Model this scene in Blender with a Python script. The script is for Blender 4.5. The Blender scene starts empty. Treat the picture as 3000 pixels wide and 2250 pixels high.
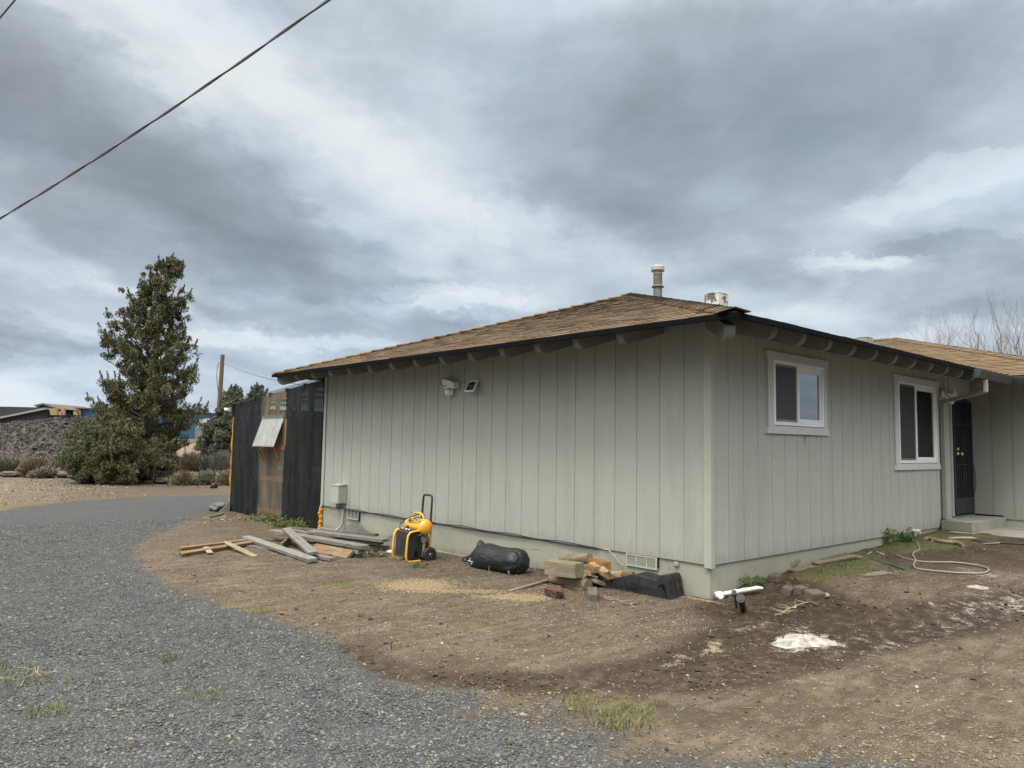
import bpy, bmesh, math, random
import numpy as np
from mathutils import Vector, Matrix, Euler
S = bpy.context.scene
COL = S.collection
rnd = random.Random(7)
NP = np.random.RandomState(11)

# ------------------------------------------------------------------ camera, sky, sun, exposure
CAM = np.array([-6.7329, -4.4662, 1.58])
YAW, PITCH, ROLL, FPX = 0.845896, 0.0792397, 0.01724955, 2184.15
def basis():
    f = np.array([math.cos(YAW)*math.cos(PITCH), math.sin(YAW)*math.cos(PITCH), math.sin(PITCH)])
    r = np.array([math.sin(YAW), -math.cos(YAW), 0.]); u = np.cross(r, f)
    return r*math.cos(ROLL)+u*math.sin(ROLL), -r*math.sin(ROLL)+u*math.cos(ROLL), f
RV, UV, FV = basis()
cd = bpy.data.cameras.new('camera'); cam = bpy.data.objects.new('camera', cd); COL.objects.link(cam)
cd.sensor_width = 36; cd.lens = 36*FPX/3000; cd.clip_start = .05; cd.clip_end = 3000
cam.matrix_world = Matrix(((RV[0], UV[0], -FV[0], CAM[0]), (RV[1], UV[1], -FV[1], CAM[1]), (RV[2], UV[2], -FV[2], CAM[2]), (0, 0, 0, 1)))
S.camera = cam
S.view_settings.view_transform = 'Standard'; S.view_settings.look = 'None'; S.view_settings.gamma = 1
S.view_settings.exposure = 0.0
SUN_EL, SUN_AZ = math.radians(58), YAW+math.radians(150)   # azimuth (from +X, counter clockwise) the light comes from
sl = bpy.data.lights.new('sun', 'SUN'); sl.energy = 1.5; sl.angle = math.radians(13); sl.color = (1, .965, .9)
so = bpy.data.objects.new('sun', sl); COL.objects.link(so)
sd = Vector((math.cos(SUN_AZ)*math.cos(SUN_EL), math.sin(SUN_AZ)*math.cos(SUN_EL), math.sin(SUN_EL)))
so.rotation_euler = sd.to_track_quat('Z', 'Y').to_euler()

class NT:
    """small helper for wiring shader nodes"""
    def __init__(s, tree): s.t = tree
    def n(s, kind, **kw):
        x = s.t.nodes.new(kind)
        for k, v in kw.items(): setattr(x, k, v)
        return x
    def put(s, sock, v):
        if v is None: return
        if isinstance(v, bpy.types.NodeSocket): s.t.links.new(v, sock)
        elif hasattr(v, 'outputs'): s.t.links.new(v.outputs[0], sock)
        elif isinstance(v, (tuple, list)):
            n = len(sock.default_value); v = tuple(v)
            sock.default_value = v+(1,)*(n-len(v)) if len(v) < n else v[:n]
        else: sock.default_value = v
    def math(s, op, a, b=None, c=None, clamp=False):
        x = s.n('ShaderNodeMath', operation=op, use_clamp=clamp); s.put(x.inputs[0], a)
        if b is not None: s.put(x.inputs[1], b)
        if c is not None: s.put(x.inputs[2], c)
        return x.outputs[0]
    def vm(s, op, a, b=None, out=0):
        x = s.n('ShaderNodeVectorMath', operation=op); s.put(x.inputs[0], a)
        if b is not None: s.put(x.inputs[3 if op == 'SCALE' else 1], b)
        return x.outputs['Value'] if op in ('LENGTH', 'DOT_PRODUCT') else x.outputs[0]
    def mix(s, f, a, b, mode='MIX'):
        x = s.n('ShaderNodeMix', data_type='RGBA', blend_type=mode); s.put(x.inputs[0], f); s.put(x.inputs[6], a); s.put(x.inputs[7], b)
        return x.outputs[2]
    def noise(s, vec, scale, detail=4, rough=.55, dist=0, lac=2):
        x = s.n('ShaderNodeTexNoise'); s.put(x.inputs['Vector'], vec); x.inputs['Scale'].default_value = scale
        x.inputs['Detail'].default_value = detail; x.inputs['Roughness'].default_value = rough; x.inputs['Distortion'].default_value = dist
        return x.outputs[0]
    def mr(s, v, a, b, c=0., d=1., smooth=False):
        x = s.n('ShaderNodeMapRange', interpolation_type='SMOOTHSTEP' if smooth else 'LINEAR'); s.put(x.inputs[0], v)
        for i, q in enumerate((a, b, c, d)): s.put(x.inputs[i+1], q)
        return x.outputs[0]
    def ramp(s, v, stops):
        x = s.n('ShaderNodeValToRGB'); e = x.color_ramp.elements
        while len(e) > 1: e.remove(e[-1])
        e[0].position = stops[0][0]; e[0].color = tuple(stops[0][1])+(1,)
        for p, c in stops[1:]:
            q = e.new(p); q.color = tuple(c)+(1,)
        s.put(x.inputs[0], v); return x.outputs[0]
    def map(s, vec, loc=(0, 0, 0), rot=(0, 0, 0), scale=(1, 1, 1), kind='POINT'):
        x = s.n('ShaderNodeMapping', vector_type=kind); s.put(x.inputs[0], vec)
        x.inputs[1].default_value = loc; x.inputs[2].default_value = rot; x.inputs[3].default_value = scale
        return x.outputs[0]

def build_world():
    w = bpy.data.worlds.new('World'); S.world = w; w.use_nodes = True
    t = NT(w.node_tree); w.node_tree.nodes.clear()
    g = t.n('ShaderNodeTexCoord').outputs['Generated']
    rot = t.n('ShaderNodeVectorRotate', rotation_type='Z_AXIS'); t.put(rot.inputs['Vector'], g); rot.inputs['Angle'].default_value = -YAW
    sp = t.n('ShaderNodeSeparateXYZ'); t.put(sp.inputs[0], rot.outputs[0])
    az = t.math('MULTIPLY', t.math('ARCTAN2', sp.outputs[1], sp.outputs[0]), -1.0)   # right positive, radians
    el = t.math('ARCSINE', sp.outputs[2])
    cz = t.math('MAXIMUM', sp.outputs[2], 0.0)
    # cloud deck: direction projected to a high plane so streaks gather towards the horizon
    k = t.math('DIVIDE', 1.0, t.math('ADD', cz, .16))
    cb = t.n('ShaderNodeCombineXYZ'); t.put(cb.inputs[0], t.math('MULTIPLY', sp.outputs[0], k)); t.put(cb.inputs[1], t.math('MULTIPLY', sp.outputs[1], k))
    deck = cb.outputs[0]
    big = t.noise(t.map(deck, (3.1, 1.7, 0), (0, 0, .5), (.9, .6, 1)), 1.0, 5, .55, .5)
    mid = t.noise(t.map(deck, (7.3, 2.2, 0), (0, 0, -.35), (1.9, 2.6, 1)), 1.0, 6, .52, .5)
    fine = t.noise(t.map(deck, (1.3, 9.2, 0), (0, 0, -.6), (4.5, 7, 1)), 1.0, 7, .58, .6)
    ae = t.n('ShaderNodeCombineXYZ'); t.put(ae.inputs[0], az); t.put(ae.inputs[1], el)
    wn = t.n('ShaderNodeTexNoise'); t.put(wn.inputs['Vector'], t.map(ae.outputs[0], scale=(4, 7, 1))); wn.inputs['Scale'].default_value = 1.6
    wn.inputs['Detail'].default_value = 9; wn.inputs['Roughness'].default_value = .66
    P0 = ae.outputs[0]
    warp = t.vm('SCALE', t.vm('SUBTRACT', wn.outputs['Color'], (.5, .5, .5)), .115)
    P = t.vm('ADD', ae.outputs[0], warp)
    total = t.math('ADD', t.math('MULTIPLY', big, .34), t.math('ADD', t.math('MULTIPLY', mid, .26), t.math('MULTIPLY', fine, .10)))
    wisp = t.noise(t.map(P0, (2.7, 5.1, 0), (0, 0, .42), (6, 11, 1)), 1.0, 9, .62, .9); wisp2 = t.noise(t.map(P0, (9.7, 1.1, 0), (0, 0, -.12), (4, 19, 1)), 1.0, 9, .64, .7)
    total = t.math('ADD', total, t.math('MULTIPLY', t.math('ADD', t.math('MULTIPLY', wisp, .20), t.math('MULTIPLY', wisp2, .16)), t.mr(mid, .3, .62, .75, 1.25)))
    total = t.math('ADD', total, .055)
    # cloud masses: centre (x, y) and half sizes as seen in degrees of the sky dome, tilt, strength
    F = 1602.
    blobs = []
    def b(x, y, sx, sy, rot, amp, hard=0): blobs.append(((x-1106)/F, (950-y)/F, sx/F, sy/F, rot, amp, hard))
    b(300, 452, 860, 172, -.43, -.15, 1); b(1640, 320, 640, 225, -.10, -.09, 1); b(2050, 640, 330, 62, .16, -.10, 1); b(620, 590, 560, 60, -.18, -.07, 1); b(1930, 572, 100, 28, .03, -.07, 1); b(905, 630, 100, 13, -.1, .10, 1); b(1000, 655, 130, 15, .05, .10, 1); b(1040, 470, 70, 20, -.5, .07, 1); b(640, 762, 230, 16, .02, .08, 1); b(1790, 592, 130, 13, -.1, .10, 1); b(1960, 462, 190, 34, .1, .07, 1); b(70, 905, 150, 16, 0, .15, 1); b(560, 250, 240, 46, -.42, .05, 1); b(100, 770, 330, 36, .02, -.09, 1)
    b(250, 130, 620, 140, -.36, .18); b(560, 250, 380, 105, -.40, .20); b(860, 380, 280, 90, -.5, .16); b(120, 60, 480, 90, -.2, .06)
    b(120, 345, 640, 115, -.42, -.22); b(520, 500, 520, 95, -.30, -.17); b(60, 560, 420, 140, 0, -.08)
    b(1500, 330, 480, 190, -.1, -.19); b(1950, 220, 560, 150, -.05, -.15); b(1350, 480, 420, 80, -.25, -.17); b(1500, 90, 700, 60, .1, -.05)
    b(920, 130, 200, 90, 0, -.06); b(1620, 590, 170, 40, -.1, -.10)
    b(2020, 470, 330, 60, .12, .20); b(1800, 605, 170, 24, -.1, .20); b(1930, 572, 120, 38, .03, -.17); b(2150, 600, 190, 40, .12, -.18)
    b(960, 655, 280, 34, .04, .26); b(820, 590, 260, 34, -.15, .15); b(1010, 520, 150, 60, -.7, .12); b(620, 760, 330, 30, .02, .18); b(1120, 480, 140, 50, -.5, .15)
    b(150, 700, 480, 34, .03, -.10); b(120, 770, 330, 22, .0, -.16); b(170, 850, 260, 34, .15, .18); b(60, 890, 260, 22, 0, .34); b(330, 660, 420, 20, -.05, .08)
    b(1700, 690, 500, 24, -.02, .12); b(2100, 690, 260, 30, .05, -.12); b(2000, 740, 300, 20, 0, .08)
    for (cx, cy, sx, sy, r, a, hd) in blobs:
        m = t.map(P, (cx, cy, 0), (0, 0, r), (sx, sy, 1), 'TEXTURE')
        d = t.vm('LENGTH', m)
        total = t.math('ADD', total, t.math('MULTIPLY', t.mr(d, 1.10 if hd else 1.25, .86 if hd else .15, 0, 1, True), a))
    # air between the clouds is bluer where the deck is middle grey
    col = t.ramp(total, [(0.0, (.245, .288, .338)), (.18, (.292, .342, .396)), (.32, (.356, .416, .480)), (.45, (.438, .510, .588)), (.58, (.548, .630, .712)), (.72, (.672, .752, .812)), (.92, (.80, .865, .895))])
    bl = t.mr(t.noise(t.map(ae.outputs[0], (3, 5, 0), scale=(2.2, 3.2, 1)), 1.4, 3, .5), .5, .64, 0, .4, True)
    col = t.mix(bl, col, t.mix(1, col, (.90, .97, 1.13), 'MULTIPLY'))
    # the deck is brighter around the veiled sun, behind the camera
    sdn = t.vm('DOT_PRODUCT', g, tuple(sd))
    glow = t.mr(sdn, .1, 1.0, 1.0, 4.2, True)
    col = t.mix(t.mr(sdn, -.2, .6, 0, 1, True), col, t.mix(1, col, (1.10, 1.0, .88), 'MULTIPLY'))
    zen = t.mr(sp.outputs[2], .45, .9, 1.0, 2.1, True)
    col = t.mix(t.mr(sp.outputs[2], .45, .85, 0, 1, True), col, t.mix(1, col, (1.13, 1.0, .88), 'MULTIPLY'))
    # towards the horizon behind and beside the viewpoint the overcast is duller, as overcast skies are
    side = t.math('MULTIPLY', t.mr(sp.outputs[0], .15, -.25, 0, 1, True), t.mr(sp.outputs[2], .55, .05, 0, 1, True))
    zen = t.math('MULTIPLY', zen, t.mr(side, 0, 1, 1, .22))
    col = t.vm('SCALE', col, t.math('MULTIPLY', glow, zen))
    sky = t.n('ShaderNodeTexSky', sky_type='NISHITA', sun_disc=False, sun_elevation=SUN_EL, sun_rotation=math.pi/2-SUN_AZ)
    cover = t.mix(.97, sky.outputs[0], t.vm('SCALE', col, 10.0))
    low = t.mr(sp.outputs[2], -.05, .0, 0, 1)
    cover = t.mix(low, (2.2, 2.1, 1.9), cover)
    bg = t.n('ShaderNodeBackground'); t.put(bg.inputs[0], cover); bg.inputs[1].default_value = .1
    out = t.n('ShaderNodeOutputWorld'); t.put(out.inputs[0], bg.outputs[0])
build_world()

# ------------------------------------------------------------------ measuring helpers (photo pixel -> point in the yard)
def ray(px, py): return FV+RV*(px-1500)/FPX-UV*(py-1125)/FPX
def hitp(px, py, ax, v):
    d = ray(px, py); return CAM+d*((v-CAM[ax])/d[ax])
def A(px, py): return hitp(px, py, 0, 0.)
def B(px, py): return hitp(px, py, 1, 0.)
def Dp(px, py, depth): return CAM+ray(px, py)*depth
def ss(a, b, x):
    t = np.clip((x-a)/(b-a), 0, 1); return t*t*(3-2*t)
def vnoise(x, y, seed=0):
    xi = np.floor(x).astype(np.int64); yi = np.floor(y).astype(np.int64); fx = x-xi; fy = y-yi
    fx = fx*fx*(3-2*fx); fy = fy*fy*(3-2*fy)
    def h(i, j):
        n = (i*374761393+j*668265263+seed*974634777) & 0xffffffff
        n = ((n ^ (n >> 13))*1274126177) & 0xffffffff
        return ((n ^ (n >> 16)) & 0xffff)/65535.
    return (h(xi, yi)*(1-fx)+h(xi+1, yi)*fx)*(1-fy)+(h(xi, yi+1)*(1-fx)+h(xi+1, yi+1)*fx)*fy
def fbm(x, y, seed=0, octv=4):
    s = 0; a = .5; t = 0
    for o in range(octv):
        s = s+a*vnoise(x*2**o, y*2**o, seed+o); t += a; a *= .55
    return s/t
def hz(x, y, detail=True):
    x = np.asarray(x, float); y = np.asarray(y, float)
    h = -.1*ss(0, 8.5, y)
    h = h+ss(-2.6, -.6, y)*.09*ss(.1, .8, x)*(y < 8) + .035*np.clip(x, 0, 9)*ss(-7, -1, y)*(1-ss(12, 20, y))
    dd = (x-CAM[0])*FV[0]+(y-CAM[1])*FV[1]
    h = h+1.55*ss(33, 52, dd)*(1-ss(-4, 8, -(y-x)))    # land rises slowly to the back left
    if detail:
        near = 1-ss(20, 60, np.hypot(x, y))
        h = h+near*(.035*(fbm(x*.7, y*.7, 3)-.5)+.022*(fbm(x*3.1, y*3.1, 9)-.5)+.012*(fbm(x*9., y*9., 19)-.5))
        h = h+(1-near)*.35*(fbm(x*.12, y*.12, 5)-.5)
        rut = rut_depth(x, y); h = h-rut
    return h
def segd(x, y, pts):
    d = np.full(np.shape(x), 1e9)
    for (ax, ay), (bx, by) in zip(pts[:-1], pts[1:]):
        vx, vy = bx-ax, by-ay; t = np.clip(((x-ax)*vx+(y-ay)*vy)/(vx*vx+vy*vy+1e-12), 0, 1)
        d = np.minimum(d, np.hypot(x-ax-vx*t, y-ay-vy*t))
    return d
def sdist(x, y, poly):
    """signed distance, positive inside"""
    d = segd(x, y, poly+[poly[0]]); ins = np.zeros(np.shape(x), bool)
    n = len(poly)
    for i in range(n):
        (x1, y1), (x2, y2) = poly[i], poly[(i+1) % n]
        c = ((y1 > y) != (y2 > y)) & (x < (x2-x1)*(y-y1)/(y2-y1+1e-12)+x1)
        ins ^= c
    return np.where(ins, d, -d)
def gp(px, py, z=None):
    """point on the yard under a photo pixel (3000 wide)"""
    d = ray(px, py); zz = 0. if z is None else z
    for _ in range(1 if z is not None else 12):
        p = CAM+d*((zz-CAM[2])/d[2])
        if z is None: zz = .5*zz+.5*float(hz(p[0], p[1], False))
    return p
K = 3000/2212.
def gd(x, y, z=None): return gp(x*K, y*K, z)
def poly(pts):
    q = []
    for x, y in pts:
        p = gd(x, y, 0.0 if y > 1120 else -.08); q.append((float(p[0]), float(p[1])))
    return q
RUTS = [poly([(745, 1400), (800, 1425), (860, 1450), (1000, 1468), (1200, 1470), (1400, 1440), (1520, 1400), (1640, 1385)]),
        poly([(1100, 1500), (1350, 1490), (1600, 1450), (1800, 1410), (2000, 1360), (2300, 1300)]),
        poly([(1300, 1620), (1600, 1560), (1850, 1500), (2212, 1400)]), poly([(1650, 1640), (1900, 1560), (2212, 1470)]), poly([(1850, 1400), (2000, 1370), (2212, 1330)]), poly([(1130, 1480), (1400, 1470), (1640, 1420), (1800, 1360), (1950, 1300)])]
def rut_depth(x, y):
    d = segd(x, y, RUTS[0]); e = segd(x, y, RUTS[1])
    r = .035*np.exp(-(d/.16)**2)+.02*np.exp(-(e/.22)**2)-.014*np.exp(-((d-.36)/.14)**2)
    for q in RUTS[2:]:
        f = segd(x, y, q); r = r+.013*np.exp(-(f/.10)**2)-.007*np.exp(-((f-.2)/.07)**2)
    return r

# ------------------------------------------------------------------ object helpers
def tag(o, label=None, cat=None, group=None, kind=None):
    if label: o['label'] = label
    if cat: o['category'] = cat
    if group: o['group'] = group
    if kind: o['kind'] = kind
    return o
def empty(name, loc, label, cat, group=None, rz=0.):
    o = bpy.data.objects.new(name, None); COL.objects.link(o); o.location = Vector([float(q) for q in loc]); o.rotation_euler = (0, 0, rz)
    o.empty_display_size = .2
    return tag(o, label, cat, group)
ORG = {}
def rootpos(o):
    while o.parent: o = o.parent
    return o.matrix_basis.copy()
class MB:
    def __init__(s): s.v = []; s.f = []; s.m = []; s.sm = []
    def add(s, vs, fs, m=0, smooth=False, M=None):
        b = len(s.v)
        if M is not None: vs = [tuple(M @ Vector(v)) for v in vs]
        s.v += [tuple(float(q) for q in v) for v in vs]
        for f in fs: s.f.append([b+i for i in f]); s.m.append(m); s.sm.append(smooth)
        return s
    def box(s, a, b, m=0, M=None):
        x0, y0, z0 = [min(p, q) for p, q in zip(a, b)]; x1, y1, z1 = [max(p, q) for p, q in zip(a, b)]
        return s.add([(x0, y0, z0), (x1, y0, z0), (x1, y1, z0), (x0, y1, z0), (x0, y0, z1), (x1, y0, z1), (x1, y1, z1), (x0, y1, z1)],
              [(0, 3, 2, 1), (4, 5, 6, 7), (0, 1, 5, 4), (1, 2, 6, 5), (2, 3, 7, 6), (3, 0, 4, 7)], m, False, M)
    def tube(s, pts, r, n=8, m=0, caps=True, smooth=True, M=None):
        P = [Vector([float(q) for q in p]) for p in pts]
        if not hasattr(r, '__len__'): r = [r]*len(P)
        base = []; up = Vector((0, 0, 1)); prev = None
        vs = []; fs = []
        for i, p in enumerate(P):
            t = (P[min(i+1, len(P)-1)]-P[max(i-1, 0)])
            if t.length < 1e-9: t = Vector((0, 0, 1))
            t.normalize()
            if prev is None:
                a = t.cross(up) if abs(t.z) < .95 else t.cross(Vector((1, 0, 0)))
            else: a = prev-t*prev.dot(t)
            if a.length < 1e-6: a = t.orthogonal()
            a.normalize(); b = t.cross(a); prev = a
            for k in range(n):
                c = math.cos(2*math.pi*k/n); q = math.sin(2*math.pi*k/n); vs.append(p+(a*c+b*q)*r[i])
        for i in range(len(P)-1):
            for k in range(n): fs.append((i*n+k, i*n+(k+1) % n, (i+1)*n+(k+1) % n, (i+1)*n+k))
        s.add(vs, fs, m, smooth, M)
        if caps:
            s.add(vs[:n], [tuple(range(n))[::-1]], m, False, M); s.add(vs[-n:], [tuple(range(n))], m, False, M)
        return s
    def lathe(s, prof, n=20, m=0, M=None, smooth=True):
        """prof: (radius, height) along local Z"""
        vs = [(r*math.cos(2*math.pi*k/n), r*math.sin(2*math.pi*k/n), z) for r, z in prof for k in range(n)]
        fs = [(i*n+k, i*n+(k+1) % n, (i+1)*n+(k+1) % n, (i+1)*n+k) for i in range(len(prof)-1) for k in range(n)]
        return s.add(vs, fs, m, smooth, M)
    def prism(s, outline, a, b, axis=1, m=0, M=None, smooth=False):
        """outline in the two other axes, extruded from a to b along axis"""
        def P(u, v, w): return {0: (w, u, v), 1: (u, w, v), 2: (u, v, w)}[axis]
        n = len(outline); vs = [P(u, v, a) for u, v in outline]+[P(u, v, b) for u, v in outline]
        s.add(vs, [tuple(range(n)), tuple(range(n, 2*n))[::-1]], m, False, M)
        return s.add(vs, [((i+1) % n, i, n+i, n+(i+1) % n) for i in range(n)], m, smooth, M)
    def build(s, name, mats, parent=None, bevel=0., label=None, world=True, recalc=True):
        me = bpy.data.meshes.new(name)
        inv = None
        vs = s.v
        if parent is not None and world:
            inv = rootpos(parent).inverted(); vs = [tuple(inv @ Vector(v)) for v in s.v]
        me.from_pydata(vs, [], s.f)
        if not isinstance(mats, (list, tuple)): mats = [mats]
        for q in mats: me.materials.append(q)
        me.polygons.foreach_set('material_index', s.m); me.polygons.foreach_set('use_smooth', s.sm)
        if recalc and len(s.f) < 60000:
            bm = bmesh.new(); bm.from_mesh(me); bmesh.ops.recalc_face_normals(bm, faces=bm.faces); bm.to_mesh(me); bm.free()
        me.update()
        o = bpy.data.objects.new(name, me); COL.objects.link(o)
        if parent is not None: o.parent = parent
        if bevel:
            q = o.modifiers.new('bevel', 'BEVEL'); q.width = bevel; q.segments = 2; q.limit_method = 'ANGLE'; q.angle_limit = math.radians(35)
        if label: o['label'] = label
        return o
def npmesh(name, V, F, mats, nper, smooth=False, parent=None):
    """fast mesh of equal sized faces from numpy arrays"""
    me = bpy.data.meshes.new(name); V = np.asarray(V, np.float32); F = np.asarray(F, np.int32)
    me.vertices.add(len(V)); me.vertices.foreach_set('co', V.ravel())
    me.loops.add(F.size); me.loops.foreach_set('vertex_index', F.ravel())
    me.polygons.add(len(F)); me.polygons.foreach_set('loop_start', np.arange(0, F.size, nper, dtype=np.int32))
    try: me.polygons.foreach_set('loop_total', np.full(len(F), nper, np.int32))
    except Exception: pass
    me.polygons.foreach_set('use_smooth', np.full(len(F), smooth))
    if not isinstance(mats, (list, tuple)): mats = [mats]
    for q in mats: me.materials.append(q)
    me.update(calc_edges=True); me.validate()
    o = bpy.data.objects.new(name, me); COL.objects.link(o)
    if parent is not None:
        o.parent = parent; o.matrix_parent_inverse = rootpos(parent).inverted()
    return o

# ------------------------------------------------------------------ materials
MATS = {}
def newmat(name):
    m = bpy.data.materials.new(name); m.use_nodes = True; m.node_tree.nodes.clear(); t = NT(m.node_tree)
    p = t.n('ShaderNodeBsdfPrincipled'); o = t.n('ShaderNodeOutputMaterial'); t.put(o.inputs[0], p.outputs[0])
    MATS[name] = m
    return m, t, p
def objc(t): return t.n('ShaderNodeTexCoord').outputs['Object']
def bump(t, p, h, strength=.3, dist=.01):
    b = t.n('ShaderNodeBump'); b.inputs['Strength'].default_value = strength; b.inputs['Distance'].default_value = dist
    t.put(b.inputs['Height'], h); t.put(p.inputs['Normal'], b.outputs[0])
def simple(name, c1, c2=None, scale=6., rough=.7, metal=0., bmp=.25, bd=.004, stretch=(1, 1, 1), spec=.5, dirt=None, dscale=2.5, dlo=.5, dhi=.75, rvar=.1):
    m, t, p = newmat(name); c2 = c2 or tuple(q*.75 for q in c1)
    v = t.map(objc(t), scale=stretch)
    n = t.noise(v, scale, 6, .6)
    col = t.mix(t.mr(n, .3, .7), c1, c2)
    if dirt:
        d = t.mr(t.noise(objc(t), dscale, 6, .65), dlo, dhi, 0, 1, True)
        col = t.mix(d, col, dirt)
    t.put(p.inputs['Base Color'], col); t.put(p.inputs['Roughness'], t.mr(n, .3, .7, rough-rvar, rough+rvar))
    p.inputs['Metallic'].default_value = metal; p.inputs['Specular IOR Level'].default_value = spec
    if bmp: bump(t, p, t.noise(v, scale*5, 5, .6), bmp, bd)
    return m

def siding_mat(name, base, warm, axis):
    """rough sawn painted panel siding; axis = the horizontal axis of the wall"""
    m, t, p = newmat(name); oc = objc(t)
    rot = (0, 0, 0)
    big = t.noise(oc, .9, 4, .55); med = t.noise(t.map(oc, scale=(3, 3, 1.1)), 1.6, 5, .6)
    col = t.mix(t.mr(big, .35, .65), base, warm)
    col = t.mix(t.mr(med, .35, .75, 0, .35), col, tuple(q*.86 for q in base))
    sx = t.n('ShaderNodeSeparateXYZ'); t.put(sx.inputs[0], oc)
    # each board took the paint a little differently
    w = t.n('ShaderNodeTexWhiteNoise', noise_dimensions='1D'); t.put(w.inputs['W'], t.math('FLOOR', t.math('MULTIPLY', sx.outputs[axis], 3.13 if axis == 1 else 3.35)))
    col = t.mix(t.mr(w.outputs[0], 0, 1, 0, .16), col, tuple(q*.8 for q in base))
    # bleached runs and flaking low on the wall
    run = t.noise(t.map(oc, scale=(9, 9, .7)), 1.2, 6, .65)
    lowm = t.mr(sx.outputs[2], .35, 1.7, 1, 0, True)
    col = t.mix(t.math('MULTIPLY', t.mr(run, .5, .8, 0, .38, True), lowm), col, tuple(min(1, q*1.25) for q in base))
    fl = t.mr(t.noise(t.map(oc, scale=(16, 16, 3)), 1.5, 7, .7), .66, .71, 0, .75)
    col = t.mix(t.math('MULTIPLY', fl, t.mr(t.noise(oc, .8, 2), .45, .62, 0, 1)), col, (.19, .19, .17))
    nail = t.n('ShaderNodeTexVoronoi'); t.put(nail.inputs['Vector'], t.map(oc, scale=(1, 1, .6))); nail.inputs['Scale'].default_value = 5.2
    col = t.mix(t.mr(nail.outputs['Distance'], .035, .05, .55, 0), col, (.1, .1, .09))
    t.put(p.inputs['Base Color'], col); p.inputs['Roughness'].default_value = .72; p.inputs['Specular IOR Level'].default_value = .3
    saw = t.noise(t.map(oc, scale=(6, 6, 70)), 1.3, 4, .7); grain = t.noise(t.map(oc, scale=(45, 45, 6)), 1, 4, .6)
    splash = t.mr(t.math('ADD', sx.outputs[2], t.math('MULTIPLY', t.noise(t.map(oc, scale=(4, 4, 1.5)), 2.5, 6, .7), .5)), .50, .80, .5, 0, True)
    col = t.mix(splash, col, (.215, .20, .165)); col = t.mix(t.mr(t.noise(t.map(oc, scale=(30, 30, 9)), 1, 6, .75), .56, .7, 0, .42), col, (.2, .21, .185))
    col = t.mix(t.mr(t.noise(t.map(oc, scale=(2.2, 2.2, .35)), 1.4, 5, .6), .52, .7, 0, .32, True), col, tuple(q*.72 for q in base)); t.put(p.inputs['Base Color'], col)
    bump(t, p, t.math('ADD', t.math('MULTIPLY', saw, 1.2), t.math('MULTIPLY', grain, .9)), .42, .007)
    return m
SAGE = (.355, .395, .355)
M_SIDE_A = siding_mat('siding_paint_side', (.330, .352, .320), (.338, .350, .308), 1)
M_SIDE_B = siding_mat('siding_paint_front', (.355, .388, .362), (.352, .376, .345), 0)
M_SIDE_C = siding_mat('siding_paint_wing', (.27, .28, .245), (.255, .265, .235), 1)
M_TRIM = simple('trim_paint', (.37, .38, .335), (.33, .335, .29), 3, .65, dirt=(.24, .25, .22), dscale=6, dlo=.6, dhi=.8)
M_WTRIM = simple('window_trim_paint', (.50, .52, .535), (.45, .47, .48), 4, .6, dirt=(.27, .27, .25), dscale=9, dlo=.62, dhi=.76)
M_RAFTER = simple('rafter_paint', (.19, .2, .175), (.14, .15, .13), 5, .7, dirt=(.18, .185, .165), dscale=7)
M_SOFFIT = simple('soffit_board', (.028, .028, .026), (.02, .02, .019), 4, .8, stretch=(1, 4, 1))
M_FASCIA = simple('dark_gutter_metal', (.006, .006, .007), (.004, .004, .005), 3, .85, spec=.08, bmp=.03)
M_GUTTER = simple('grey_gutter_metal', (.05, .051, .053), (.04, .041, .043), 3, .55, spec=.5, bmp=.04)
M_DOWN = simple('downspout_paint', (.31, .32, .285), (.27, .28, .25), 3, .5, bmp=.05)
M_VINYL = simple('white_vinyl', (.78, .80, .80), (.72, .74, .745), 3, .35, bmp=.02)
M_GREYMETAL = simple('screen_frame_metal', (.20, .20, .19), None, 6, .4, metal=.4, bmp=.03)
M_BLACK = simple('black_rubber', (.016, .016, .017), (.022, .022, .022), 14, .6, bmp=.1)
M_DARK = simple('dark_cavity', (.012, .012, .012), None, 3, .9)
M_CONC = simple('step_concrete', (.27, .265, .225), (.22, .215, .185), 3, .85, bmp=.4, bd=.003, dirt=(.15, .14, .11), dscale=3, dlo=.52, dhi=.75)
M_SLAB = simple('slab_concrete', (.25, .24, .215), (.19, .185, .17), 2, .85, bmp=.35, bd=.003, dirt=(.14, .13, .11), dscale=2)
M_WHITEPLASTIC = simple('white_plastic', (.62, .63, .58), (.52, .53, .48), 5, .4, bmp=.03)
M_PVC = simple('white_pipe_plastic', (.72, .73, .70), (.62, .63, .58), 7, .35, bmp=.03, dirt=(.4, .36, .28), dscale=12, dlo=.6, dhi=.8)
M_YELLOW = simple('yellow_enamel', (.74, .40, .045), (.68, .36, .04), 4, .34, bmp=.05, dirt=(.42, .25, .06), dscale=16, dlo=.66, dhi=.74, spec=.6)
M_CBLACK = simple('black_plastic', (0.0108, 0.0114, 0.0126), (0.018, 0.018, 0.0192), 10, .5, bmp=.12, bd=.002)
M_CPANEL = simple('dark_panel_metal', (0.0165, 0.0187, 0.0198), (0.02475, 0.0264, 0.0264), 8, .5, dirt=(0.066, 0.0605, 0.0495), dscale=18, dlo=.6, dhi=.75)
M_CHROME = simple('bare_metal', (.55, .55, .52), (.4, .4, .38), 9, .32, metal=.9, bmp=.05)
M_BRASS = simple('brass', (.62, .47, .2), (.5, .36, .13), 9, .28, metal=.9, bmp=.05)
M_LETTER = simple('pale_lettering', (.62, .50, .47), (.5, .4, .38), 20, .6, bmp=0)
M_LETTERY = simple('yellow_lettering', (.72, .42, .07), None, 20, .6, bmp=0)
M_LABEL = simple('grey_label', (.22, .22, .22), (.16, .16, .16), 30, .5, bmp=0)
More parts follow.
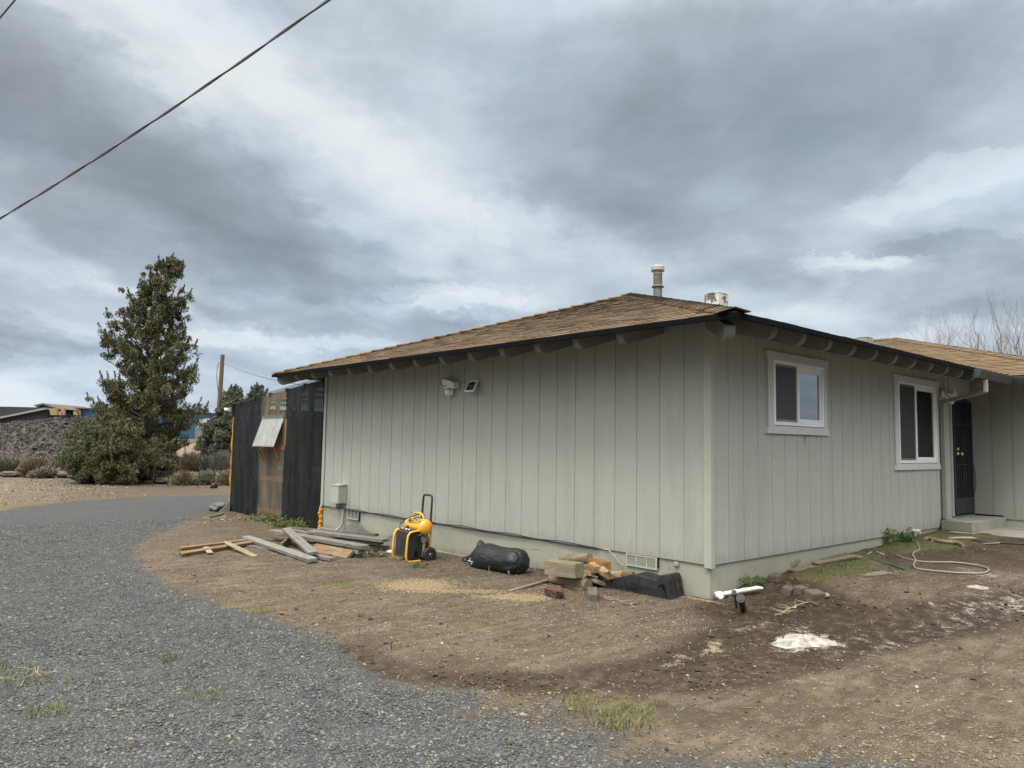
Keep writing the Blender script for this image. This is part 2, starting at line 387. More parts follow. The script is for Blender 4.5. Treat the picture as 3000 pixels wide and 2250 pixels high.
M_FOAM = simple('orange_spray_foam', (.62, .29, .035), (.50, .21, .025), 22, .75, bmp=.6, bd=.01, dirt=(.72, .42, .12), dscale=9)
M_GALV = simple('galvanised_metal', (0.192, 0.208, 0.2), (0.136, 0.144, 0.136), 6, .5, metal=.55, dirt=(0.128, 0.096, 0.068), dscale=5, dlo=.5, dhi=.72)
M_RUSTPIPE = simple('weathered_brown_pipe', (0.08, 0.068, 0.056), (0.128, 0.112, 0.088), 7, .7, dirt=(0.24, 0.224, 0.184), dscale=9, dlo=.58, dhi=.7)
M_CAPWHITE = simple('white_cap_metal', (0.311, 0.311, 0.2903), (0.2592, 0.2592, 0.2385), 3, .55)
M_FOUND = None
def foundation():
    m, t, p = newmat('painted_foundation'); oc = objc(t)
    col = t.mix(t.mr(t.noise(oc, 1.3, 5, .6), .35, .65), (.31, .31, .262), (.265, .265, .222))
    col = t.mix(t.mr(t.noise(t.map(oc, scale=(5, 5, 2)), 2, 7, .65), .6, .72, 0, .6), col, (.19, .19, .16))
    sx = t.n('ShaderNodeSeparateXYZ'); t.put(sx.inputs[0], oc)
    # soil splashed up from the yard: an actual stain a hand high, ragged
    h = t.math('ADD', sx.outputs[2], t.math('MULTIPLY', t.noise(t.map(oc, scale=(3, 3, 1)), 3, 6, .65), .22))
    st = t.mr(h, .02, .19, .75, 0, True)
    col = t.mix(st, col, (.175, .155, .12))
    cr = t.n('ShaderNodeTexVoronoi', feature='DISTANCE_TO_EDGE'); t.put(cr.inputs['Vector'], t.vm('ADD', oc, t.vm('SCALE', t.noise(oc, 5, 4), .25))); cr.inputs['Scale'].default_value = .9
    crk = t.math('MULTIPLY', t.mr(cr.outputs[0], .0, .006, 1, 0), t.mr(t.noise(oc, 1.1, 2), .5, .56))
    col = t.mix(t.math('MULTIPLY', crk, .6), col, (.11, .11, .09))
    t.put(p.inputs['Base Color'], col); p.inputs['Roughness'].default_value = .85
    bump(t, p, t.math('SUBTRACT', t.noise(oc, 14, 6, .65), t.math('MULTIPLY', crk, .6)), .45, .008)
    return m
M_FOUND = foundation()

def shingle_mat():
    m, t, p = newmat('asphalt_shingle'); oc = objc(t); g = t.n('ShaderNodeNewGeometry')
    r = g.outputs['Random Per Island']
    col = t.ramp(r, [(0, (.142, .099, .060)), (.3, (.168, .117, .071)), (.6, (.192, .135, .083)), (.85, (.155, .109, .067)), (1, (.125, .089, .056))])
    gr = t.noise(oc, 160, 2, .6)
    col = t.mix(t.mr(gr, .42, .62), col, t.mix(1, col, (0.62, 0.6, 0.58), 'MULTIPLY'))
    col = t.mix(t.mr(t.noise(oc, .7, 4, .6), .45, .7, 0, .25), col, (0.15, 0.125, 0.09))
    col = t.mix(t.mr(t.noise(oc, 5, 5, .7), .6, .72, 0, .2), col, (0.33, 0.25, 0.17))
    t.put(p.inputs['Base Color'], col); p.inputs['Roughness'].default_value = .92; p.inputs['Specular IOR Level'].default_value = .2
    bump(t, p, gr, .5, .004)
    return m
M_SHINGLE = shingle_mat()
M_SHEDGE = simple('shingle_cut_edge_shadow', (.022, .018, .014), None, 20, .95)  # blackened cut edge doubles as painted shadow line between courses
M_ROOFDECK = simple('roof_underlay', (.05, .045, .04), None, 4, .9)

def wood(name, c1, c2, dark, rough=.8, ring=14., knots=True, sat=1., spots=None):
    m, t, p = newmat(name); oc = objc(t)
    v = t.map(oc, scale=(1.2, ring, ring))
    d = t.noise(oc, 2.3, 3, .5)
    g = t.noise(t.vm('ADD', v, t.vm('SCALE', d, 1.6)), 2.2, 6, .68)
    col = t.ramp(g, [(.22, dark), (.42, c2), (.6, c1), (.85, tuple(min(1, q*1.15) for q in c1))])
    col = t.mix(t.mr(t.noise(oc, 3.1, 4), .5, .72, 0, .5), col, c2)
    if spots: col = t.mix(t.mr(t.noise(oc, 6.5, 6, .65), .55, .68, 0, .8), col, spots)
    if knots:
        k = t.n('ShaderNodeTexVoronoi'); t.put(k.inputs['Vector'], t.map(oc, scale=(1, 2.2, 2.2))); k.inputs['Scale'].default_value = 2.6
        col = t.mix(t.mr(k.outputs['Distance'], .07, .11, .85, 0), col, dark)
    t.put(p.inputs['Base Color'], col); p.inputs['Roughness'].default_value = rough; p.inputs['Specular IOR Level'].default_value = .25
    bump(t, p, t.noise(t.map(oc, scale=(2, 40, 40)), 1.6, 5, .7), .55, .006)
    return m
M_GREYWOOD = wood('weathered_grey_wood', (0.1872, 0.181, 0.1661), (0.1287, 0.1248, 0.1115), (0.0429, 0.039, 0.03354))
M_GREYWOOD2 = wood('dull_grey_wood', (0.1275, 0.1185, 0.099), (0.09, 0.0825, 0.0675), (0.03375, 0.03, 0.024), spots=(0.195, 0.18, 0.15))
M_SILVERWOOD = wood('silvery_grey_wood', (0.2025, 0.2025, 0.1935), (0.1425, 0.1425, 0.135), (0.0525, 0.051, 0.0465), knots=False)
M_BROWNWOOD = wood('brown_wood', (0.216, 0.156, 0.092), (0.152, 0.104, 0.06), (0.064, 0.044, 0.028), spots=(0.176, 0.152, 0.12))
M_PALEWOOD = wood('fresh_pale_wood', (0.36, 0.2592, 0.1512), (0.3024, 0.2088, 0.1188), (0.1584, 0.1008, 0.0504))
M_ORANGEWOOD = wood('orange_brown_wood', (0.288, 0.144, 0.052), (0.224, 0.104, 0.036), (0.096, 0.048, 0.02), knots=False)
M_GREENWOOD = wood('greenish_treated_wood', (0.2376, 0.2124, 0.1476), (0.162, 0.144, 0.0936), (0.054, 0.0468, 0.03024), ring=16, knots=False)
M_REDWOOD = wood('reddish_framing_wood', (.33, .15, .085), (.26, .11, .06), (.13, .06, .035))
M_LOG = wood('barkless_log_wood', (0.224, 0.1925, 0.126), (0.154, 0.126, 0.0805), (0.063, 0.049, 0.0315), ring=7)
M_LOGEND = simple('log_end_grain', (.16, .145, .095), (.1, .09, .06), 14, .85, bmp=.4)
M_LOGEND2 = simple('amber_log_end', (0.304, 0.2, 0.072), (0.224, 0.136, 0.044), 12, .8, bmp=.4)
M_POLE = wood('pole_wood', (.15, .115, .075), (.11, .085, .055), (.05, .04, .03), knots=False)
M_DRIFT = wood('driftwood', (0.2376, 0.2016, 0.144), (0.1728, 0.144, 0.1008), (0.072, 0.0576, 0.0396), knots=False)
M_BARK = simple('bark', (.085, .07, .055), (.05, .04, .03), 7, .95, bmp=.8, bd=.03, stretch=(3, 3, .5))
M_TWIG = simple('pale_dead_twig', (0.315, 0.27, 0.195), (0.225, 0.1875, 0.1275), 12, .85)
M_WIRE = simple('overhead_cable', (.055, .06, .06), (.08, .085, .085), 20, .6)
M_BLACKWIRE = simple('black_cable', (.03, .03, .032), None, 10, .5)
M_GREYWIRE = simple('painted_cable', (.15, .155, .135), None, 10, .6)
M_HOSE = simple('tan_hose_rubber', (.25, .225, .165), (.19, .17, .125), 9, .5, bmp=.1, dirt=(.2, .17, .12), dscale=8)
M_HOSEGREEN = simple('green_hose_rubber', (.045, .10, .085), (.035, .075, .07), 9, .45)
M_RAMP = simple('black_ramp_plastic', (0.014, 0.0145, 0.016), (0.021, 0.0215, 0.023), 9, .62, bmp=.35, bd=.004, dirt=(0.0425, 0.0375, 0.0325), dscale=6, dlo=.52, dhi=.75, stretch=(1, 1, .4))
M_LAVA = simple('red_lava_stone', (.17, .078, .050), (.11, .055, .038), 9, .95, bmp=.9, bd=.02, dirt=(.12, .085, .07), dscale=5, dlo=.5, dhi=.7)
M_BRICK = simple('brown_paver', (.105, .085, .068), (.075, .06, .048), 9, .9, bmp=.7, bd=.01, dirt=(.15, .125, .095), dscale=6)
M_STONE = simple('pale_flat_stone', (.27, .25, .18), (.2, .19, .14), 6, .85, bmp=.4)
M_TARP = simple('grey_tarp', (.10, .10, .095), (.06, .06, .06), 5, .6, bmp=.5, bd=.02)
def powder_mat():
    m, t, p = newmat('white_powder'); oc = objc(t)
    col = t.mix(t.mr(t.noise(oc, 18, 6, .7), .4, .62), (.42, .43, .42), (.2, .185, .155))
    t.put(p.inputs['Base Color'], col); p.inputs['Roughness'].default_value = .95
    bump(t, p, t.noise(oc, 30, 7, .75), 1, .02); return m
M_POWDER = powder_mat()
def sack_mat():
    m, t, p = newmat('black_nylon'); oc = objc(t)
    w = t.noise(t.map(oc, scale=(14, 3.2, 14)), 1.1, 4, .6, .8)
    t.put(p.inputs['Base Color'], t.mix(t.mr(t.noise(oc, 7, 5, .6), .55, .72, 0, .5), (.010, .011, .014), (.032, .030, .027)))
    p.inputs['Roughness'].default_value = .42; p.inputs['Specular IOR Level'].default_value = .5
    bump(t, p, w, .8, .035); return m
M_SACK = sack_mat()
def glass_mat(name, tint, refl):
    m = bpy.data.materials.new(name); m.use_nodes = True; m.node_tree.nodes.clear(); t = NT(m.node_tree)
    tr = t.n('ShaderNodeBsdfTransparent'); tr.inputs[0].default_value = tuple(tint)+(1,)
    gl = t.n('ShaderNodeBsdfGlossy'); gl.inputs['Roughness'].default_value = .015; gl.inputs[0].default_value = (.9, .95, 1, 1)
    f = t.n('ShaderNodeFresnel'); f.inputs[0].default_value = refl
    mx = t.n('ShaderNodeMixShader'); t.put(mx.inputs[0], f.outputs[0]); t.put(mx.inputs[1], tr.outputs[0]); t.put(mx.inputs[2], gl.outputs[0])
    o = t.n('ShaderNodeOutputMaterial'); t.put(o.inputs[0], mx.outputs[0]); return m
M_GLASS = glass_mat('coated_window_glass', (.5, .52, .5), 3.0)
M_GLASS2 = glass_mat('clear_window_glass', (.7, .72, .68), 1.5)
def screen_mat():
    m, t, p = newmat('insect_screen'); oc = objc(t)
    w = t.n('ShaderNodeTexWave', wave_type='BANDS', bands_direction='X'); t.put(w.inputs['Vector'], oc)
    w.inputs['Scale'].default_value = 9; w.inputs['Distortion'].default_value = 9; w.inputs['Detail'].default_value = 1.5; w.inputs['Detail Scale'].default_value = .55
    t.put(p.inputs['Base Color'], t.mix(t.mr(w.outputs[1], .25, .8), (.018, .02, .027), (.055, .06, .075)))
    p.inputs['Roughness'].default_value = .55; return m
M_SCREEN = screen_mat()
M_SCREEN2 = simple('dark_insect_screen', (.022, .024, .024), (.03, .032, .032), 3, .6, stretch=(6, 6, .5))
M_SOLAR = simple('solar_cell', (.035, .035, .04), (.05, .05, .055), 4, .3)
M_CURTAIN = simple('grey_green_curtain', (.22, .24, .19), (.17, .19, .15), 5, .9, stretch=(9, 9, .5))
M_NET = simple('pale_net_curtain', (.55, .58, .6), (.3, .33, .36), 4, .9, stretch=(12, 12, .4))
M_ROOM = simple('room_paint', (.09, .09, .085), None, 2, .9)
M_GATE = simple('navy_steel', (.012, .015, .024), (.018, .021, .032), 8, .38, spec=.5)
M_DOORDARK = simple('dark_door_paint', (.010, .012, .017), None, 6, .5)

def poly_mat(name, tint, dens, body):
    """corrugated polycarbonate: partly see-through, part milky body, glossy skin"""
    m = bpy.data.materials.new(name); m.use_nodes = True; m.node_tree.nodes.clear(); t = NT(m.node_tree); oc = objc(t)
    tr = t.n('ShaderNodeBsdfTransparent'); tr.inputs[0].default_value = tuple(tint)+(1,)
    p = t.n('ShaderNodeBsdfPrincipled')
    n = t.noise(t.map(oc, scale=(1, 3, .8)), 1.6, 6, .65)
    t.put(p.inputs['Base Color'], t.mix(t.mr(n, .4, .68), body, tuple(q*1.7 for q in body))); p.inputs['Roughness'].default_value = .12; p.inputs['Specular IOR Level'].default_value = .8
    mx = t.n('ShaderNodeMixShader'); t.put(mx.inputs[0], t.mr(n, .35, .7, dens-.12, dens+.1)); t.put(mx.inputs[1], tr.outputs[0]); t.put(mx.inputs[2], p.outputs[0])
    o = t.n('ShaderNodeOutputMaterial'); t.put(o.inputs[0], mx.outputs[0]); return m
M_SMOKE = poly_mat('smoked_polycarbonate', (.30, .32, .33), .62, (.020, .026, .028))
M_CLEAR = poly_mat('clear_polycarbonate', (.86, .84, .80), .34, (.20, .185, .155))
M_CLEARROOF = poly_mat('clear_roof_polycarbonate', (.8, .85, .85), .45, (.42, .45, .45))

def leaf_mat(name, cols, rough=.8, trans=.12):
    m, t, p = newmat(name); g = t.n('ShaderNodeNewGeometry'); oc = objc(t)
    r = t.math('ADD', t.math('MULTIPLY', g.outputs['Random Per Island'], .65), t.math('MULTIPLY', t.mr(t.noise(oc, 1.1, 3), .3, .7), .35))
    n = len(cols); col = t.ramp(r, [(i/(n-1), c) for i, c in enumerate(cols)])
    t.put(p.inputs['Base Color'], col); p.inputs['Roughness'].default_value = rough; p.inputs['Specular IOR Level'].default_value = .2
    return m
M_JUN = leaf_mat('juniper_foliage', [(0.04968, 0.05324, 0.02736), (0.07452, 0.07803, 0.03933), (0.1035, 0.1028, 0.05301), (0.1366, 0.1175, 0.06156)])
M_JUN2 = leaf_mat('juniper_shrub_foliage', [(0.0621, 0.06885, 0.03676), (0.09522, 0.1037, 0.05643), (0.1366, 0.145, 0.0855)])
M_EVER = leaf_mat('dark_evergreen_foliage', [(0.0552, 0.0714, 0.0475), (0.0966, 0.1193, 0.08075), (0.1472, 0.1714, 0.1216)])
M_SAGE = leaf_mat('sagebrush_twigs', [(.11, .105, .085), (.18, .172, .14), (.25, .24, .2)])
M_SAGEY = leaf_mat('tan_brush_twigs', [(.13, .105, .068), (.2, .165, .105), (.27, .225, .15)])
M_WEED = leaf_mat('green_weed_leaves', [(.045, .085, .022), (.075, .13, .035), (.11, .17, .055)])
M_GRASS = leaf_mat('grass_blades', [(.05, .068, .02), (.085, .105, .035), (.125, .135, .05), (.2, .175, .095)])
M_DRY = leaf_mat('dry_grass_blades', [(.13, .10, .06), (.2, .16, .1), (.28, .23, .15)])
M_FARTREE = leaf_mat('far_tree_foliage', [(.03, .045, .02), (.06, .08, .03), (.09, .1, .045)])

def stone_mat(name, cols, rough=.8):
    m, t, p = newmat(name); g = t.n('ShaderNodeNewGeometry'); n = len(cols)
    col = t.ramp(g.outputs['Random Per Island'], [(i/(n-1), c) for i, c in enumerate(cols)])
    col = t.mix(t.mr(t.noise(objc(t), 55, 3, .6), .4, .7, 0, .4), col, t.mix(1, col, (.6, .6, .6), 'MULTIPLY'))
    t.put(p.inputs['Base Color'], col); p.inputs['Roughness'].default_value = rough; return m
M_GRAVEL = stone_mat('crushed_blue_gravel', [(.028, .032, .035), (.045, .051, .055), (.064, .072, .076), (.054, .059, .06), (.086, .095, .099), (.074, .077, .073), (.18, .182, .17)])
M_LITTER = stone_mat('dirt_crumbs', [(0.048, 0.036, 0.024), (0.096, 0.076, 0.0512), (0.152, 0.124, 0.0864), (0.2, 0.172, 0.128), (0.072, 0.0544, 0.0368), (0.288, 0.264, 0.216)])
M_PEA = stone_mat('tan_pellets', [(0.1428, 0.1006, 0.0544), (0.1904, 0.1394, 0.0782), (0.238, 0.1802, 0.1088), (0.2924, 0.238, 0.1564)])
M_RUBBLE = stone_mat('lava_rubble', [(.022, .020, .019), (.036, .033, .031), (.055, .05, .046), (.09, .082, .074), (.04, .036, .032)], .95)
M_PEBBLE = stone_mat('pale_pebbles', [(.15, .135, .11), (.24, .22, .18), (.1, .085, .065), (.34, .32, .28)])

def ground_mat():
    m, t, p = newmat('yard_ground'); oc = objc(t)
    def att(name):
        a = t.n('ShaderNodeAttribute'); a.attribute_name = name; s = t.n('ShaderNodeSeparateColor'); t.put(s.inputs[0], a.outputs['Color'])
        return s.outputs[0], s.outputs[1], s.outputs[2], a.outputs['Alpha']
    gravel, mud, grass, powder = att('zone_a'); tan, chips, red, straw = att('zone_b')
    n1 = t.noise(oc, 1.6, 6, .6); n2 = t.noise(oc, 9, 6, .65); n3 = t.noise(oc, 60, 4, .65)
    edge = t.math('MULTIPLY', t.math('SUBTRACT', t.math('ADD', t.math('MULTIPLY', n2, .6), t.math('MULTIPLY', n3, .4)), .5), 1.5)
    def cut(v, k=1., a=.35, b=.65):
        return t.mr(t.math('ADD', v, t.math('MULTIPLY', edge, k)), a, b, 0, 1, True)
    dirt = t.ramp(t.math('ADD', t.math('MULTIPLY', n1, .5), t.math('MULTIPLY', n2, .5)), [(.34, (0.04099, 0.03092, 0.02088)), (.45, (0.06559, 0.05067, 0.03449)), (.55, (0.09425, 0.07558, 0.05355)), (.68, (0.1312, 0.1082, 0.07988))])
    v = t.n('ShaderNodeTexVoronoi'); t.put(v.inputs['Vector'], t.vm('ADD', oc, t.vm('SCALE', n3, .01))); v.inputs['Scale'].default_value = 85
    sc = t.n('ShaderNodeSeparateColor'); t.put(sc.inputs[0], v.outputs['Color'])
    chipsel = t.math('MULTIPLY', t.mr(sc.outputs[0], .62, .72), t.mr(v.outputs['Distance'], .25, .4, 1, 0))
    chipsel = t.math('MULTIPLY', chipsel, t.mr(chips, 0, 1, .12, .95))
    dirt = t.mix(chipsel, dirt, t.mix(sc.outputs[1], (.20, .165, .11), (.33, .29, .22)))
    mudc = t.mix(t.mr(n2, .4, .62), (0.0208, 0.0144, 0.0096), t.mix(t.mr(n1, .4, .6), (0.0384, 0.0272, 0.0184), (0.064, 0.048, 0.0336)))
    tanc = t.mix(t.mr(n2, .35, .65), (.14, .11, .077), (.2, .165, .12))
    grc = t.mix(t.mr(n3, .35, .65), (.05, .056, .02), (.105, .105, .045))
    pow_ = t.mix(t.mr(n3, .35, .65), (.27, .265, .24), (.47, .47, .45))
    v2 = t.n('ShaderNodeTexVoronoi'); t.put(v2.inputs['Vector'], oc); v2.inputs['Scale'].default_value = 48
    s2 = t.n('ShaderNodeSeparateColor'); t.put(s2.inputs[0], v2.outputs['Color'])
    gv = t.ramp(s2.outputs[0], [(0, (0.02952, 0.03198, 0.03362)), (.4, (0.0492, 0.05248, 0.05494)), (.75, (0.07052, 0.07462, 0.07626)), (.95, (0.0984, 0.1033, 0.1017)), (1, (0.246, 0.246, 0.2296))])
    gv = t.mix(t.mr(v2.outputs['Distance'], .3, .6), gv, (0.0492, 0.05412, 0.0574))
    gv = t.mix(t.mr(n1, .5, .75, 0, .3), gv, (0.0902, 0.082, 0.0656))
    redc = t.mix(t.mr(n2, .35, .65), (0.048, 0.0344, 0.02429), (0.096, 0.07362, 0.05299))
    strc = t.mix(t.mr(t.noise(t.map(oc, rot=(0, 0, .3), scale=(1, 7, 1)), 2.2, 6, .7), .38, .66), (0.08, 0.0624, 0.044), (0.2, 0.168, 0.124))
    tr_ = t.noise(t.map(oc, rot=(0, 0, -.72), scale=(.9, 5.5, 1)), 1.5, 6, .62)
    dirt = t.mix(t.mr(tr_, .46, .64, 0, .55, True), dirt, (.042, .030, .020)); dirt = t.mix(t.math('MULTIPLY', t.mr(tr_, .50, .36, 0, .5, True), t.mr(n1, .4, .6)), dirt, (.14, .112, .079))
    col = t.mix(cut(red, 2.6, .3, .9), dirt, redc); col = t.mix(cut(straw, 2.6, .3, 1.0), col, strc); col = t.mix(cut(mud, 1.5, .3, .8), col, mudc)
    col = t.mix(cut(tan, 2.2, .5, .8), col, tanc); col = t.mix(cut(grass, 1.8, .25, .75), col, grc); gm = cut(gravel, .9); col = t.mix(gm, col, gv)
    col = t.mix(t.math('MULTIPLY', cut(powder, 2.4, .45, 1.1), .9), col, pow_)
    t.put(p.inputs['Base Color'], col); t.put(p.inputs['Roughness'], t.mr(mud, .3, .8, .92, .7)); p.inputs['Specular IOR Level'].default_value = .25
    gh = t.math('MULTIPLY', t.math('SUBTRACT', .6, v2.outputs['Distance']), t.math('MULTIPLY', gm, 1.3))
    ch = t.math('MULTIPLY', chipsel, .25)
    h = t.math('ADD', t.math('ADD', gh, ch), t.math('MULTIPLY', t.math('ADD', n2, t.math('MULTIPLY', n3, .5)), .7))
    bump(t, p, h, .7, .018)
    return m
M_GROUND = ground_mat()

# ------------------------------------------------------------------ the yard
ZP = dict(
 gravel=[(-400, 1112), (0, 1103), (80, 1090), (150, 1082), (300, 1072), (520, 1067), (522, 1104), (470, 1104), (430, 1113), (370, 1126), (320, 1150), (288, 1180), (300, 1205), (350, 1242), (400, 1272),
  (470, 1300), (540, 1322), (620, 1345), (700, 1378), (745, 1402), (790, 1440), (850, 1475), (900, 1490), (980, 1490), (1040, 1500), (1075, 1520), (1040, 1545), (1090, 1552), (1180, 1540),
  (1270, 1556), (1350, 1585), (1330, 1625), (1400, 1640), (1700, 1642), (2212, 1672), (3000, 1760), (4200, 3000), (2000, 5200), (-1500, 3400), (-1500, 1240)],
 mud=[(735, 1380), (790, 1398), (850, 1428), (1000, 1452), (1200, 1455), (1400, 1428), (1490, 1385), (1535, 1340), (1500, 1318), (1540, 1288), (1640, 1262), (1690, 1245), (1790, 1300), (1900, 1330), (2212, 1290),
  (2400, 1290), (2400, 1330), (2000, 1395), (1850, 1432), (1700, 1475), (1500, 1505), (1300, 1500), (1100, 1495), (950, 1482), (850, 1455), (790, 1432)],
 mud2=[(1880, 1235), (2020, 1225), (2100, 1205), (2350, 1200), (2350, 1260), (2100, 1262), (1900, 1270)],
 grass=[(1690, 1275), (1740, 1240), (1850, 1208), (1925, 1180), (2040, 1158), (2400, 1170), (2400, 1188), (2120, 1200), (2090, 1228), (1900, 1230), (1890, 1268), (1800, 1287), (1740, 1285)],
 grass2=[(1268, 1520), (1330, 1512), (1400, 1535), (1380, 1570), (1310, 1555)],
 grass3=[(-60, 1440), (50, 1432), (105, 1450), (90, 1490), (-60, 1500)],
 grass4=[(550, 1108), (620, 1115), (700, 1138), (690, 1146), (600, 1138), (550, 1120)],
 powder=[(1990, 1330), (2080, 1300), (2212, 1288), (2400, 1290), (2400, 1340), (2150, 1352), (2040, 1352)],
 powder2=[(2080, 1262), (2130, 1262), (2170, 1276), (2110, 1278)],
 powder3=[(1650, 1385), (1720, 1352), (1790, 1362), (1825, 1388), (1760, 1412), (1690, 1412)],
 tan=[(1575, 1366), (1650, 1342), (1672, 1348), (1600, 1372)], tan2=[(1495, 1412), (1530, 1385), (1562, 1384), (1558, 1402), (1525, 1404)], tan3=[(1690, 1477), (1760, 1462), (1812, 1470), (1750, 1482)],
 tan4=[(1420, 1425), (1470, 1412), (1480, 1420), (1440, 1432)],
 red=[(150, 1082), (180, 1048), (470, 1045), (520, 1064), (300, 1072)], red2=[(360, 1130), (440, 1112), (560, 1110), (640, 1135), (560, 1165), (440, 1185), (330, 1200), (300, 1180)],
 straw=[(-300, 1100), (-300, 1030), (140, 1030), (190, 1052), (130, 1084), (0, 1100)],
 bare=[(760, 1480), (1600, 1440), (2400, 1350), (2400, 1640), (1350, 1640), (1300, 1560), (1050, 1500)],
)
ZP = {k: poly(v) for k, v in ZP.items()}
SPOTS = [(gd(375, 1427), .09), (gd(425, 1505), .10), (gd(480, 1305), .14), (gd(570, 1316), .13), (gd(730, 1263), .16), (gd(850, 1400), .05), (gd(1040, 1352), .06), (gd(100, 1540), .12), (gd(1000, 1355), .05), (gd(860, 1350), .06), (gd(910, 1222), .12)]

GB = gd(1230, 1560)
def soft(x, y, name, w=.18):
    return ss(-w, w, sdist(x, y, ZP[name]))
def zones(x, y):
    w = .10+.02*np.hypot(x-CAM[0], y-CAM[1])
    gravel = soft(x, y, 'gravel', w*1.6); bl = np.exp(-(np.hypot(x-GB[0], y-GB[1])/1.3)**2); gravel = np.clip(gravel+bl*(.45-gravel)*.8*(np.abs(sdist(x, y, ZP['gravel'])) < 1.3)*(1-np.abs(sdist(x, y, ZP['gravel']))/1.3), 0, 1)
    far = ss(26, 34, np.hypot(x-CAM[0], y-CAM[1])); gravel = gravel*(1-far)
    mud = np.maximum(soft(x, y, 'mud', w*1.1), soft(x, y, 'mud2', .3)*.8)
    mud = np.maximum(mud, np.exp(-(segd(x, y, RUTS[0])/.22)**2)); mud = np.maximum(mud, .62*np.exp(-(segd(x, y, [(0, 0), (7, 0)])/.6)**2)*(x > .1))
    mud = np.maximum(mud, .55*np.exp(-(segd(x, y, RUTS[1])/.16)**2))
    grass = np.zeros_like(x)
    for n in ('grass', 'grass2', 'grass3', 'grass4'): grass = np.maximum(grass, soft(x, y, n, .3)*(.42 if n == 'grass3' else .75))
    for p, r in SPOTS: grass = np.maximum(grass, .9*np.exp(-(np.hypot(x-p[0], y-p[1])/r)**2))
    powder = np.maximum(np.maximum(soft(x, y, 'powder', .7)*.62, soft(x, y, 'powder2', .3)*.9), soft(x, y, 'powder3', .3)*.8)
    powder = np.maximum(powder, .38*np.exp(-(segd(x, y, RUTS[4])/.5)**2))
    tan = np.zeros_like(x)
    for n in ('tan', 'tan2', 'tan3', 'tan4'): tan = np.maximum(tan, soft(x, y, n, .22)*.95)
    chips = np.clip(.75-.62*soft(x, y, 'bare', .7)-mud*.5+1.3*(fbm(x*.9, y*.9, 77)-.5), 0, 1)
    mud = np.clip(mud+.6*(fbm(x*1.3+5, y*1.3, 41)-.52)*(1-gravel), 0, 1)
    red = np.maximum(soft(x, y, 'red', 2.0), soft(x, y, 'red2', .5)*.6); straw = soft(x, y, 'straw', 3.5)*.8
    return gravel, mud, grass, powder, tan, chips, red, straw
def axis_coords(lo, hi, step, far):
    c = list(np.arange(lo, hi+1e-6, step)); d = step; a = c[0]; b = c[-1]; L = []; R = []
    while a > -far: d *= 1.09; a -= d; L.append(a)
    d = step
    while b < far: d *= 1.09; b += d; R.append(b)
    return np.array(L[::-1]+c+R)
def build_ground():
    xs = axis_coords(-6.6, 9.0, .045, 900); ys = axis_coords(-4.6, 13.5, .045, 900)
    X, Y = np.meshgrid(xs, ys); x = X.ravel(); y = Y.ravel(); z = hz(x, y)
    gravel = zones(x, y)
    z = z+.012*gravel[0]*(fbm(x*9, y*9, 21)-.5)+.03*(gravel[2])*(fbm(x*6, y*6, 31))
    z = np.where((x > .03) & (x < 12) & (y > .03) & (y < 8.45), z-.3, z)
    # ground sinks under the step, slab
    z = np.where((x > 6.45) & (x < 8.2) & (y > -3) & (y < .1), np.minimum(z, .27), z)
    nx, ny = len(xs), len(ys); i = np.arange(ny-1)[:, None]*nx+np.arange(nx-1)[None, :]
    F = np.stack([i, i+1, i+nx+1, i+nx], -1).reshape(-1, 4)
    o = npmesh('ground', np.stack([x, y, z], 1), F, M_GROUND, 4, True)
    tag(o, kind='structure')
    for nm, ch in (('zone_a', gravel[:4]), ('zone_b', gravel[4:])):
        a = o.data.attributes.new(nm, 'FLOAT_COLOR', 'POINT'); a.data.foreach_set('color', np.stack(ch, 1).astype(np.float32).ravel())
build_ground()

# ------------------------------------------------------------------ the house
LA, LB = 8.48, 6.50
house = empty('house', (0, 0, 0), 'long single storey house with pale sage green grooved siding and a tan shingle hip roof', 'house')
SB = .357       # bottom of the siding
def siding(mb, axis, u0, u1, grooves, zlo, zhi, off, sgn, gw, gd_, holes=()):
    """vertical grooved skin on the plane (other axis = off); sgn: outward direction; holes: (u0,u1,z0,z1)"""
    cuts = sorted(set([u0, u1]+[g for g in grooves if u0 < g < u1]+[h for H in holes for h in H[:2]]))
    def P(u, d, z):
        return (off+sgn*d, u, z) if axis == 1 else (u, off+sgn*d, z)
    def strip(a, b, da, db, z0, z1):
        mb.add([P(a, da, z0), P(b, db, z0), P(b, db, z1), P(a, da, z1)], [(0, 1, 2, 3)])
    prof = []    # (u, depth) polyline
    prof.append((u0, 0))
    for c in cuts:
        if c in grooves and u0 < c < u1: prof += [(c-gw/2, 0), (c-gw/2+.001, -gd_), (c+gw/2-.001, -gd_), (c+gw/2, 0)]
        elif u0 < c < u1: prof.append((c, 0))
    prof.append((u1, 0))
    for (a, da), (b, db) in zip(prof[:-1], prof[1:]):
        zz = [(zlo, zhi)]; m = (a+b)/2
        for (h0, h1, z0, z1) in holes:
            if h0 < m < h1: zz = [(zlo, z0), (z1, zhi)]
        for z0, z1 in zz:
            if callable(z0): pass
            strip(a, b, da, db, z0, z1)
            mb.add([P(a, da, z0), P(b, db, z0), P(b, -.03, z0), P(a, -.03, z0)], [(0, 1, 2, 3)])
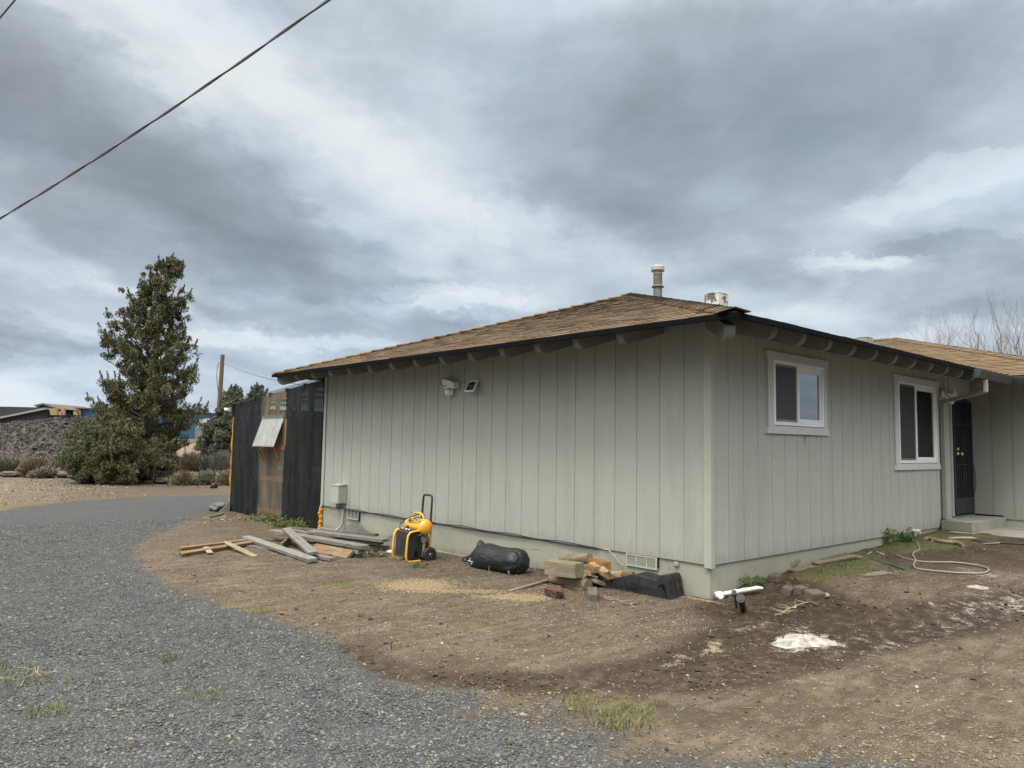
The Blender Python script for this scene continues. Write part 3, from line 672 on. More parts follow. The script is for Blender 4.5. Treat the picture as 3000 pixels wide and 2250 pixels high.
def house_walls():
    m = MB(); gA = [.32+.3225*i for i in range(26)]
    siding(m, 1, .0, LA-.02, gA, SB, 2.93, 0, -1, .021, .0065); m.box((.03, 0, SB-.02), (.06, LA, 2.93))
    m.build('wall', M_SIDE_A, house, recalc=False)
    m = MB(); gB = [.345+.30*i for i in range(-1, 21)]
    W1 = (1.30, 2.46, 1.87, 2.59); W2 = (4.88, 6.32, 1.41, 2.59)
    siding(m, 0, .0, LB-.03, gB, SB, 2.93, 0, -1, .009, .010, (W1, W2))
    for (a, b, z0, z1) in (W1, W2):     # reveals of the two openings
        m.box((a-.01, .0, z0-.01), (a, .12, z1+.01)); m.box((b, .0, z0-.01), (b+.01, .12, z1+.01)); m.box((a, .0, z1), (b, .12, z1+.01)); m.box((a, .0, z0-.01), (b, .12, z0))
    m.build('wall', M_SIDE_B, house, recalc=False)
    m = MB(); siding(m, 0, LB+.01, 7.0, [6.82], .485, 2.93, .012, -1, .009, .008); m.box((7.0, -.02, .485), (7.052, .03, 2.47)); m.box((7.0, -.004, 2.5), (8.0, .03, 2.93))
    m.box((7.97, -.02, .5), (8.0, .03, 2.5)); m.build('wall', M_SIDE_B, house, recalc=False)
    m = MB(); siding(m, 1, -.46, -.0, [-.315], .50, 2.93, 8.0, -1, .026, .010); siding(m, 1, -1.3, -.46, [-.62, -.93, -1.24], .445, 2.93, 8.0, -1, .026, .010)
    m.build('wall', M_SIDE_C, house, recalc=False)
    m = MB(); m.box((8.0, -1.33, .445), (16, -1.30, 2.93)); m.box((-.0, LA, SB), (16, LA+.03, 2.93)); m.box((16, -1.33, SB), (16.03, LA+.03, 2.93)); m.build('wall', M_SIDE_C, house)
    m = MB(); m.box((.022, .022, -.5), (.2, LA, SB+.02)); m.box((.2, .022, -.5), (6.56, .2, SB+.02)); m.box((.2, LA-.2, -.5), (16, LA, SB+.01)); m.box((8.022, -1.3, -.2), (8.2, 0, .46)); m.box((8.2, -1.3, -.2), (16, -1.1, .45))
    m.build('foundation', M_FOUND, house)
    # bottom ledge of the foundation wall
    m = MB(); m.box((-.035, 2.6, -.2), (.02, LA, -.045)); m.build('footing', M_FOUND, house, .01)
    m = MB(); m.box((-.022, -.0, SB-.028), (-.001, .062, 2.93)); m.box((-.022, -.024, SB-.03), (.052, -.001, 2.93)); m.build('corner_trim', M_TRIM, house, .002)
    m = MB(); m.box((-.022, LA-.085, SB-.008), (-.001, LA, 2.93)); m.build('corner_trim', M_TRIM, house, .002)
    # dark slot beside the downspout board
    m = MB(); m.box((LB-.03, .02, .4), (LB+.012, .03, 2.9)); m.build('expansion_gap', M_DARK, house)
    # patch of peeled wood under the first window sill
    br = simple('bare_rust_wood', (.17, .085, .035), None, 9, .9)
    for u, l, w in ((1.99, .09, .014), (2.04, .17, .02), (2.33, .05, .006)): m = MB(); m.prism([(u-w/2, 1.735), (u+w/2, 1.735), (u+w*.2, 1.735-l)], -.0012, .0, 1); m.build('peeled_patch', br, house)
house_walls()

def wall_window(a, b, z0, z1, sash, kind, trim):
    """sliding vinyl window in the front wall (plane y=0, facing -Y)"""
    w = empty('window', (0, 0, 0), None, None); w.parent = house; del_keys(w)
    m = MB(); y0, y1 = -.022, .03; t = .042
    m.box((a, y0, z0), (a+t, y1, z1)); m.box((b-t, y0, z0), (b, y1, z1)); m.box((a+t, y0, z1-t), (b-t, y1, z1)); m.box((a+t, y0, z0), (b-t, y1, z0+t))
    m.box((a+t, y0-.004, z0+t-.012), (b-t, y0, z0+t))
    fr = m.build('frame', M_VINYL, w, .003)
    m = MB(); s0, s1 = sash, b-t; q = .045
    m.box((s0-.028, -.016, z0+t), (s0+.028, .02, z1-t)); m.box((s1-q, -.010, z0+t), (s1, .02, z1-t)); m.box((s0+.028, -.010, z1-t-q-.02), (s1-q, .02, z1-t)); m.box((s0+.028, -.010, z0+t), (s1-q, .02, z0+t+q))
    m.build('sash', M_VINYL, w, .003)
    m = MB(); m.box((s0+.028, .006, z0+t+q), (s1-q, .010, z1-t-q-.02)); m.build('pane', M_GLASS if kind == 1 else M_GLASS2, w)
    m = MB(); m.box((a+t, .018, z0+t), (s0-.028, .022, z1-t)); m.build('pane', M_GLASS2, w)
    m = MB(); e = .028; m.box((a+t, -.006, z0+t), (a+t+e, .004, z1-t)); m.box((s0-.028-e, -.006, z0+t), (s0-.028, .004, z1-t)); m.box((a+t+e, -.006, z1-t-e), (s0-.028-e, .004, z1-t)); m.box((a+t+e, -.006, z0+t), (s0-.028-e, .004, z0+t+e))
    m.build('screen_frame', M_GREYMETAL, w)
    m = MB(); m.box((a+t+e, -.002, z0+t+e), (s0-.028-e, .0, z1-t-e)); m.build('screen', M_SCREEN if kind == 1 else M_SCREEN2, w)
    m = MB(); yo = -.024
    (l0, l1, h0, h1, slo) = trim
    m.prism([(l0-.03, h1), (l1+.03, h1), (l1+.0, h1-.095), (l0+.0, h1-.095)], yo-.008, -.001, 1)
    m.build('head_trim', M_WTRIM, w, .002)
    m = MB(); m.prism([(l0+.012, h0+.09), (l1-.02, h0+.09), (l1+.03, h0), (l0-.03, h0)], yo-.008, -.001, 1); m.build('sill', M_WTRIM, w, .002)
    m = MB(); m.box((l0+.01, yo, h0+.09), (a-.001, -.001, h1-.095)); m.build('side_trim', M_WTRIM, w, .002); m = MB(); m.box((b+.001, yo, h0+.09), (l1-.01, -.001, h1-.095)); m.build('side_trim', M_WTRIM, w, .002)
    m = MB(); m.box((a-.02, .9, z0-.3), (b+.6, .92, z1+.05)); m.box((a-.1, .12, z0-.05), (a-.08, .92, z1+.05)); m.box((b+.6, .12, z0-.3), (b+.62, .92, z1+.05)); m.box((a-.1, .12, z1+.06), (b+.6, .92, z1+.08)); m.box((a-.1, .12, z0-.32), (b+.6, .92, z0-.3))
    m.build('room_interior', M_ROOM, w)
    if kind == 1:
        m = MB(); c = [(s0+.25+.02*i, .13+.012*math.sin(i*1.7)) for i in range(12)]
        for p, q2 in zip(c[:-1], c[1:]): m.add([(p[0], p[1], z0), (q2[0], q2[1], z0), (q2[0], q2[1], z1), (p[0], p[1], z1)], [(0, 1, 2, 3)])
        m.build('curtain', M_NET, w)
    else:
        m = MB(); c = [(s0+.32+.03*i, .42+.02*math.sin(i*2.1)) for i in range(30)]
        for p, q2 in zip(c[:-1], c[1:]): m.add([(p[0], p[1], z0-.2), (q2[0], q2[1], z0-.2), (q2[0], q2[1], z1), (p[0], p[1], z1)], [(0, 1, 2, 3)])
        m.build('curtain', M_CURTAIN, w)
    return w
def del_keys(o):
    for k in ('label', 'category', 'group'):
        if k in o: del o[k]
w1 = wall_window(1.27, 2.50, 1.845, 2.61, 1.86, 1, (1.13, 2.60, 1.745, 2.70, 0)); w1['label'] = 'square sliding window nearer the house corner, sky mirrored in its right pane'
w2 = wall_window(4.85, 6.35, 1.385, 2.61, 5.53, 2, (4.70, 6.44, 1.285, 2.69, 0)); w2['label'] = 'tall sliding window beside the downspout, green grey curtain inside'

def quadface(mb, O, E, U, N, rows, expo, slope_len, lim, seed):
    """courses of shingle tabs: O eave origin, E along the eave, U up the slope"""
    r = random.Random(seed); n = int(slope_len/expo)+1
    for i in range(n):
        v0 = i*expo; v1 = min(v0+expo*1.25, slope_len)
        if v0 >= slope_len-.02: break
        a0, b0 = lim(v0); a1, b1 = lim(v1)
        u = a0+r.uniform(-.2, 0)
        while u < b0:
            wd = r.choice((.16, .22, .3, .3, .33)) if i else .33
            x0 = max(u, a0); x1 = min(u+wd-.006, b0); u += wd
            if x1-x0 < .02: continue
            th = .010+r.random()*.005; dv = r.uniform(-.006, .006) if i else -.008
            y0 = min(max(x0, a1), b1) if x0 <= a0+1e-6 else x0; y1 = max(min(x1, b1), a1) if x1 >= b0-1e-6 else x1
            if x0 < a1: y0 = max(y0, a1) if x1 > a1 else min(x1, a1)
            if x1 > b1: y1 = min(y1, b1) if x0 < b1 else max(x0, b1)
            def P(uu, vv, nn): return O+E*uu+U*vv+N*nn
            w_ = r.uniform(-.002, .002)
            vs = [P(x0, v0+dv, -.002), P(x1, v0+dv, -.002), P(x1, v0+dv, th), P(x0, v0+dv, th+w_), P(y1, v1, .003), P(y0, v1, .003), P(y1, v1, -.002), P(y0, v1, -.002)]
            mb.add(vs, [(3, 2, 4, 5), (1, 6, 4, 2), (0, 3, 5, 7)]); b_ = len(mb.v)-8; mb.f.append([b_, b_+1, b_+2, b_+3]); mb.m.append(1); mb.sm.append(False)
def caps(mb, P0, P1, w1, w2, seed, expo=.135, wid=.15, lift=.022):
    r = random.Random(seed); d = (P1-P0); L = d.length; d.normalize(); up = Vector((0, 0, 1)); k = 0
    while k*expo < L:
        s = k*expo; e = min(s+.26, L+.05); j = r.uniform(-.006, .006); h = lift+.018+r.random()*.008
        F = P0+d*(s+j)+up*h; Rr = P0+d*e+up*(lift-.004)
        for w, wd in ((w1, wid), (w2, wid)):
            a = F+w*(wd+r.uniform(-.008, .008))-up*.012; b = Rr+w*wd-up*.004; t = up*-.012
            mb.add([F, a, b, Rr, F+t, a+t, b+t, Rr+t], [(0, 1, 2, 3), (5, 6, 2, 1), (4, 7, 6, 5)]); b_ = len(mb.v)-8; mb.f.append([b_+4, b_+5, b_+1, b_]); mb.m.append(1); mb.sm.append(False)
        k += 1
ZE = 2.797; APX = Vector((4.05, 4.42, 4.385)); EC = Vector((-.80, -.80, ZE)); EL = Vector((-.80, 9.04, ZE))
WX = 7.2; WS = (-2.1); VAL = Vector((7.2, -.80, ZE)); WAPX = Vector((12.1, 2.8, ZE+.298*4.9)); RJ = Vector((12.3, 4.42, 4.385))
def build_roof():
    roof = MB(); V = Vector
    roof.add([EC, EL, APX], [(0, 1, 2)]); roof.add([EC, VAL, RJ, APX], [(0, 1, 2, 3)]); roof.add([VAL, V((7.2, WS, ZE)), WAPX, RJ], [(0, 1, 2, 3)])
    roof.add([V((7.2, WS, ZE)), V((17, WS, ZE)), WAPX], [(0, 1, 2)]); roof.add([V((17, WS, ZE)), V((17, 9.04, ZE)), RJ, WAPX], [(0, 1, 2, 3)]); roof.add([EL, V((17, 9.04, ZE)), RJ, APX], [(0, 1, 2, 3)])
    roof.v = [(x, y, z-.012) for x, y, z in roof.v]
    r = roof.build('roof', M_ROOFDECK, house)
    # end face over the side wall
    def face(mb, O, E, up, lim_uv, seed, slope):
        N = E.cross(up); N = N if N.z > 0 else -N
        quadface(mb, O, E, up, N, 0, .128, slope, lim_uv, seed)
    mb = MB(); U = V((4.85, 0, APX.z-ZE)); L = U.length; U.normalize(); hy = APX.y
    face(mb, EC.copy(), V((0, 1, 0)), U, lambda v: ((hy+.8)*v/L, 9.84-(9.84-(hy+.8))*v/L), 3, L)
    mb.build('shingles', [M_SHINGLE, M_SHEDGE], r, recalc=False)
    mb = MB(); U = V((0, 5.22, APX.z-ZE)); L2 = U.length; U.normalize()
    face(mb, EC.copy(), V((1, 0, 0)), U, lambda v: (4.85*v/L2, 8.0+5.1*v/L2), 4, L2)
    mb.build('shingles', [M_SHINGLE, M_SHEDGE], r, recalc=False)
    mb = MB(); U = V((4.9, 0, WAPX.z-ZE)); L3 = U.length; U.normalize()
    face(mb, V((7.2, WS, ZE)), V((0, 1, 0)), U, lambda v: (4.9*v/L3, 1.3+4.95*v/L3), 5, L3)
    mb.build('shingles', [M_SHINGLE, M_SHEDGE], r, recalc=False)
    def CB(_):
        nonlocal mb
        if mb.v: mb.build('ridge_caps', [M_SHINGLE, M_SHEDGE], r, recalc=False)
        mb = MB()
    mb = MB()
    d1 = (APX-EC).normalized()
    fa = V((0, 1, 0)); fa = (fa-d1*fa.dot(d1)).normalized(); fb = V((1, 0, 0)); fb = (fb-d1*fb.dot(d1)).normalized()
    caps(mb, EC, APX, fa, fb, 1, expo=.15, lift=.03)
    CB(''); d2 = (APX-EL).normalized(); ga = V((0, -1, 0)); ga = (ga-d2*ga.dot(d2)).normalized(); gb = V((1, 0, 0)); gb = (gb-d2*gb.dot(d2)).normalized()
    caps(mb, EL, APX, ga, gb, 2, expo=.24, lift=.03)
    CB(''); d3 = (WAPX-V((7.2, WS, ZE))).normalized(); ha = V((0, 1, 0)); ha = (ha-d3*ha.dot(d3)).normalized(); hb = V((1, 0, 0)); hb = (hb-d3*hb.dot(d3)).normalized()
    caps(mb, V((7.2, WS, ZE)), WAPX, ha, hb, 3)
    CB(''); caps(mb, V((12.2, 5, 4.385)), APX, V((0, -.96, -.28)), V((0, .96, -.28)), 4)
    CB(''); caps(mb, V((12.1, 4.2, WAPX.z+.05)), WAPX, V((-.96, 0, -.28)), V((.96, 0, -.28)), 5)
    CB('')
    # boards under the eaves
    mb = MB()
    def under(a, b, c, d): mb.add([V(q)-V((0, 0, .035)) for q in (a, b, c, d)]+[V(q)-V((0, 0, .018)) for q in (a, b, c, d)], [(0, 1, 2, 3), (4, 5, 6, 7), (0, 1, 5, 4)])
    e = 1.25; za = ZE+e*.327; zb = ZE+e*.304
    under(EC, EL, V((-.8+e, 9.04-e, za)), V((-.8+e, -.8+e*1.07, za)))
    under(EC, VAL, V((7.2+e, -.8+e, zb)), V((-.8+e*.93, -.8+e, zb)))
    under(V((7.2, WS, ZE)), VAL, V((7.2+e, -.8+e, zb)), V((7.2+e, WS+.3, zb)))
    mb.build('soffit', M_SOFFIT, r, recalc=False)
    # fascia and gutters
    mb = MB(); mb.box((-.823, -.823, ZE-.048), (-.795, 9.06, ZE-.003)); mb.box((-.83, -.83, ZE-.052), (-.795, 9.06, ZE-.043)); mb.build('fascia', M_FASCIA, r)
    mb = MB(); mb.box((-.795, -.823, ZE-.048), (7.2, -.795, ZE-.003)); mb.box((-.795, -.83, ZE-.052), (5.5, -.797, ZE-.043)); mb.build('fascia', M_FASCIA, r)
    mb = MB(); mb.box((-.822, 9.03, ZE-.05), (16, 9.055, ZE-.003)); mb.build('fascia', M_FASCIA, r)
    mb = MB(); gz = ZE-.02
    prof = [(-.80, gz), (-.925, gz), (-.925, gz-.02), (-.905, gz-.075), (-.88, gz-.13), (-.80, gz-.13)]
    n = len(prof)
    A_ = [(5.50, y, z) for y, z in prof]; off = [(y+.80) for y, z in prof]
    B_ = [(7.2+o, y, z) for (y, z), o in zip(prof, off)]
    C_ = [(7.2+o, WS-.1, z) for (y, z), o in zip(prof, off)]
    mb.add(A_+B_+C_, [(i, (i+1) % n, n+(i+1) % n, n+i) for i in range(1, n)]+[(n+i, n+(i+1) % n, 2*n+(i+1) % n, 2*n+i) for i in range(1, n)]+[tuple(range(n))])
    mb.build('gutter', M_GUTTER, r, recalc=False)
    mb = MB(); mb.box((4.5, -.826, ZE-.055), (4.515, -.79, ZE-.0)); mb.build('gutter_joint', M_FASCIA, r)
    return r
roof = build_roof()
def rafter_tail(x, y, dirn, reach=.72):
    """rounded beam end; dirn unit vector pointing outwards"""
    sl = .315; D = .165; n = 8
    # outline in (distance from wall outward, height)
    def top(s): return ZE-.04+(.80-s)*sl
    out = [(-.12, top(-.12)), (reach, top(reach))]
    rr = D*.98; cx = reach-rr*.85; 
    for i in range(n+1):
        a = i/n*math.pi/2; out.append((cx+rr*.85*math.cos(a), top(cx+rr*.85*math.cos(a)*1.0)-.005-rr*math.sin(a)*1.0))
    out.append((-.12, top(-.12)-D-.01))
    ux, uy = dirn; px_, py_ = -uy, ux; w = .045; vs = []
    for s in (-w, w):
        vs += [(x+ux*o+px_*s, y+uy*o+py_*s, z) for o, z in out]
    k = len(out); m = MB(); m.add(vs, [tuple(range(k)), tuple(range(k, 2*k))[::-1]]); m.add(vs, [(i, (i+1) % k, k+(i+1) % k, k+i) for i in range(k)])
    return m.build('rafter_tail', M_RAFTER, house, .004)
for i in range(14): rafter_tail(0, 1.27+.637*i-.637, (-1, 0)) if i < 14 and .6+.637*i < 8.6 else None
for i in range(11): rafter_tail(.06+.592*i, 0, (0, -1))
rafter_tail(.0, .0, (-.7071, -.7071), .96)
rafter_tail(.0, 8.5, (-.86, .51), .88)
rafter_tail(.05, 8.95, (-1, 0))
for i in range(3): rafter_tail(8.0, -.35-.55*i, (-1, 0))
def roof_bits():
    m = MB(); M = Matrix.Translation((4.06, 3.78, 0))
    zb = 4.15
    m.lathe([(.079, zb-.15), (.079, zb+.30)], 20, 0, M)
    m.lathe([(.081, zb+.30), (.110, zb+.29), (.112, zb+.30), (.083, zb+.335)], 20, 1, M)
    m.lathe([(.080, zb+.33), (.080, zb+.53)], 20, 1, M)
    m.lathe([(.082, zb+.53), (.082, zb+.60)], 20, 2, M)
    m.lathe([(.0, zb+.60), (.118, zb+.585), (.120, zb+.625), (.114, zb+.63), (.120, zb+.64), (.112, zb+.68), (.07, zb+.695), (.0, zb+.70)], 20, 2, M)
    f = m.build('flue_pipe', [M_GALV, M_RUSTPIPE, M_CAPWHITE], roof)
    peel = simple('peeling_white_paint', (.52, .53, .50), (.42, .43, .41), 8, .7, dirt=(.09, .09, .085), dscale=5.5, dlo=.50, dhi=.54)
    m = MB(); cx, cy = 4.0, 2.52; s = .14
    m.box((cx-s, cy-s, 3.75), (cx+s, cy+s, 4.12)); m.box((cx-s-.006, cy-s-.006, 4.12), (cx+s+.006, cy+s+.006, 4.135))
    m.add([(cx-.3, cy-.32, 3.76), (cx+.3, cy-.32, 3.76), (cx+.3, cy+.3, 3.93), (cx-.3, cy+.3, 3.93), (cx-s-.02, cy-s-.02, 3.90), (cx+s+.02, cy-s-.02, 3.90), (cx+s+.02, cy+s+.02, 3.97), (cx-s-.02, cy+s+.02, 3.97)], [(0, 1, 5, 4), (1, 2, 6, 5), (2, 3, 7, 6), (3, 0, 4, 7)], 1)
    m.build('roof_vent', [peel, M_CAPWHITE], roof, .004, label='box vent with black patches showing through peeling white paint')
    m = MB(); cx, cy = 7.7, 1.68; s = .12
    m.box((cx-s, cy-s, 3.4), (cx+s, cy+s, 3.70)); m.box((cx-s-.005, cy-s-.005, 3.70), (cx+s+.005, cy+s+.005, 3.712)); m.box((cx-.2, cy-.2, 3.4), (cx+.2, cy+.2, 3.585))
    m.build('roof_vent', [simple('dull_zinc', (.17, .16, .15), (.32, .32, .3), 4, .6, dirt=(.36, .37, .36), dscale=5, dlo=.5, dhi=.7)], roof, .004, label='small weathered grey box vent farther along the roof')
roof_bits()

def crawl_vents():
    m = MB(); fr = MB()
    a, b, z0, z1 = .68, 1.12, .215, .352
    fr.box((-.004, a, z0), (.021, a+.022, z1)); fr.box((-.004, b-.022, z0), (.021, b, z1)); fr.box((-.004, a+.022, z1-.015), (.021, b-.022, z1)); fr.box((-.004, a+.022, z0), (.021, b-.022, z0+.018))
    for k in (1, 2): fr.box((-.001, a+(b-a)*k/3-.006, z0+.018), (.021, a+(b-a)*k/3+.006, z1-.015))
    v = fr.build('crawl_vent', M_TRIM, house, label='louvred foundation vent near the ramps')
    for k in range(9):
        z = z0+.024+k*.0115; m.add([(.000, a+.02, z), (.000, b-.02, z), (.017, b-.02, z+.007), (.017, a+.02, z+.007), (.001, a+.02, z-.0035), (.001, b-.02, z-.0035)], [(0, 1, 2, 3), (4, 5, 1, 0)])
    m.build('louvre', M_TRIM, v); m = MB(); m.box((.018, a+.01, z0), (.0215, b-.01, z1)); m.box((-.0005, a-.014, z0+.03), (.0215, a-.001, z1)); m.build('dark_gap', M_DARK, v)
    fr = MB(); a, b, z0, z1 = 7.09, 7.49, .195, .35
    fr.box((-.012, a, z0), (.021, a+.02, z1)); fr.box((-.012, b-.02, z0), (.021, b, z1)); fr.box((-.012, a+.02, z0), (.021, b-.02, z0+.018))
    for k in (1, 2): fr.box((-.012, a+(b-a)*k/3-.006, z0+.018), (.021, a+(b-a)*k/3+.006, z1))
    v = fr.build('crawl_vent', M_TRIM, house, label='three pane screened foundation vent below the utility box')
    m = MB(); m.box((.010, a+.01, z0+.01), (.0215, b-.01, z1)); m.build('mesh_panel', simple('vent_mesh', (.11, .115, .105), (.16, .165, .15), 40, .7), v)
    m = MB(); m.box((-.014, a-.012, z0-.01), (.0215, a-.001, z1)); m.build('dark_gap', M_DARK, v)
    # knob of mortar beside the vent
    m = MB(); m.box((-.01, .40, .29), (.021, .46, .34)); m.build('mortar_lump', M_FOUND, house, .012)
crawl_vents()

def door():
    m = MB(); m.box((7.06, .03, .50), (7.96, .05, 2.46)); d = m.build('door', M_DOORDARK, house)
    m = MB(); y0, y1 = -.045, -.012; x0, x1, z0, z1 = 7.055, 7.955, .505, 2.45
    m.box((x0, y0, z0), (x0+.05, y1, z1)); m.box((x1-.05, y0, z0), (x1, y1, z1)); m.box((x0+.05, y0, z1-.05), (x1-.05, y1, z1)); m.box((x0+.05, y0+.004, z0+.02), (x1-.05, y1-.004, z0+.26)); m.box((x0+.05, y0, z0+.26), (x1-.05, y1, z0+.285)); m.box((x0+.05, y0, 1.62), (x0+.17, y1, 1.5))
    for k in range(1, 9): m.box((x0+.05+k*.0895-.009, y0+.01, z0+.285), (x0+.05+k*.0895+.009, y1-.008, z1-.05))
    m.box((x0+.05, y0+.008, 1.34), (x1-.05, y1-.006, 1.36)); m.box((x0+.05, y0+.008, 2.02), (x1-.05, y1-.006, 2.04))
    g = m.build('security_gate', M_GATE, house, .002, label='navy steel security gate over the front door')
    for zc, s in ((1.78, 1), (1.62, -1), (1.24, 1), (1.10, -1)):
        for sx in (-1, 1):
            pts = [(7.5+sx*(.02+.05*(1-a/9.)*abs(math.cos(a*.7))+.02), y0-.004, zc+s*(.09-.02*a)+.03*math.sin(a*.7)) for a in range(9)]
            m = MB(); m.tube(pts, .007, 6); m.build('scroll_work', M_GATE, g)
    for z in (1.61, 1.53):
        m = MB(); X = 7.19; m.lathe([(0, 0), (.034, 0), (.034, .01), (.014, .02), (.014, .045), (.03, .052), (.032, .07), (.02, .085), (0, .087)] if z < 1.6 else [(0, 0), (.032, 0), (.034, .012), (.024, .024), (0, .026)], 16, 0, Matrix.Translation((X, y0, z)) @ Matrix.Rotation(math.pi/2, 4, 'X'))
        m.box((X-.05, y0-.012, z-.008), (X-.02, y0-.004, z+.008))
        m.build('knob' if z < 1.6 else 'deadbolt', M_BRASS, g)
    m = MB(); m.box((7.0, -.03, .47), (8.0, .05, .50)); m.build('threshold', M_GREYMETAL, house)
door()
def downspout():
    m = MB(); h = .032; w = .026
    def bar(p, q, w_=.032, h_=.024):
        P, Q = Vector(p), Vector(q); d = (Q-P).normalized(); a = d.cross(Vector((0, 0, 1))) if abs(d.z) < .9 else Vector((1, 0, 0)); a.normalize(); b = d.cross(a)
        vs = [X+a*sx*w_+b*sy*h_ for X in (P, Q) for sx, sy in ((-1, -1), (1, -1), (1, 1), (-1, 1))]
        m.add(vs, [(0, 1, 2, 3)[::-1], (4, 5, 6, 7)]+[(i, (i+1) % 4, 4+(i+1) % 4, 4+i) for i in range(4)])
    bar((5.86, -.87, 2.64), (5.86, -.87, 2.46)); bar((5.86, -.87, 2.475), (6.56, -.045, 2.37), .028, .028); bar((6.56, -.045, 2.395), (6.56, -.045, .49), .038, .03); bar((6.56, -.05, .52), (6.60, -.24, .41), .038, .03)
    m.build('downspout', M_DOWN, house, .004)
    m = MB(); m.box((6.515, -.078, 1.2), (6.52, -.0, 1.215)); m.box((6.60, -.078, 1.2), (6.605, -.0, 1.215)); m.box((6.515, -.08, 1.2), (6.605, -.077, 1.215)); m.build('downspout_strap', M_DOWN, house)
downspout()
# step, slab
m = MB(); m.prism([(6.42, -.02), (8.0, -.02), (8.0, -.50), (7.9, -.515), (6.36, -.515), (6.33, -.49)], .2, .475, 2)
o = m.build('door_step', M_CONC, None, .012); tag(o, 'low rough concrete step below the navy door', 'step')
m = MB(); m.box((6.36, -4.2, .12), (8.02, -.50, .325)); m.box((8.02, -4.2, .12), (11, -1.34, .323)); o = m.build('path', M_SLAB, None, .01); tag(o, kind='structure')

# ---- things fixed to the walls
def utility_box():
    t = empty('utility_box', (-.1, 7.66, .45), 'square grey green utility box fixed on the siding near the lean-to', 'utility box')
    m = MB(); m.box((-.17, 7.54, .46), (-.012, 7.80, .77)); m.build('cover', M_TRIM, t, .006)
    m = MB(); m.prism([(-.18, .768), (-.18, .780), (-.002, .800), (-.002, .785)], 7.53, 7.81, 1); m.build('lid', M_TRIM, t, .003)
    m = MB(); m.box((-.02, 7.52, .45), (-.001, 7.98, .785)); m.box((-.03, 7.86, .36), (-.001, 7.92, .43)); m.build('back_plate', M_SIDE_A, t, .003)
    m = MB()
    for k, (dy, sag) in enumerate(((0, 0), (.05, .02), (.09, -.01))):
        m.tube([(-.08, 7.70-dy, .47), (-.07, 7.70-dy, .42), (-.05, 7.73-dy, .38), (-.03, 7.82-dy, .345-sag)], .007, 6)
    m.build('cable_tail', M_BLACKWIRE, t)
utility_box()
def floodlight():
    t = empty('floodlight', (0, 4.42, 2.48), 'white security light with round motion sensor high on the side wall', 'security light')
    m = MB(); R1 = Matrix.Translation((-.075, 4.44, 2.455)) @ Matrix.Rotation(math.radians(14), 4, 'X') @ Matrix.Rotation(math.radians(-12), 4, 'Y')
    m.prism([(-.17, -.045), (-.15, .05), (.12, .055), (.17, .01), (.13, -.045), (.02, -.03), (-.02, -.05)], -.05, .05, 0, 0, R1); m.build('lamp_housing', M_WHITEPLASTIC, t, .008)
    m = MB(); m.box((-.06, .15, -.05), (.06, .166, .05), 0, R1); m.build('lens', M_LABEL, t, .003)
    m = MB(); m.lathe([(0, 0), (.062, 0), (.07, .02), (.05, .05), (0, .05)], 18, 0, Matrix.Translation((-.07, 4.50, 2.37))); m.build('mount', M_WHITEPLASTIC, t)
    m = MB(); m.lathe([(0, -.055), (.03, -.05), (.046, -.02), (.046, .02), (.03, .045), (0, .05)], 16, 0, Matrix.Translation((-.09, 4.46, 2.315)) @ Matrix.Rotation(math.radians(-60), 4, 'Y')); m.tube([(-.06, 4.44, 2.37), (-.05, 4.41, 2.33), (-.06, 4.42, 2.28)], .012, 6); m.build('motion_sensor', M_VINYL, t)
    m = MB(); m.tube([(-.02, 4.28, 2.46), (-.02, 4.2, 2.42), (-.02, 4.1, 2.40), (-.03, 4.0, 2.39)], .004, 5); m.build('lead', M_WHITEPLASTIC, t)
floodlight()
def solar():
    t = empty('solar_panel', (-.05, 3.86, 2.38), 'small white framed solar panel tilted out from the side wall', 'solar panel')
    M = Matrix.Translation((-.10, 3.90, 2.385)) @ Matrix.Rotation(math.radians(28), 4, 'Y')
    m = MB(); m.box((-.012, -.105, -.09), (.012, .105, -.072), 0, M); m.box((-.012, -.105, .072), (.012, .105, .09), 0, M); m.box((-.012, -.105, -.072), (.012, -.09, .072), 0, M); m.box((-.012, .09, -.072), (.012, .105, .072), 0, M); m.box((-.002, -.09, -.072), (.012, .09, .072), 0, M); m.build('frame', M_VINYL, t, .004)
    m = MB(); m.box((-.006, -.09, -.072), (-.003, .09, -.002), 0, M); m.box((-.006, -.09, .002), (-.003, .09, .072), 0, M); m.build('cell', M_SOLAR, t)
    m = MB(); m.tube([(-.001, 3.86, 2.36), (-.08, 3.88, 2.37)], .012, 8); m.build('bracket', M_WHITEPLASTIC, t)
solar()
def porch_light():
    t = empty('porch_light', (6.75, -.05, 2.5), 'white twin security light beside the downspout above the door step', 'security light')
    m = MB(); m.lathe([(0, 0), (.07, 0), (.075, .02), (.05, .045), (0, .05)], 18, 0, Matrix.Translation((6.66, .0, 2.52)) @ Matrix.Rotation(math.pi/2, 4, 'X')); m.build('mount', M_WHITEPLASTIC, t)
    m = MB(); M = Matrix.Translation((6.78, -.12, 2.52)) @ Matrix.Rotation(math.radians(18), 4, 'Y'); m.box((-.09, -.05, -.05), (.09, .05, .04), 0, M); m.box((.09, -.056, -.055), (.105, .056, .05), 0, M); m.build('lamp_housing', M_WHITEPLASTIC, t, .012)
    m = MB(); m.lathe([(0, -.04), (.03, -.035), (.04, 0), (.03, .035), (0, .04)], 14, 0, Matrix.Translation((6.80, -.10, 2.385))); m.tube([(6.70, -.04, 2.47), (6.78, -.09, 2.40)], .014, 8); m.build('motion_sensor', M_VINYL, t)
porch_light()
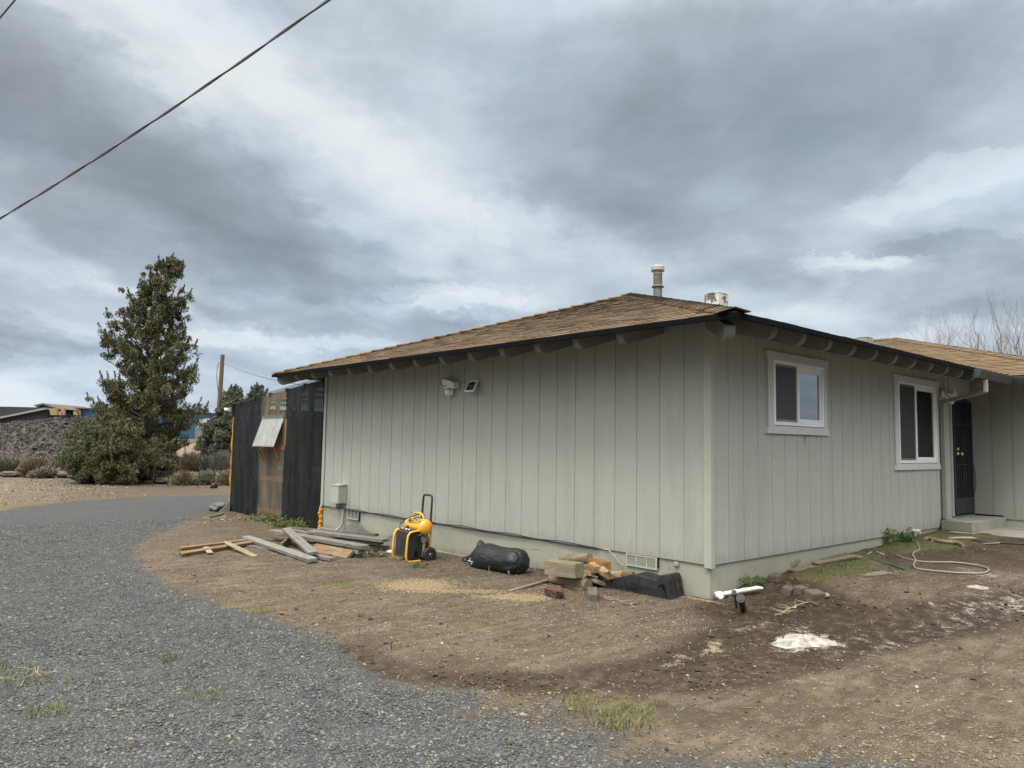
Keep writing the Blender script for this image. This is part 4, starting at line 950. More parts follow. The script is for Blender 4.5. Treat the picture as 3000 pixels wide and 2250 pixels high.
def wall_cables():
    m = MB(); r = random.Random(4)
    for k, (zo, s) in enumerate(((-.012, 1), (.012, 2))):
        pts = []
        y = 7.62
        while y > 1.42: pts.append((-.014-.006*k, y, SB+zo+.010*math.sin(y*3.1*s+k)+r.uniform(-.003, .003))); y -= .16
        m.tube(pts, .0055, 6)
    m.tube([(-.012, 1.45, SB-.0), (-.03, 1.36, SB+.005), (-.03, 1.28, SB-.04), (-.02, 1.20, SB-.12), (.0, 1.16, SB-.15)], .006, 6, 1)
    m.tube([(-.02, 8.40, SB+.005), (-.03, 8.2, SB-.01), (-.045, 8.0, SB-.035), (-.045, 7.86, SB-.03), (-.03, 7.72, SB+.03)], .008, 6)
    o = m.build('wall_cable', [M_BLACKWIRE, M_TRIM]); tag(o, 'pair of dark cables stapled along the bottom edge of the side wall siding', 'cable')
    m = MB(); m.tube([(-.03, 7.60, .34), (-.03, 7.60, .1), (-.04, 7.64, .04), (-.10, 7.70, -.03), (-.14, 7.72, -.09)], .022, 10); m.lathe([(.0, 0), (.07, 0), (.075, .03), (.04, .05), (0, .05)], 16, 0, Matrix.Translation((-.15, 7.73, -.10)))
    o = m.build('conduit', M_TRIM); tag(o, 'painted conduit bending down the foundation below the utility box', 'conduit')
    m = MB(); m.tube([(7.99, -.02, .52), (7.985, -.03, .8), (7.98, -.07, 1.05), (7.985, -.05, 1.25), (7.99, -.02, 1.45)], .006, 6)
    o = m.build('hanging_cord', M_BLACKWIRE); tag(o, 'thin dark cord hanging in the corner beside the navy gate', 'cord')
wall_cables()
def leanto():
    y0, y1 = 8.50, 12.9
    t = empty('lean_to_greenhouse', (0, 10.7, -.1), 'lean-to of smoked and clear corrugated plastic at the far end of the house', 'greenhouse')
    top = lambda y: 2.74-(y-8.5)*.083
    def sheet(a, b, mat, x=-.014, lab=None):
        m = MB(); p = .0762; n = int((b-a)/p*8); vs = []; fs = []
        for i in range(n+1):
            y = a+(b-a)*i/n; d = .019*math.cos(2*math.pi*y/p); vs += [(x+d, y, float(hz(0, y))-.03), (x+d, y, top(y))]
        for i in range(n): fs.append((2*i, 2*i+2, 2*i+3, 2*i+1))
        m.add(vs, fs, 0, True); return m.build('corrugated_panel', mat, t, recalc=False, label=lab)
    sheet(8.50, 10.14, M_SMOKE); sheet(10.10, 11.34, M_CLEAR, -.020, 'clear weathered middle panel'); sheet(11.30, 12.9, M_SMOKE)
    m = MB()
    for y in (8.55, 9.15, 9.75, 10.12, 10.72, 11.30, 11.9, 12.5, 12.86): m = MB(); m.box((.022, y-.03, -.1), (.11, y+.03, top(y)-.04)); m.build('stud', M_REDWOOD, t)
    m = MB()
    for z in (.02, .70, 1.37, 2.02): m = MB(); m.box((.008, 8.5, z), (.046, 12.9, z+.09)); m.build('rail', M_REDWOOD, t)
    m = MB(); m.add([(.004, 8.5, top(8.5)-.14), (.004, 12.9, top(12.9)-.14), (.004, 12.9, top(12.9)-.02), (.004, 8.5, top(8.5)-.02), (.04, 8.5, top(8.5)-.14), (.04, 12.9, top(12.9)-.14), (.04, 12.9, top(12.9)-.02), (.04, 8.5, top(8.5)-.02)], [(0, 1, 2, 3), (4, 5, 6, 7), (3, 2, 6, 7), (0, 1, 5, 4)])
    m.build('rail', M_REDWOOD, t)
    # far end wall, back wall and roof sheet
    m = MB(); m.box((0, 12.88, -.15), (2.9, 12.90, 2.3)); m.build('end_wall', M_SMOKE, t)
    m = MB(); m.box((.7, 8.56, -.1), (2.8, 12.8, .9)); m.build('planting_bench', M_GREYWOOD2, t)
    m = MB(); m.box((2.88, 8.5, -.15), (2.92, 12.9, 2.4)); m.build('back_wall', M_CPANEL, t)
    m = MB(); n = 90; vs = []
    for i in range(n+1):
        x = -.09+3.0*i/n; d = .008*math.cos(x*82)
        vs += [(x, 8.6, top(8.6)+.035+d), (x, 13.05, top(13.05)+.035+d)]
    m.add(vs, [(2*i, 2*i+2, 2*i+3, 2*i+1) for i in range(n)], 0, True); m.build('roof_sheet', M_CLEARROOF, t, recalc=False)
    m = MB()
    for y in (9.3, 10.1, 10.9, 11.7, 12.5): m = MB(); m.box((-.06, y-.02, top(y)-.045), (1.4, y+.02, top(y)+.02)); m.build('roof_purlin', M_CBLACK, t)
    m = MB()
    for z in (.72, 1.40, 2.06):
        y = 8.7
        while y < 12.8: m = MB(); m.lathe([(0, .0), (.008, .002), (.008, .006), (0, .008)], 6, 0, Matrix.Translation((-.022, y, z)) @ Matrix.Rotation(-math.pi/2, 4, 'Y')); m.build('screw', M_GALV, t); y += .31
    # prop-open hatch
    def F(y, s, d=0.): # s along the flap from hinge
        return (-.02-.20*s-d*.9, y, 2.02-.59*s+d*.3)
    m = MB(); n = 80; vs = []
    for i in range(n+1):
        y = 10.18+1.04*i/n; d = .013*math.cos(2*math.pi*y/.0762); vs += [F(y, 0, d+.02), F(y, 1.02, d+.02)]
    m.add(vs, [(2*i, 2*i+2, 2*i+3, 2*i+1) for i in range(n)], 0, True)
    h = m.build('hatch', simple('milky_corrugated_plastic', (.30, .31, .30), (.20, .205, .20), 5, .4, bmp=.05), t, recalc=False)
    m = MB(); m.box((-.05, 10.16, 2.0), (-.025, 11.24, 2.075)); m.build('hinge_strip', M_GALV, h)
    m = MB()
    for y in (10.22, 11.18):
        a, b = Vector(F(y, 0)), Vector(F(y, 1)); m.add([a+Vector(q) for q in ((0, -.02, -.03), (0, .02, -.03), (0, .02, .01), (0, -.02, .01))]+[b+Vector(q) for q in ((0, -.02, -.03), (0, .02, -.03), (0, .02, .01), (0, -.02, .01))], [(0, 1, 2, 3), (4, 5, 6, 7), (0, 1, 5, 4), (1, 2, 6, 5), (2, 3, 7, 6), (3, 0, 4, 7)])
    a, b = F(10.1, .97), F(11.06, .97); m.box((a[0]-.02, 10.24, a[2]-.03), (a[0]+.02, 11.16, a[2]+.005))
    m.build('hatch_frame', M_REDWOOD, h)
    for y in (10.30, 11.12):
        m = MB(); m.tube([F(y, .93), (-.03, y+.0, 1.12)], .022, 4, 0, True, False); m.build('prop_stick', M_ORANGEWOOD, t)
    m = MB(); m.box((-.032, 10.1, 1.36), (-.024, 11.2, 1.45)); m.box((-.032, 10.06, 1.45), (-.024, 10.12, 2.0)); m.build('hatch_sill', M_REDWOOD, t)
    # spray foam seams
    def foam(pts, r0, nm):
        r = random.Random(len(nm)); m = MB(); P = []; R = []
        for (a, b) in zip(pts[:-1], pts[1:]):
            for i in range(40):
                k = i/40.; P.append([a[j]+(b[j]-a[j])*k+r.uniform(-.003, .003)+.006*math.sin(i*.9+j*2) for j in range(3)]); R.append(r0*(.8+.35*math.sin(i*.75+len(nm))*math.sin(i*.31)+r.uniform(-.1, .1)))
        m.tube(P, R, 8); return m
    foam([(-.02, 12.93, -.15), (-.02, 12.93, 2.28)], .021, 'a').build('foam_seam', M_FOAM, t)
    foam([(-.012, 8.475, -.13), (-.012, 8.475, .18), (-.006, 8.48, SB-.01)], .040, 'abc').build('foam_seam', M_FOAM, t)
    # little awning at the outer top corner
    m = MB(); m.add([(-.2, 12.78, 2.40), (-.02, 12.78, 2.50), (-.02, 13.2, 2.43), (-.2, 13.2, 2.36), (-.2, 12.78, 2.41), (-.02, 12.78, 2.51), (-.02, 13.2, 2.44), (-.2, 13.2, 2.37)], [(0, 1, 2, 3), (4, 5, 6, 7), (0, 1, 5, 4), (3, 0, 4, 7)]); m.build('corner_flashing', M_GREYMETAL, t)
    m = MB(); m.box((-.06, 12.9, 2.1), (.03, 13.0, 2.38)); m.build('corner_post', M_CPANEL, t)
leanto()
def seccam():
    t = empty('security_camera', (-.08, 13.0, 2.25), 'white bullet camera on the outer corner of the lean-to', 'camera')
    M = Matrix.Translation((-.16, 13.02, 2.25)) @ Matrix.Rotation(math.radians(-25), 4, 'Z') @ Matrix.Rotation(math.radians(-88), 4, 'Y')
    m = MB(); m.lathe([(0, -.07), (.035, -.07), (.04, -.06), (.04, .05), (.0, .05)], 16, 0, M); m.build('body', M_VINYL, t)
    m = MB(); m.lathe([(0, .045), (.040, .045), (.042, .075), (.0, .07)], 16, 0, M); m.build('lens', M_CBLACK, t)
    m = MB(); m.box((-.1, 12.97, 2.20), (-.02, 13.07, 2.30)); m.build('bracket', M_VINYL, t, .006)
seccam()

# ------------------------------------------------------------------ loose things in the yard
def local_mesh_obj(mb, name, mat, M, bevel=0.):
    o = mb.build(name, mat, None, bevel); o.matrix_world = M; return o
def frame_between(p, q, roll=0.):
    P, Q = Vector([float(v) for v in p]), Vector([float(v) for v in q]); d = (Q-P); L = d.length; d.normalize()
    y = Vector((0, 0, 1)).cross(d); y = y.normalized() if y.length > 1e-4 else Vector((0, 1, 0)); z = d.cross(y)
    M = Matrix(((d.x, y.x, z.x, (P.x+Q.x)/2), (d.y, y.y, z.y, (P.y+Q.y)/2), (d.z, y.z, z.z, (P.z+Q.z)/2), (0, 0, 0, 1)))
    return M @ Matrix.Rotation(roll, 4, 'X'), L
def zz(px, z): # point over the photo pixel at height z above the yard surface
    if len(px) == 3: return np.array(px)
    p = gp(px[0], px[1]); h = float(hz(p[0], p[1], False))+z
    return gp(px[0], px[1], h)
def XP(p, X): return tuple(hitp(p[0], p[1], 0, X))
def plank(p, z1, q, z2, w, t, mat, label, group=None, roll=0., name='board', cat='board', bow=0., point=False, ext=0.):
    P = zz(p, z1); Q = zz(q, z2); M, L = frame_between(P, Q, roll); n = 14; L += ext; r = random.Random(label)
    m = MB(); vs = []
    for i in range(n+1):
        x = -L/2+L*i/n; b = bow*(1-(2.*i/n-1)**2); k = 1.
        if point and i == 0: k = .12
        if point and i == 1: k = .65
        j = [r.uniform(-.0015, .0015) for _ in range(4)]; e = r.uniform(-.006, .006) if i in (0, n) else 0
        vs += [(x+e, -w/2*k+j[0], -t/2+b), (x+e*.3, w/2*k+j[1], -t/2+b), (x-e, w/2*k+j[2], t/2+b), (x+e, -w/2*k+j[3], t/2+b)]
    fs = [(4*i+k, 4*i+(k+1) % 4, 4*i+4+(k+1) % 4, 4*i+4+k) for i in range(n) for k in range(4)]+[(0, 3, 2, 1), (4*n, 4*n+1, 4*n+2, 4*n+3)]
    m.add(vs, fs); o = local_mesh_obj(m, name, mat, M, min(.004, t*.12)); return tag(o, label, cat, group)
def log(p, z1, q, z2, r0, mats, label, group, flat=None, name='log'):
    P = zz(p, z1); Q = zz(q, z2); M, L = frame_between(P, Q); n = 20; m = MB(); vs = []; K_ = 8; r = random.Random(label)
    ph = [r.uniform(0, 6) for _ in range(3)]
    for i in range(K_+1):
        x = -L/2+L*i/K_
        for k in range(n):
            a = 2*math.pi*k/n; R = r0*(1+.05*math.sin(2*a+ph[0])+.04*math.sin(3*a+ph[1])+.02*math.sin(i+ph[2])); y = R*math.cos(a); z = R*math.sin(a)
            if flat is not None: z = min(z, flat*r0)
            vs.append((x, y, z))
    m.add(vs, [(i*n+k, i*n+(k+1) % n, (i+1)*n+(k+1) % n, (i+1)*n+k) for i in range(K_) for k in range(n)], 0, True)
    m.add(vs[:n], [tuple(range(n))], 1); m.add(vs[-n:], [tuple(range(n))], 1)
    o = local_mesh_obj(m, name, mats, M); return tag(o, label, 'firewood', group)
L5 = lambda a, b: (500+a*.1808, 1530+b*.1808)
L6 = lambda a, b: (750+a*.1808, 1520+b*.1808)
FW = lambda a, b: (1560+a*.13563, 1600+b*.13563)
W7 = lambda a, b: (2200+a*.3617, 1450+b*.3617)
Z8 = lambda a, b: (2100+a*.13563, 1680+b*.13563)
G1 = 'weathered lumber heaped beside the lean-to'
def lumber():
    plank(L5(1215, 245), .06, L6(925, 672), .04, .13, .05, M_SILVERWOOD, 'long silvery blue grey board lying alone in front of the lumber heap', G1, .1)
    plank(L6(262, 200), .17, L6(1770, 462), .17, .14, .055, M_GREYWOOD, 'longest straight grey plank across the top of the lumber heap', G1, .05)
    plank(L6(490, 165), .235, L6(930, 562), .10, .13, .045, M_GREYWOOD, 'knotty grey plank leaning diagonally across the long top plank', G1, .08)
    plank(L6(885, 205), .24, L6(2095, 352), .20, .17, .045, M_GREYWOOD, 'wide grey plank with a brown patched right end at the back of the heap', G1)
    plank(L6(1240, 330), .15, L6(2020, 402), .14, .15, .035, M_GREYWOOD2, 'thin plank directly under the wide rear plank', G1)
    plank(L6(1090, 385), .11, L6(1700, 540), .09, .11, .055, M_SILVERWOOD, 'grey plank ending just below the long top plank', G1)
    plank(L6(1300, 420), .05, L6(1800, 520), .05, .12, .055, M_GREYWOOD2, 'dark ended plank tucked under the right end of the heap', G1)
    plank(L6(930, 470), .05, L6(1530, 590), .045, .15, .045, M_BROWNWOOD, 'brown board with a fresh orange end, on edge at the front of the heap', G1, .75)
    plank(L6(930, 400), .09, L6(1420, 480), .07, .15, .04, M_GREYWOOD2, 'dull board behind the brown board', G1, .5)
    plank(L6(620, 540), .03, L6(1255, 655), .03, .12, .045, M_GREYWOOD, 'split ended board on the ground right of the leaning plank', G1)
    plank(L6(500, 492), .015, L6(1205, 585), .015, .05, .03, M_BROWNWOOD, 'thin orange brown batten on the ground inside the heap', G1)
    plank(L6(410, 440), .05, L6(570, 330), .06, .035, .10, M_BROWNWOOD, 'short brown block standing on edge under the leaning plank', G1)
    plank(L6(80, 335), .02, L6(440, 352), .02, .07, .03, M_GREYWOOD2, 'flat grey offcut left of the brown block', G1)
    plank(L6(300, 305), .02, L6(530, 318), .02, .07, .035, M_GREYWOOD2, 'short offcut behind the brown block', G1)
    plank(L5(150, 432), .03, L5(1250, 298), .04, .06, .05, M_BROWNWOOD, 'rear one of the two long brown battens reaching out to the left', G1, .2)
    plank(L5(160, 520), .03, L5(1310, 330), .05, .07, .05, M_BROWNWOOD, 'front one of the two long brown battens reaching out to the left', G1, .3)
    plank(L5(865, 312), .10, L5(1370, 560), .012, .08, .02, M_DRIFT, 'pointed flat stake crossing the brown battens', G1, .15, name='stake', cat='stake', point=True)
    plank(L5(570, 405), .055, L5(640, 500), .02, .075, .018, M_PALEWOOD, 'short split pale scrap leaning on the front brown batten', G1, name='wood_scrap')
    plank(L6(540, 152), .14, L6(1960, 262), .12, .09, .04, M_GREYWOOD2, 'thin board along the foundation, rearmost of the heap', G1)
    plank(L6(1800, 455), .07, L6(2140, 462), .07, .16, .05, M_GREYWOOD2, 'stub of grey plank at the right end of the heap nearest the compressor', G1)
    plank(L6(1560, 585), .03, L6(1700, 592), .03, .06, .05, M_GREYWOOD, 'pale round ended scrap at the front right of the heap', G1)
    plank(L5(1220, 375), .008, L5(1780, 455), .008, .14, .02, M_GREYWOOD2, 'flat dirt coloured board half under the silvery board', G1)
    plank(L6(600, 180), .21, L6(890, 243), .20, .09, .03, M_GREYWOOD, 'short grey strip lying on the long top plank', G1)
    plank(L6(800, 385), .06, L6(912, 418), .06, .06, .06, M_GREYWOOD2, 'square stub end behind the leaning plank', G1)
    plank(L6(1980, 520), .012, L6(2190, 505), .012, .1, .02, M_GREYWOOD, 'flat pale scrap beside the compressor foot', G1)
    m = MB(); pts = []
    for i in range(15):
        for j in range(6):
            y = 7.55-2.1*i/14.; x = -.03-.30*j/5.; z = -.07+.24*(1-j/5.)**.7*(.55+.45*math.sin(i*.55+.4))*ss(0, 2, i)*ss(14.5, 12.5, i)+rnd.uniform(-.015, .015); pts.append((x, y, z))
    m.add(pts, [(i*6+j, (i+1)*6+j, (i+1)*6+j+1, i*6+j+1) for i in range(14) for j in range(5)], 0, True)
    o = m.build('tarp', M_TARP); sb = o.modifiers.new('s', 'SUBSURF'); sb.levels = 2; sb.render_levels = 2; tag(o, 'crumpled dark grey tarp between the lumber heap and the foundation', 'tarp')
    m = MB(); M = Matrix.Translation(Vector(zz(L6(2165, 545), .01))); m.lathe([(0, .035), (.04, .028), (.06, .01), (.055, 0)], 9, 0, M); o = m.build('plastic_scrap', M_VINYL); tag(o, 'crumpled white plastic scrap left of the compressor', 'scrap')
lumber()
G2 = 'firewood heaped against the foundation'
def firewood():
    plank(FW(365, 450), .21, FW(1015, 525), .21, .17, .155, M_GREENWOOD, 'big square greenish treated post block on the left of the firewood', G2, name='post_block', cat='firewood')
    log(FW(425, 690), .055, FW(1205, 842), .06, .063, [M_LOG, M_LOGEND], 'round grey log under the big square block', G2)
    plank(FW(430, 745), .012, FW(1100, 945), .012, .09, .03, M_BROWNWOOD, 'brown slab pressed into the dirt below the round grey log', G2)
    log(FW(820, 640), .06, FW(1190, 745), .06, .06, [M_LOG, M_LOGEND], 'greenish log behind the round grey log', G2)
    log(XP(FW(620, 300), -.22), 0, XP(FW(1235, 262), -.24), 0, .056, [M_LOG, M_LOGEND2], 'topmost round log with an amber cut end', G2)
    plank(XP(FW(1290, 345), -.20), 0, XP(FW(1600, 425), -.28), 0, .13, .08, M_ORANGEWOOD, 'orange brown block right of the amber ended log', G2, cat='firewood')
    plank(XP(FW(1265, 385), -.32), 0, XP(FW(1700, 665), -.40), 0, .075, .05, M_PALEWOOD, 'fresh pale stick leaning down across the front of the firewood', G2, .15, cat='firewood')
    plank(XP(FW(1130, 470), -.30), 0, XP(FW(1385, 515), -.42), 0, .085, .07, M_BROWNWOOD, 'grey brown stick poking out beside the square block', G2, cat='firewood')
    plank(XP(FW(1130, 560), -.30), 0, XP(FW(1295, 590), -.42), 0, .08, .055, M_PALEWOOD, 'tan stub under the grey brown stick', G2, cat='firewood')
    plank(FW(1270, 570), .11, FW(1480, 610), .11, .08, .04, M_BROWNWOOD, 'dark flat stub behind the leaning pale stick', G2, cat='firewood')
    plank(FW(1180, 660), .075, FW(1500, 805), .06, .13, .04, M_GREENWOOD, 'splinter ended board low in the middle of the firewood', G2, -.3, cat='firewood')
    plank(FW(1560, 500), .19, FW(1690, 615), .14, .10, .035, M_PALEWOOD, 'short tan board leaning under the orange brown block', G2, .5, cat='firewood')
    plank(FW(1490, 650), .08, FW(1620, 745), .07, .09, .05, M_GREENWOOD, 'small green grey block under the pale stick', G2, cat='firewood')
    plank(FW(1690, 600), .13, FW(1950, 600), .13, .12, .05, M_PALEWOOD, 'pink tan board end reaching behind the ramps', G2, cat='firewood')
    plank(FW(1900, 585), .13, FW(2185, 595), .13, .07, .04, M_BROWNWOOD, 'rightmost stick of the firewood, lying behind the black ramps', G2, cat='firewood')
    plank(FW(1600, 690), .05, FW(1950, 700), .05, .16, .09, M_BROWNWOOD, 'brown board in the shade between firewood and ramps', G2, cat='firewood')
    plank(FW(215, 455), .04, FW(640, 535), .04, .06, .04, M_PALEWOOD, 'pink tan stick poking out left behind the square block', G2, cat='firewood')
    plank((1492, 1732), .012, (1616, 1697), .03, .045, .018, M_DRIFT, 'thin tan batten lying loose left of the firewood', None, name='batten', cat='batten')
    plank(FW(1295, 960), .05, FW(1300, 1120), .04, .10, .075, M_GREYWOOD2, 'small cracked grey block in front of the ramps', None, name='wood_block', cat='wood block')
firewood()
def rock(loc, size, mat, name, label, cat, group=None, seed=1, rough=.22, rz=0., sink=.2):
    bm = bmesh.new(); bmesh.ops.create_icosphere(bm, subdivisions=4, radius=1); r = np.random.RandomState(seed)
    D = r.normal(size=(14, 3)); D /= np.linalg.norm(D, axis=1)[:, None]; o = r.uniform(.72, 1., 14)
    for v in bm.verts:
        c = np.array(v.co); k = min(1., float(np.min(o/np.maximum(D@c, .05)))); n = float(fbm(np.array([c[0]*3+c[2]*2+seed]), np.array([c[1]*3-c[2]]), seed)[0])-.5
        v.co = v.co*(k*(1+rough*n))
    for f in bm.faces: f.smooth = True
    me = bpy.data.meshes.new(name); bm.to_mesh(me); bm.free(); me.materials.append(mat); ob = bpy.data.objects.new(name, me); COL.objects.link(ob)
    z = float(hz(loc[0], loc[1])); ob.location = (float(loc[0]), float(loc[1]), z+size[2]*(1-sink)); ob.rotation_euler = (rnd.uniform(-.1, .1), rnd.uniform(-.1, .1), rz); ob.scale = size
    return tag(ob, label, cat, group)
rock(gp(*FW(480, 1120)), (.085, .14, .07), M_LAVA, 'lava_rock', 'rust red porous lava rock in front of the firewood', 'rock', None, 5, .7, -.2)
def ramp(z0, dy, label, lean=0.):
    t = empty('wheel_ramp', (-.19, .80+dy, z0), label, 'wheel ramp', 'black plastic wheel ramps stacked at the house corner', math.radians(4))
    T = Matrix.Translation((-.19, .80+dy, z0)) @ Matrix.Rotation(math.radians(4), 4, 'Z') @ Matrix.Rotation(lean, 4, 'X')
    W = .145
    prof = [(.49, .0), (.49, .012), (.02, .175), (-.03, .19), (-.30, .165), (-.345, .17), (-.36, .21), (-.40, .235), (-.44, .23), (-.455, .2), (-.50, .0)]
    m = MB()
    for a, b in ((-W, -.012), (.012, W)):
        m.prism(prof, a, b, 0, 0, T)
    m.prism([(.47, .0), (.47, .008), (.02, .150), (-.44, .150), (-.48, 0)], -.012, .012, 0, 0, T)
    m.prism([(.49, 0), (.49, .012), (-.505, .012), (-.505, 0)], -W-.008, W+.008, 0, 0, T)
    m.build('body', M_RAMP, t, .008)
    def oval(cy, cz, ry, rz_, side):
        m = MB(); n = 18; vs = []
        for k in range(n):
            a = 2*math.pi*k/n
            if side == 'x': vs.append((-W-.0025, cy+ry*math.cos(a), cz+rz_*math.sin(a)))
            else: vs.append((cy+ry*math.cos(a), -.4575-.0030-(.235-(cz+rz_*math.sin(a)))*.21, cz+rz_*math.sin(a)))
        m.add(vs, [tuple(range(n))], 0, False, T); m.build('recess_shade', M_DARK, t)  # flat dark oval, its colour stands in for shade inside a pocket
    oval(.06, .118, .020, .026, 'x'); oval(.06, .066, .020, .026, 'x')
    for cx in (-.08, .08): oval(cx, .165, .020, .024, 'y'); oval(cx, .085, .018, .026, 'y')
    for cy, h0, h1 in ((.235, .06, .10), (-.12, .05, .17)):
        m = MB(); m.prism([(cy-.008, h1), (cy+.008, h1), (cy+.002, h0)], -W-.004, -W-.0005, 0, 0, T); m.build('slot', M_DARK, t)  # flat dark wedge painted in place of a shaded slot
ramp(-.085, .0, 'lower black ramp, sunk in the dirt under the other')
ramp(.005, .0, 'upper black plastic ramp with raised end, at the house corner', math.radians(.5))
def sack():
    t = empty('stuff_sack', (-.52, 2.85, -.07), 'plump black nylon sack lying by the foundation', 'sack', None)
    n = 40; K_ = 44; m = MB(); vs = []; A0 = Vector((-.47, 3.40, .05)); A1 = Vector((-.50, 2.30, .07)); d = (A1-A0); L = d.length; d.normalize(); y = Vector((0, 0, 1)).cross(d).normalized(); z = d.cross(y)
    for i in range(K_+1):
        s = i/K_; 
        if s < .30: R = .045+.125*(ss(-.02, .30, s))
        else: R = .168+.012*math.sin(s*7)
        if s > .86: R *= math.sqrt(max(0, 1-((s-.86)/.14)**2.3))*.98+.02
        c = A0+d*(L*s)+Vector((0, 0, .06*ss(.1, .4, s)))
        for k in range(n):
            a = 2*math.pi*k/n
            pl = .07*math.sin(5*a+1.3)*(1-ss(.12, .45, s))+.035*math.sin(9*a)*(ss(.6, .98, s))+.04*(float(fbm(np.array([a*1.9]), np.array([s*7.]), 4)[0])-.5)
            r = R*(1+pl); p = c+y*(r*1.08*math.cos(a))+z*(r*math.sin(a))
            p.z = max(p.z, -.078+.008*math.sin(s*20+a*3))
            if .12 < s < .27: p.z += .10*math.exp(-((a-math.pi/2)/.45)**2)*math.exp(-((s-.2)/.05)**2)
            vs.append(p)
    m.add(vs, [(i*n+k, i*n+(k+1) % n, (i+1)*n+(k+1) % n, (i+1)*n+k) for i in range(K_) for k in range(n)]+[tuple(range(n))[::-1]], 0, True)
    m.build('bag', M_SACK, t)
    m = MB(); q = A0; m.tube([q+Vector((0, .0, .0)), q+Vector((-.03, .06, .01)), q+Vector((-.05, .09, -.03)), q+Vector((-.02, .06, -.05)), q], .012, 6); m.build('drawstring_toggle', M_CBLACK, t)
    m = MB(); c = Vector((-.665, 2.38, .05)); m.tube([c+Vector((-.01, .018*math.sin(a), .042*math.cos(a)-.05)) for a in [2*math.pi*k/12 for k in range(13)]], .004, 6); m.build('carabiner', M_CHROME, t)
    m = MB(); m.tube([c+Vector((-.01, 0, -.01)), c+Vector((.0, -.02, .03)), c+Vector((.02, -.05, .06))], .006, 6); m.build('webbing_loop', M_CBLACK, t)
    m = MB(); m.tube([(-.64, 3.16, .10), (-.655, 3.17, .06), (-.65, 3.12, .055), (-.652, 3.11, .035), (-.65, 3.15, .02)], .004, 5); m.tube([(-.655, 3.19, .065), (-.652, 3.10, .055)], .004, 5); m.build('cord', M_VINYL, t)
    m = MB(); m.tube([(-.675, 2.74, .055), (-.69, 2.73, .02), (-.69, 2.70, -.02), (-.68, 2.66, -.04)], .003, 5); m.build('strap', M_LABEL, t)
sack()
def compressor():
    X0, Y0 = -.80, 4.30; Z0 = float(hz(X0, Y0))-.005
    t = empty('air_compressor', (X0, Y0, Z0), 'yellow and black wheeled air compressor standing near the side wall', 'compressor')
    T = Matrix.Translation((X0, Y0, Z0)) @ Matrix.Rotation(math.radians(-4), 4, 'Z') @ Matrix.Rotation(math.radians(3), 4, 'Y')
    # tank
    m = MB(); TY = T @ Matrix.Translation((.09, 0, .475)) @ Matrix.Rotation(-math.pi/2, 4, 'X'); R = .103; H = .20
    prof = [(0, -H-.062)]+[(R*math.sin(a), -H-.062*math.cos(a)) for a in [math.pi/2*k/7 for k in range(1, 8)]]+[(R, H)]+[(R*math.cos(a), H+.062*math.sin(a)) for a in [math.pi/2*k/7 for k in range(1, 7)]]+[(0, H+.062)]
    m.lathe(prof, 28, 0, TY); tank = m.build('tank', M_YELLOW, t)
    # lettering on the tank (upside down, as it stands)
    def text(body, size, mat, P, ux, uy, bend=None, name='lettering', parent=None):
        cu = bpy.data.curves.new(name, 'FONT'); cu.body = body; cu.size = size; cu.extrude = .0006; cu.align_x = 'CENTER'; cu.align_y = 'CENTER'; cu.offset = size*.025
        ob = bpy.data.objects.new('tmp', cu); COL.objects.link(ob); bpy.context.view_layer.update()
        me = bpy.data.meshes.new_from_object(ob.evaluated_get(bpy.context.evaluated_depsgraph_get())); bpy.data.objects.remove(ob)
        ux, uy = Vector(ux).normalized(), Vector(uy).normalized(); un = ux.cross(uy); inv = rootpos(parent).inverted()
        for v in me.vertices:
            if bend: co = bend(v.co.x, v.co.y, v.co.z)
            else: co = Vector(P)+ux*v.co.x+uy*v.co.y+un*v.co.z
            v.co = inv @ (T @ Vector(co))
        me.materials.clear(); me.materials.append(mat); o2 = bpy.data.objects.new(name, me); COL.objects.link(o2); o2.parent = parent; return o2
    A0 = math.radians(138)
    def bend(x, y, z):   # x runs along the tank, y around it; rotated half a turn
        a = A0-(-y)/R*1.0; rr = R+.003+z
        return (.09+rr*math.cos(a), -.02+(-x)*-1*-1*-1, .475+rr*math.sin(a))
    m = MB(); n = 10; vs = []
    for i in range(n+1):
        a = A0+math.radians(-22+44*i/n)
        for y in (-.19, .15): vs.append((.09+(R+.0015)*math.cos(a), y, .475+(R+.0015)*math.sin(a)))
    m.add(vs, [(2*i, 2*i+1, 2*i+3, 2*i+2) for i in range(n)], 0, True, T); m.build('label_plate', M_CBLACK, tank, recalc=False)
    text('DEWALT', .085, M_LETTERY, None, (0, 1, 0), (0, 0, 1), bend, parent=tank)
    # motor shroud, panel
    m = MB(); m.box((-.145, -.175, .06), (-.03, .18, .40), 0, T); m.box((-.03, -.15, .14), (.03, .16, .35), 0, T); m.build('front_panel', M_CPANEL, t, .012)
    m = MB(); m.prism([(-.15, .395), (-.04, .44), (-.03, .40), (-.145, .38)], -.17, .175, 1, 0, T); fp = m.build('control_panel', M_CPANEL, t, .004)
    for y, r_ in ((-.09, .022), (-.01, .026), (.08, .02)):
        m = MB(); m.lathe([(0, 0), (r_, 0), (r_, .018), (r_*.8, .024), (0, .024)], 14, 0, T @ Matrix.Translation((-.095, y, .418)) @ Matrix.Rotation(-.38, 4, 'Y')); m.build('gauge', M_CHROME if y != .08 else M_BRASS, fp)
    m = MB(); m.lathe([(0, 0), (.02, 0), (.024, .03), (.018, .045), (0, .045)], 12, 0, T @ Matrix.Translation((-.07, .02, .43))); m.build('regulator_knob', M_CBLACK, fp)
    m = MB()
    for k in range(8): m.box((-.1465, -.10+.0, .16+.0), (-.1464, -.1, .16), 0, T); 
    m = MB()
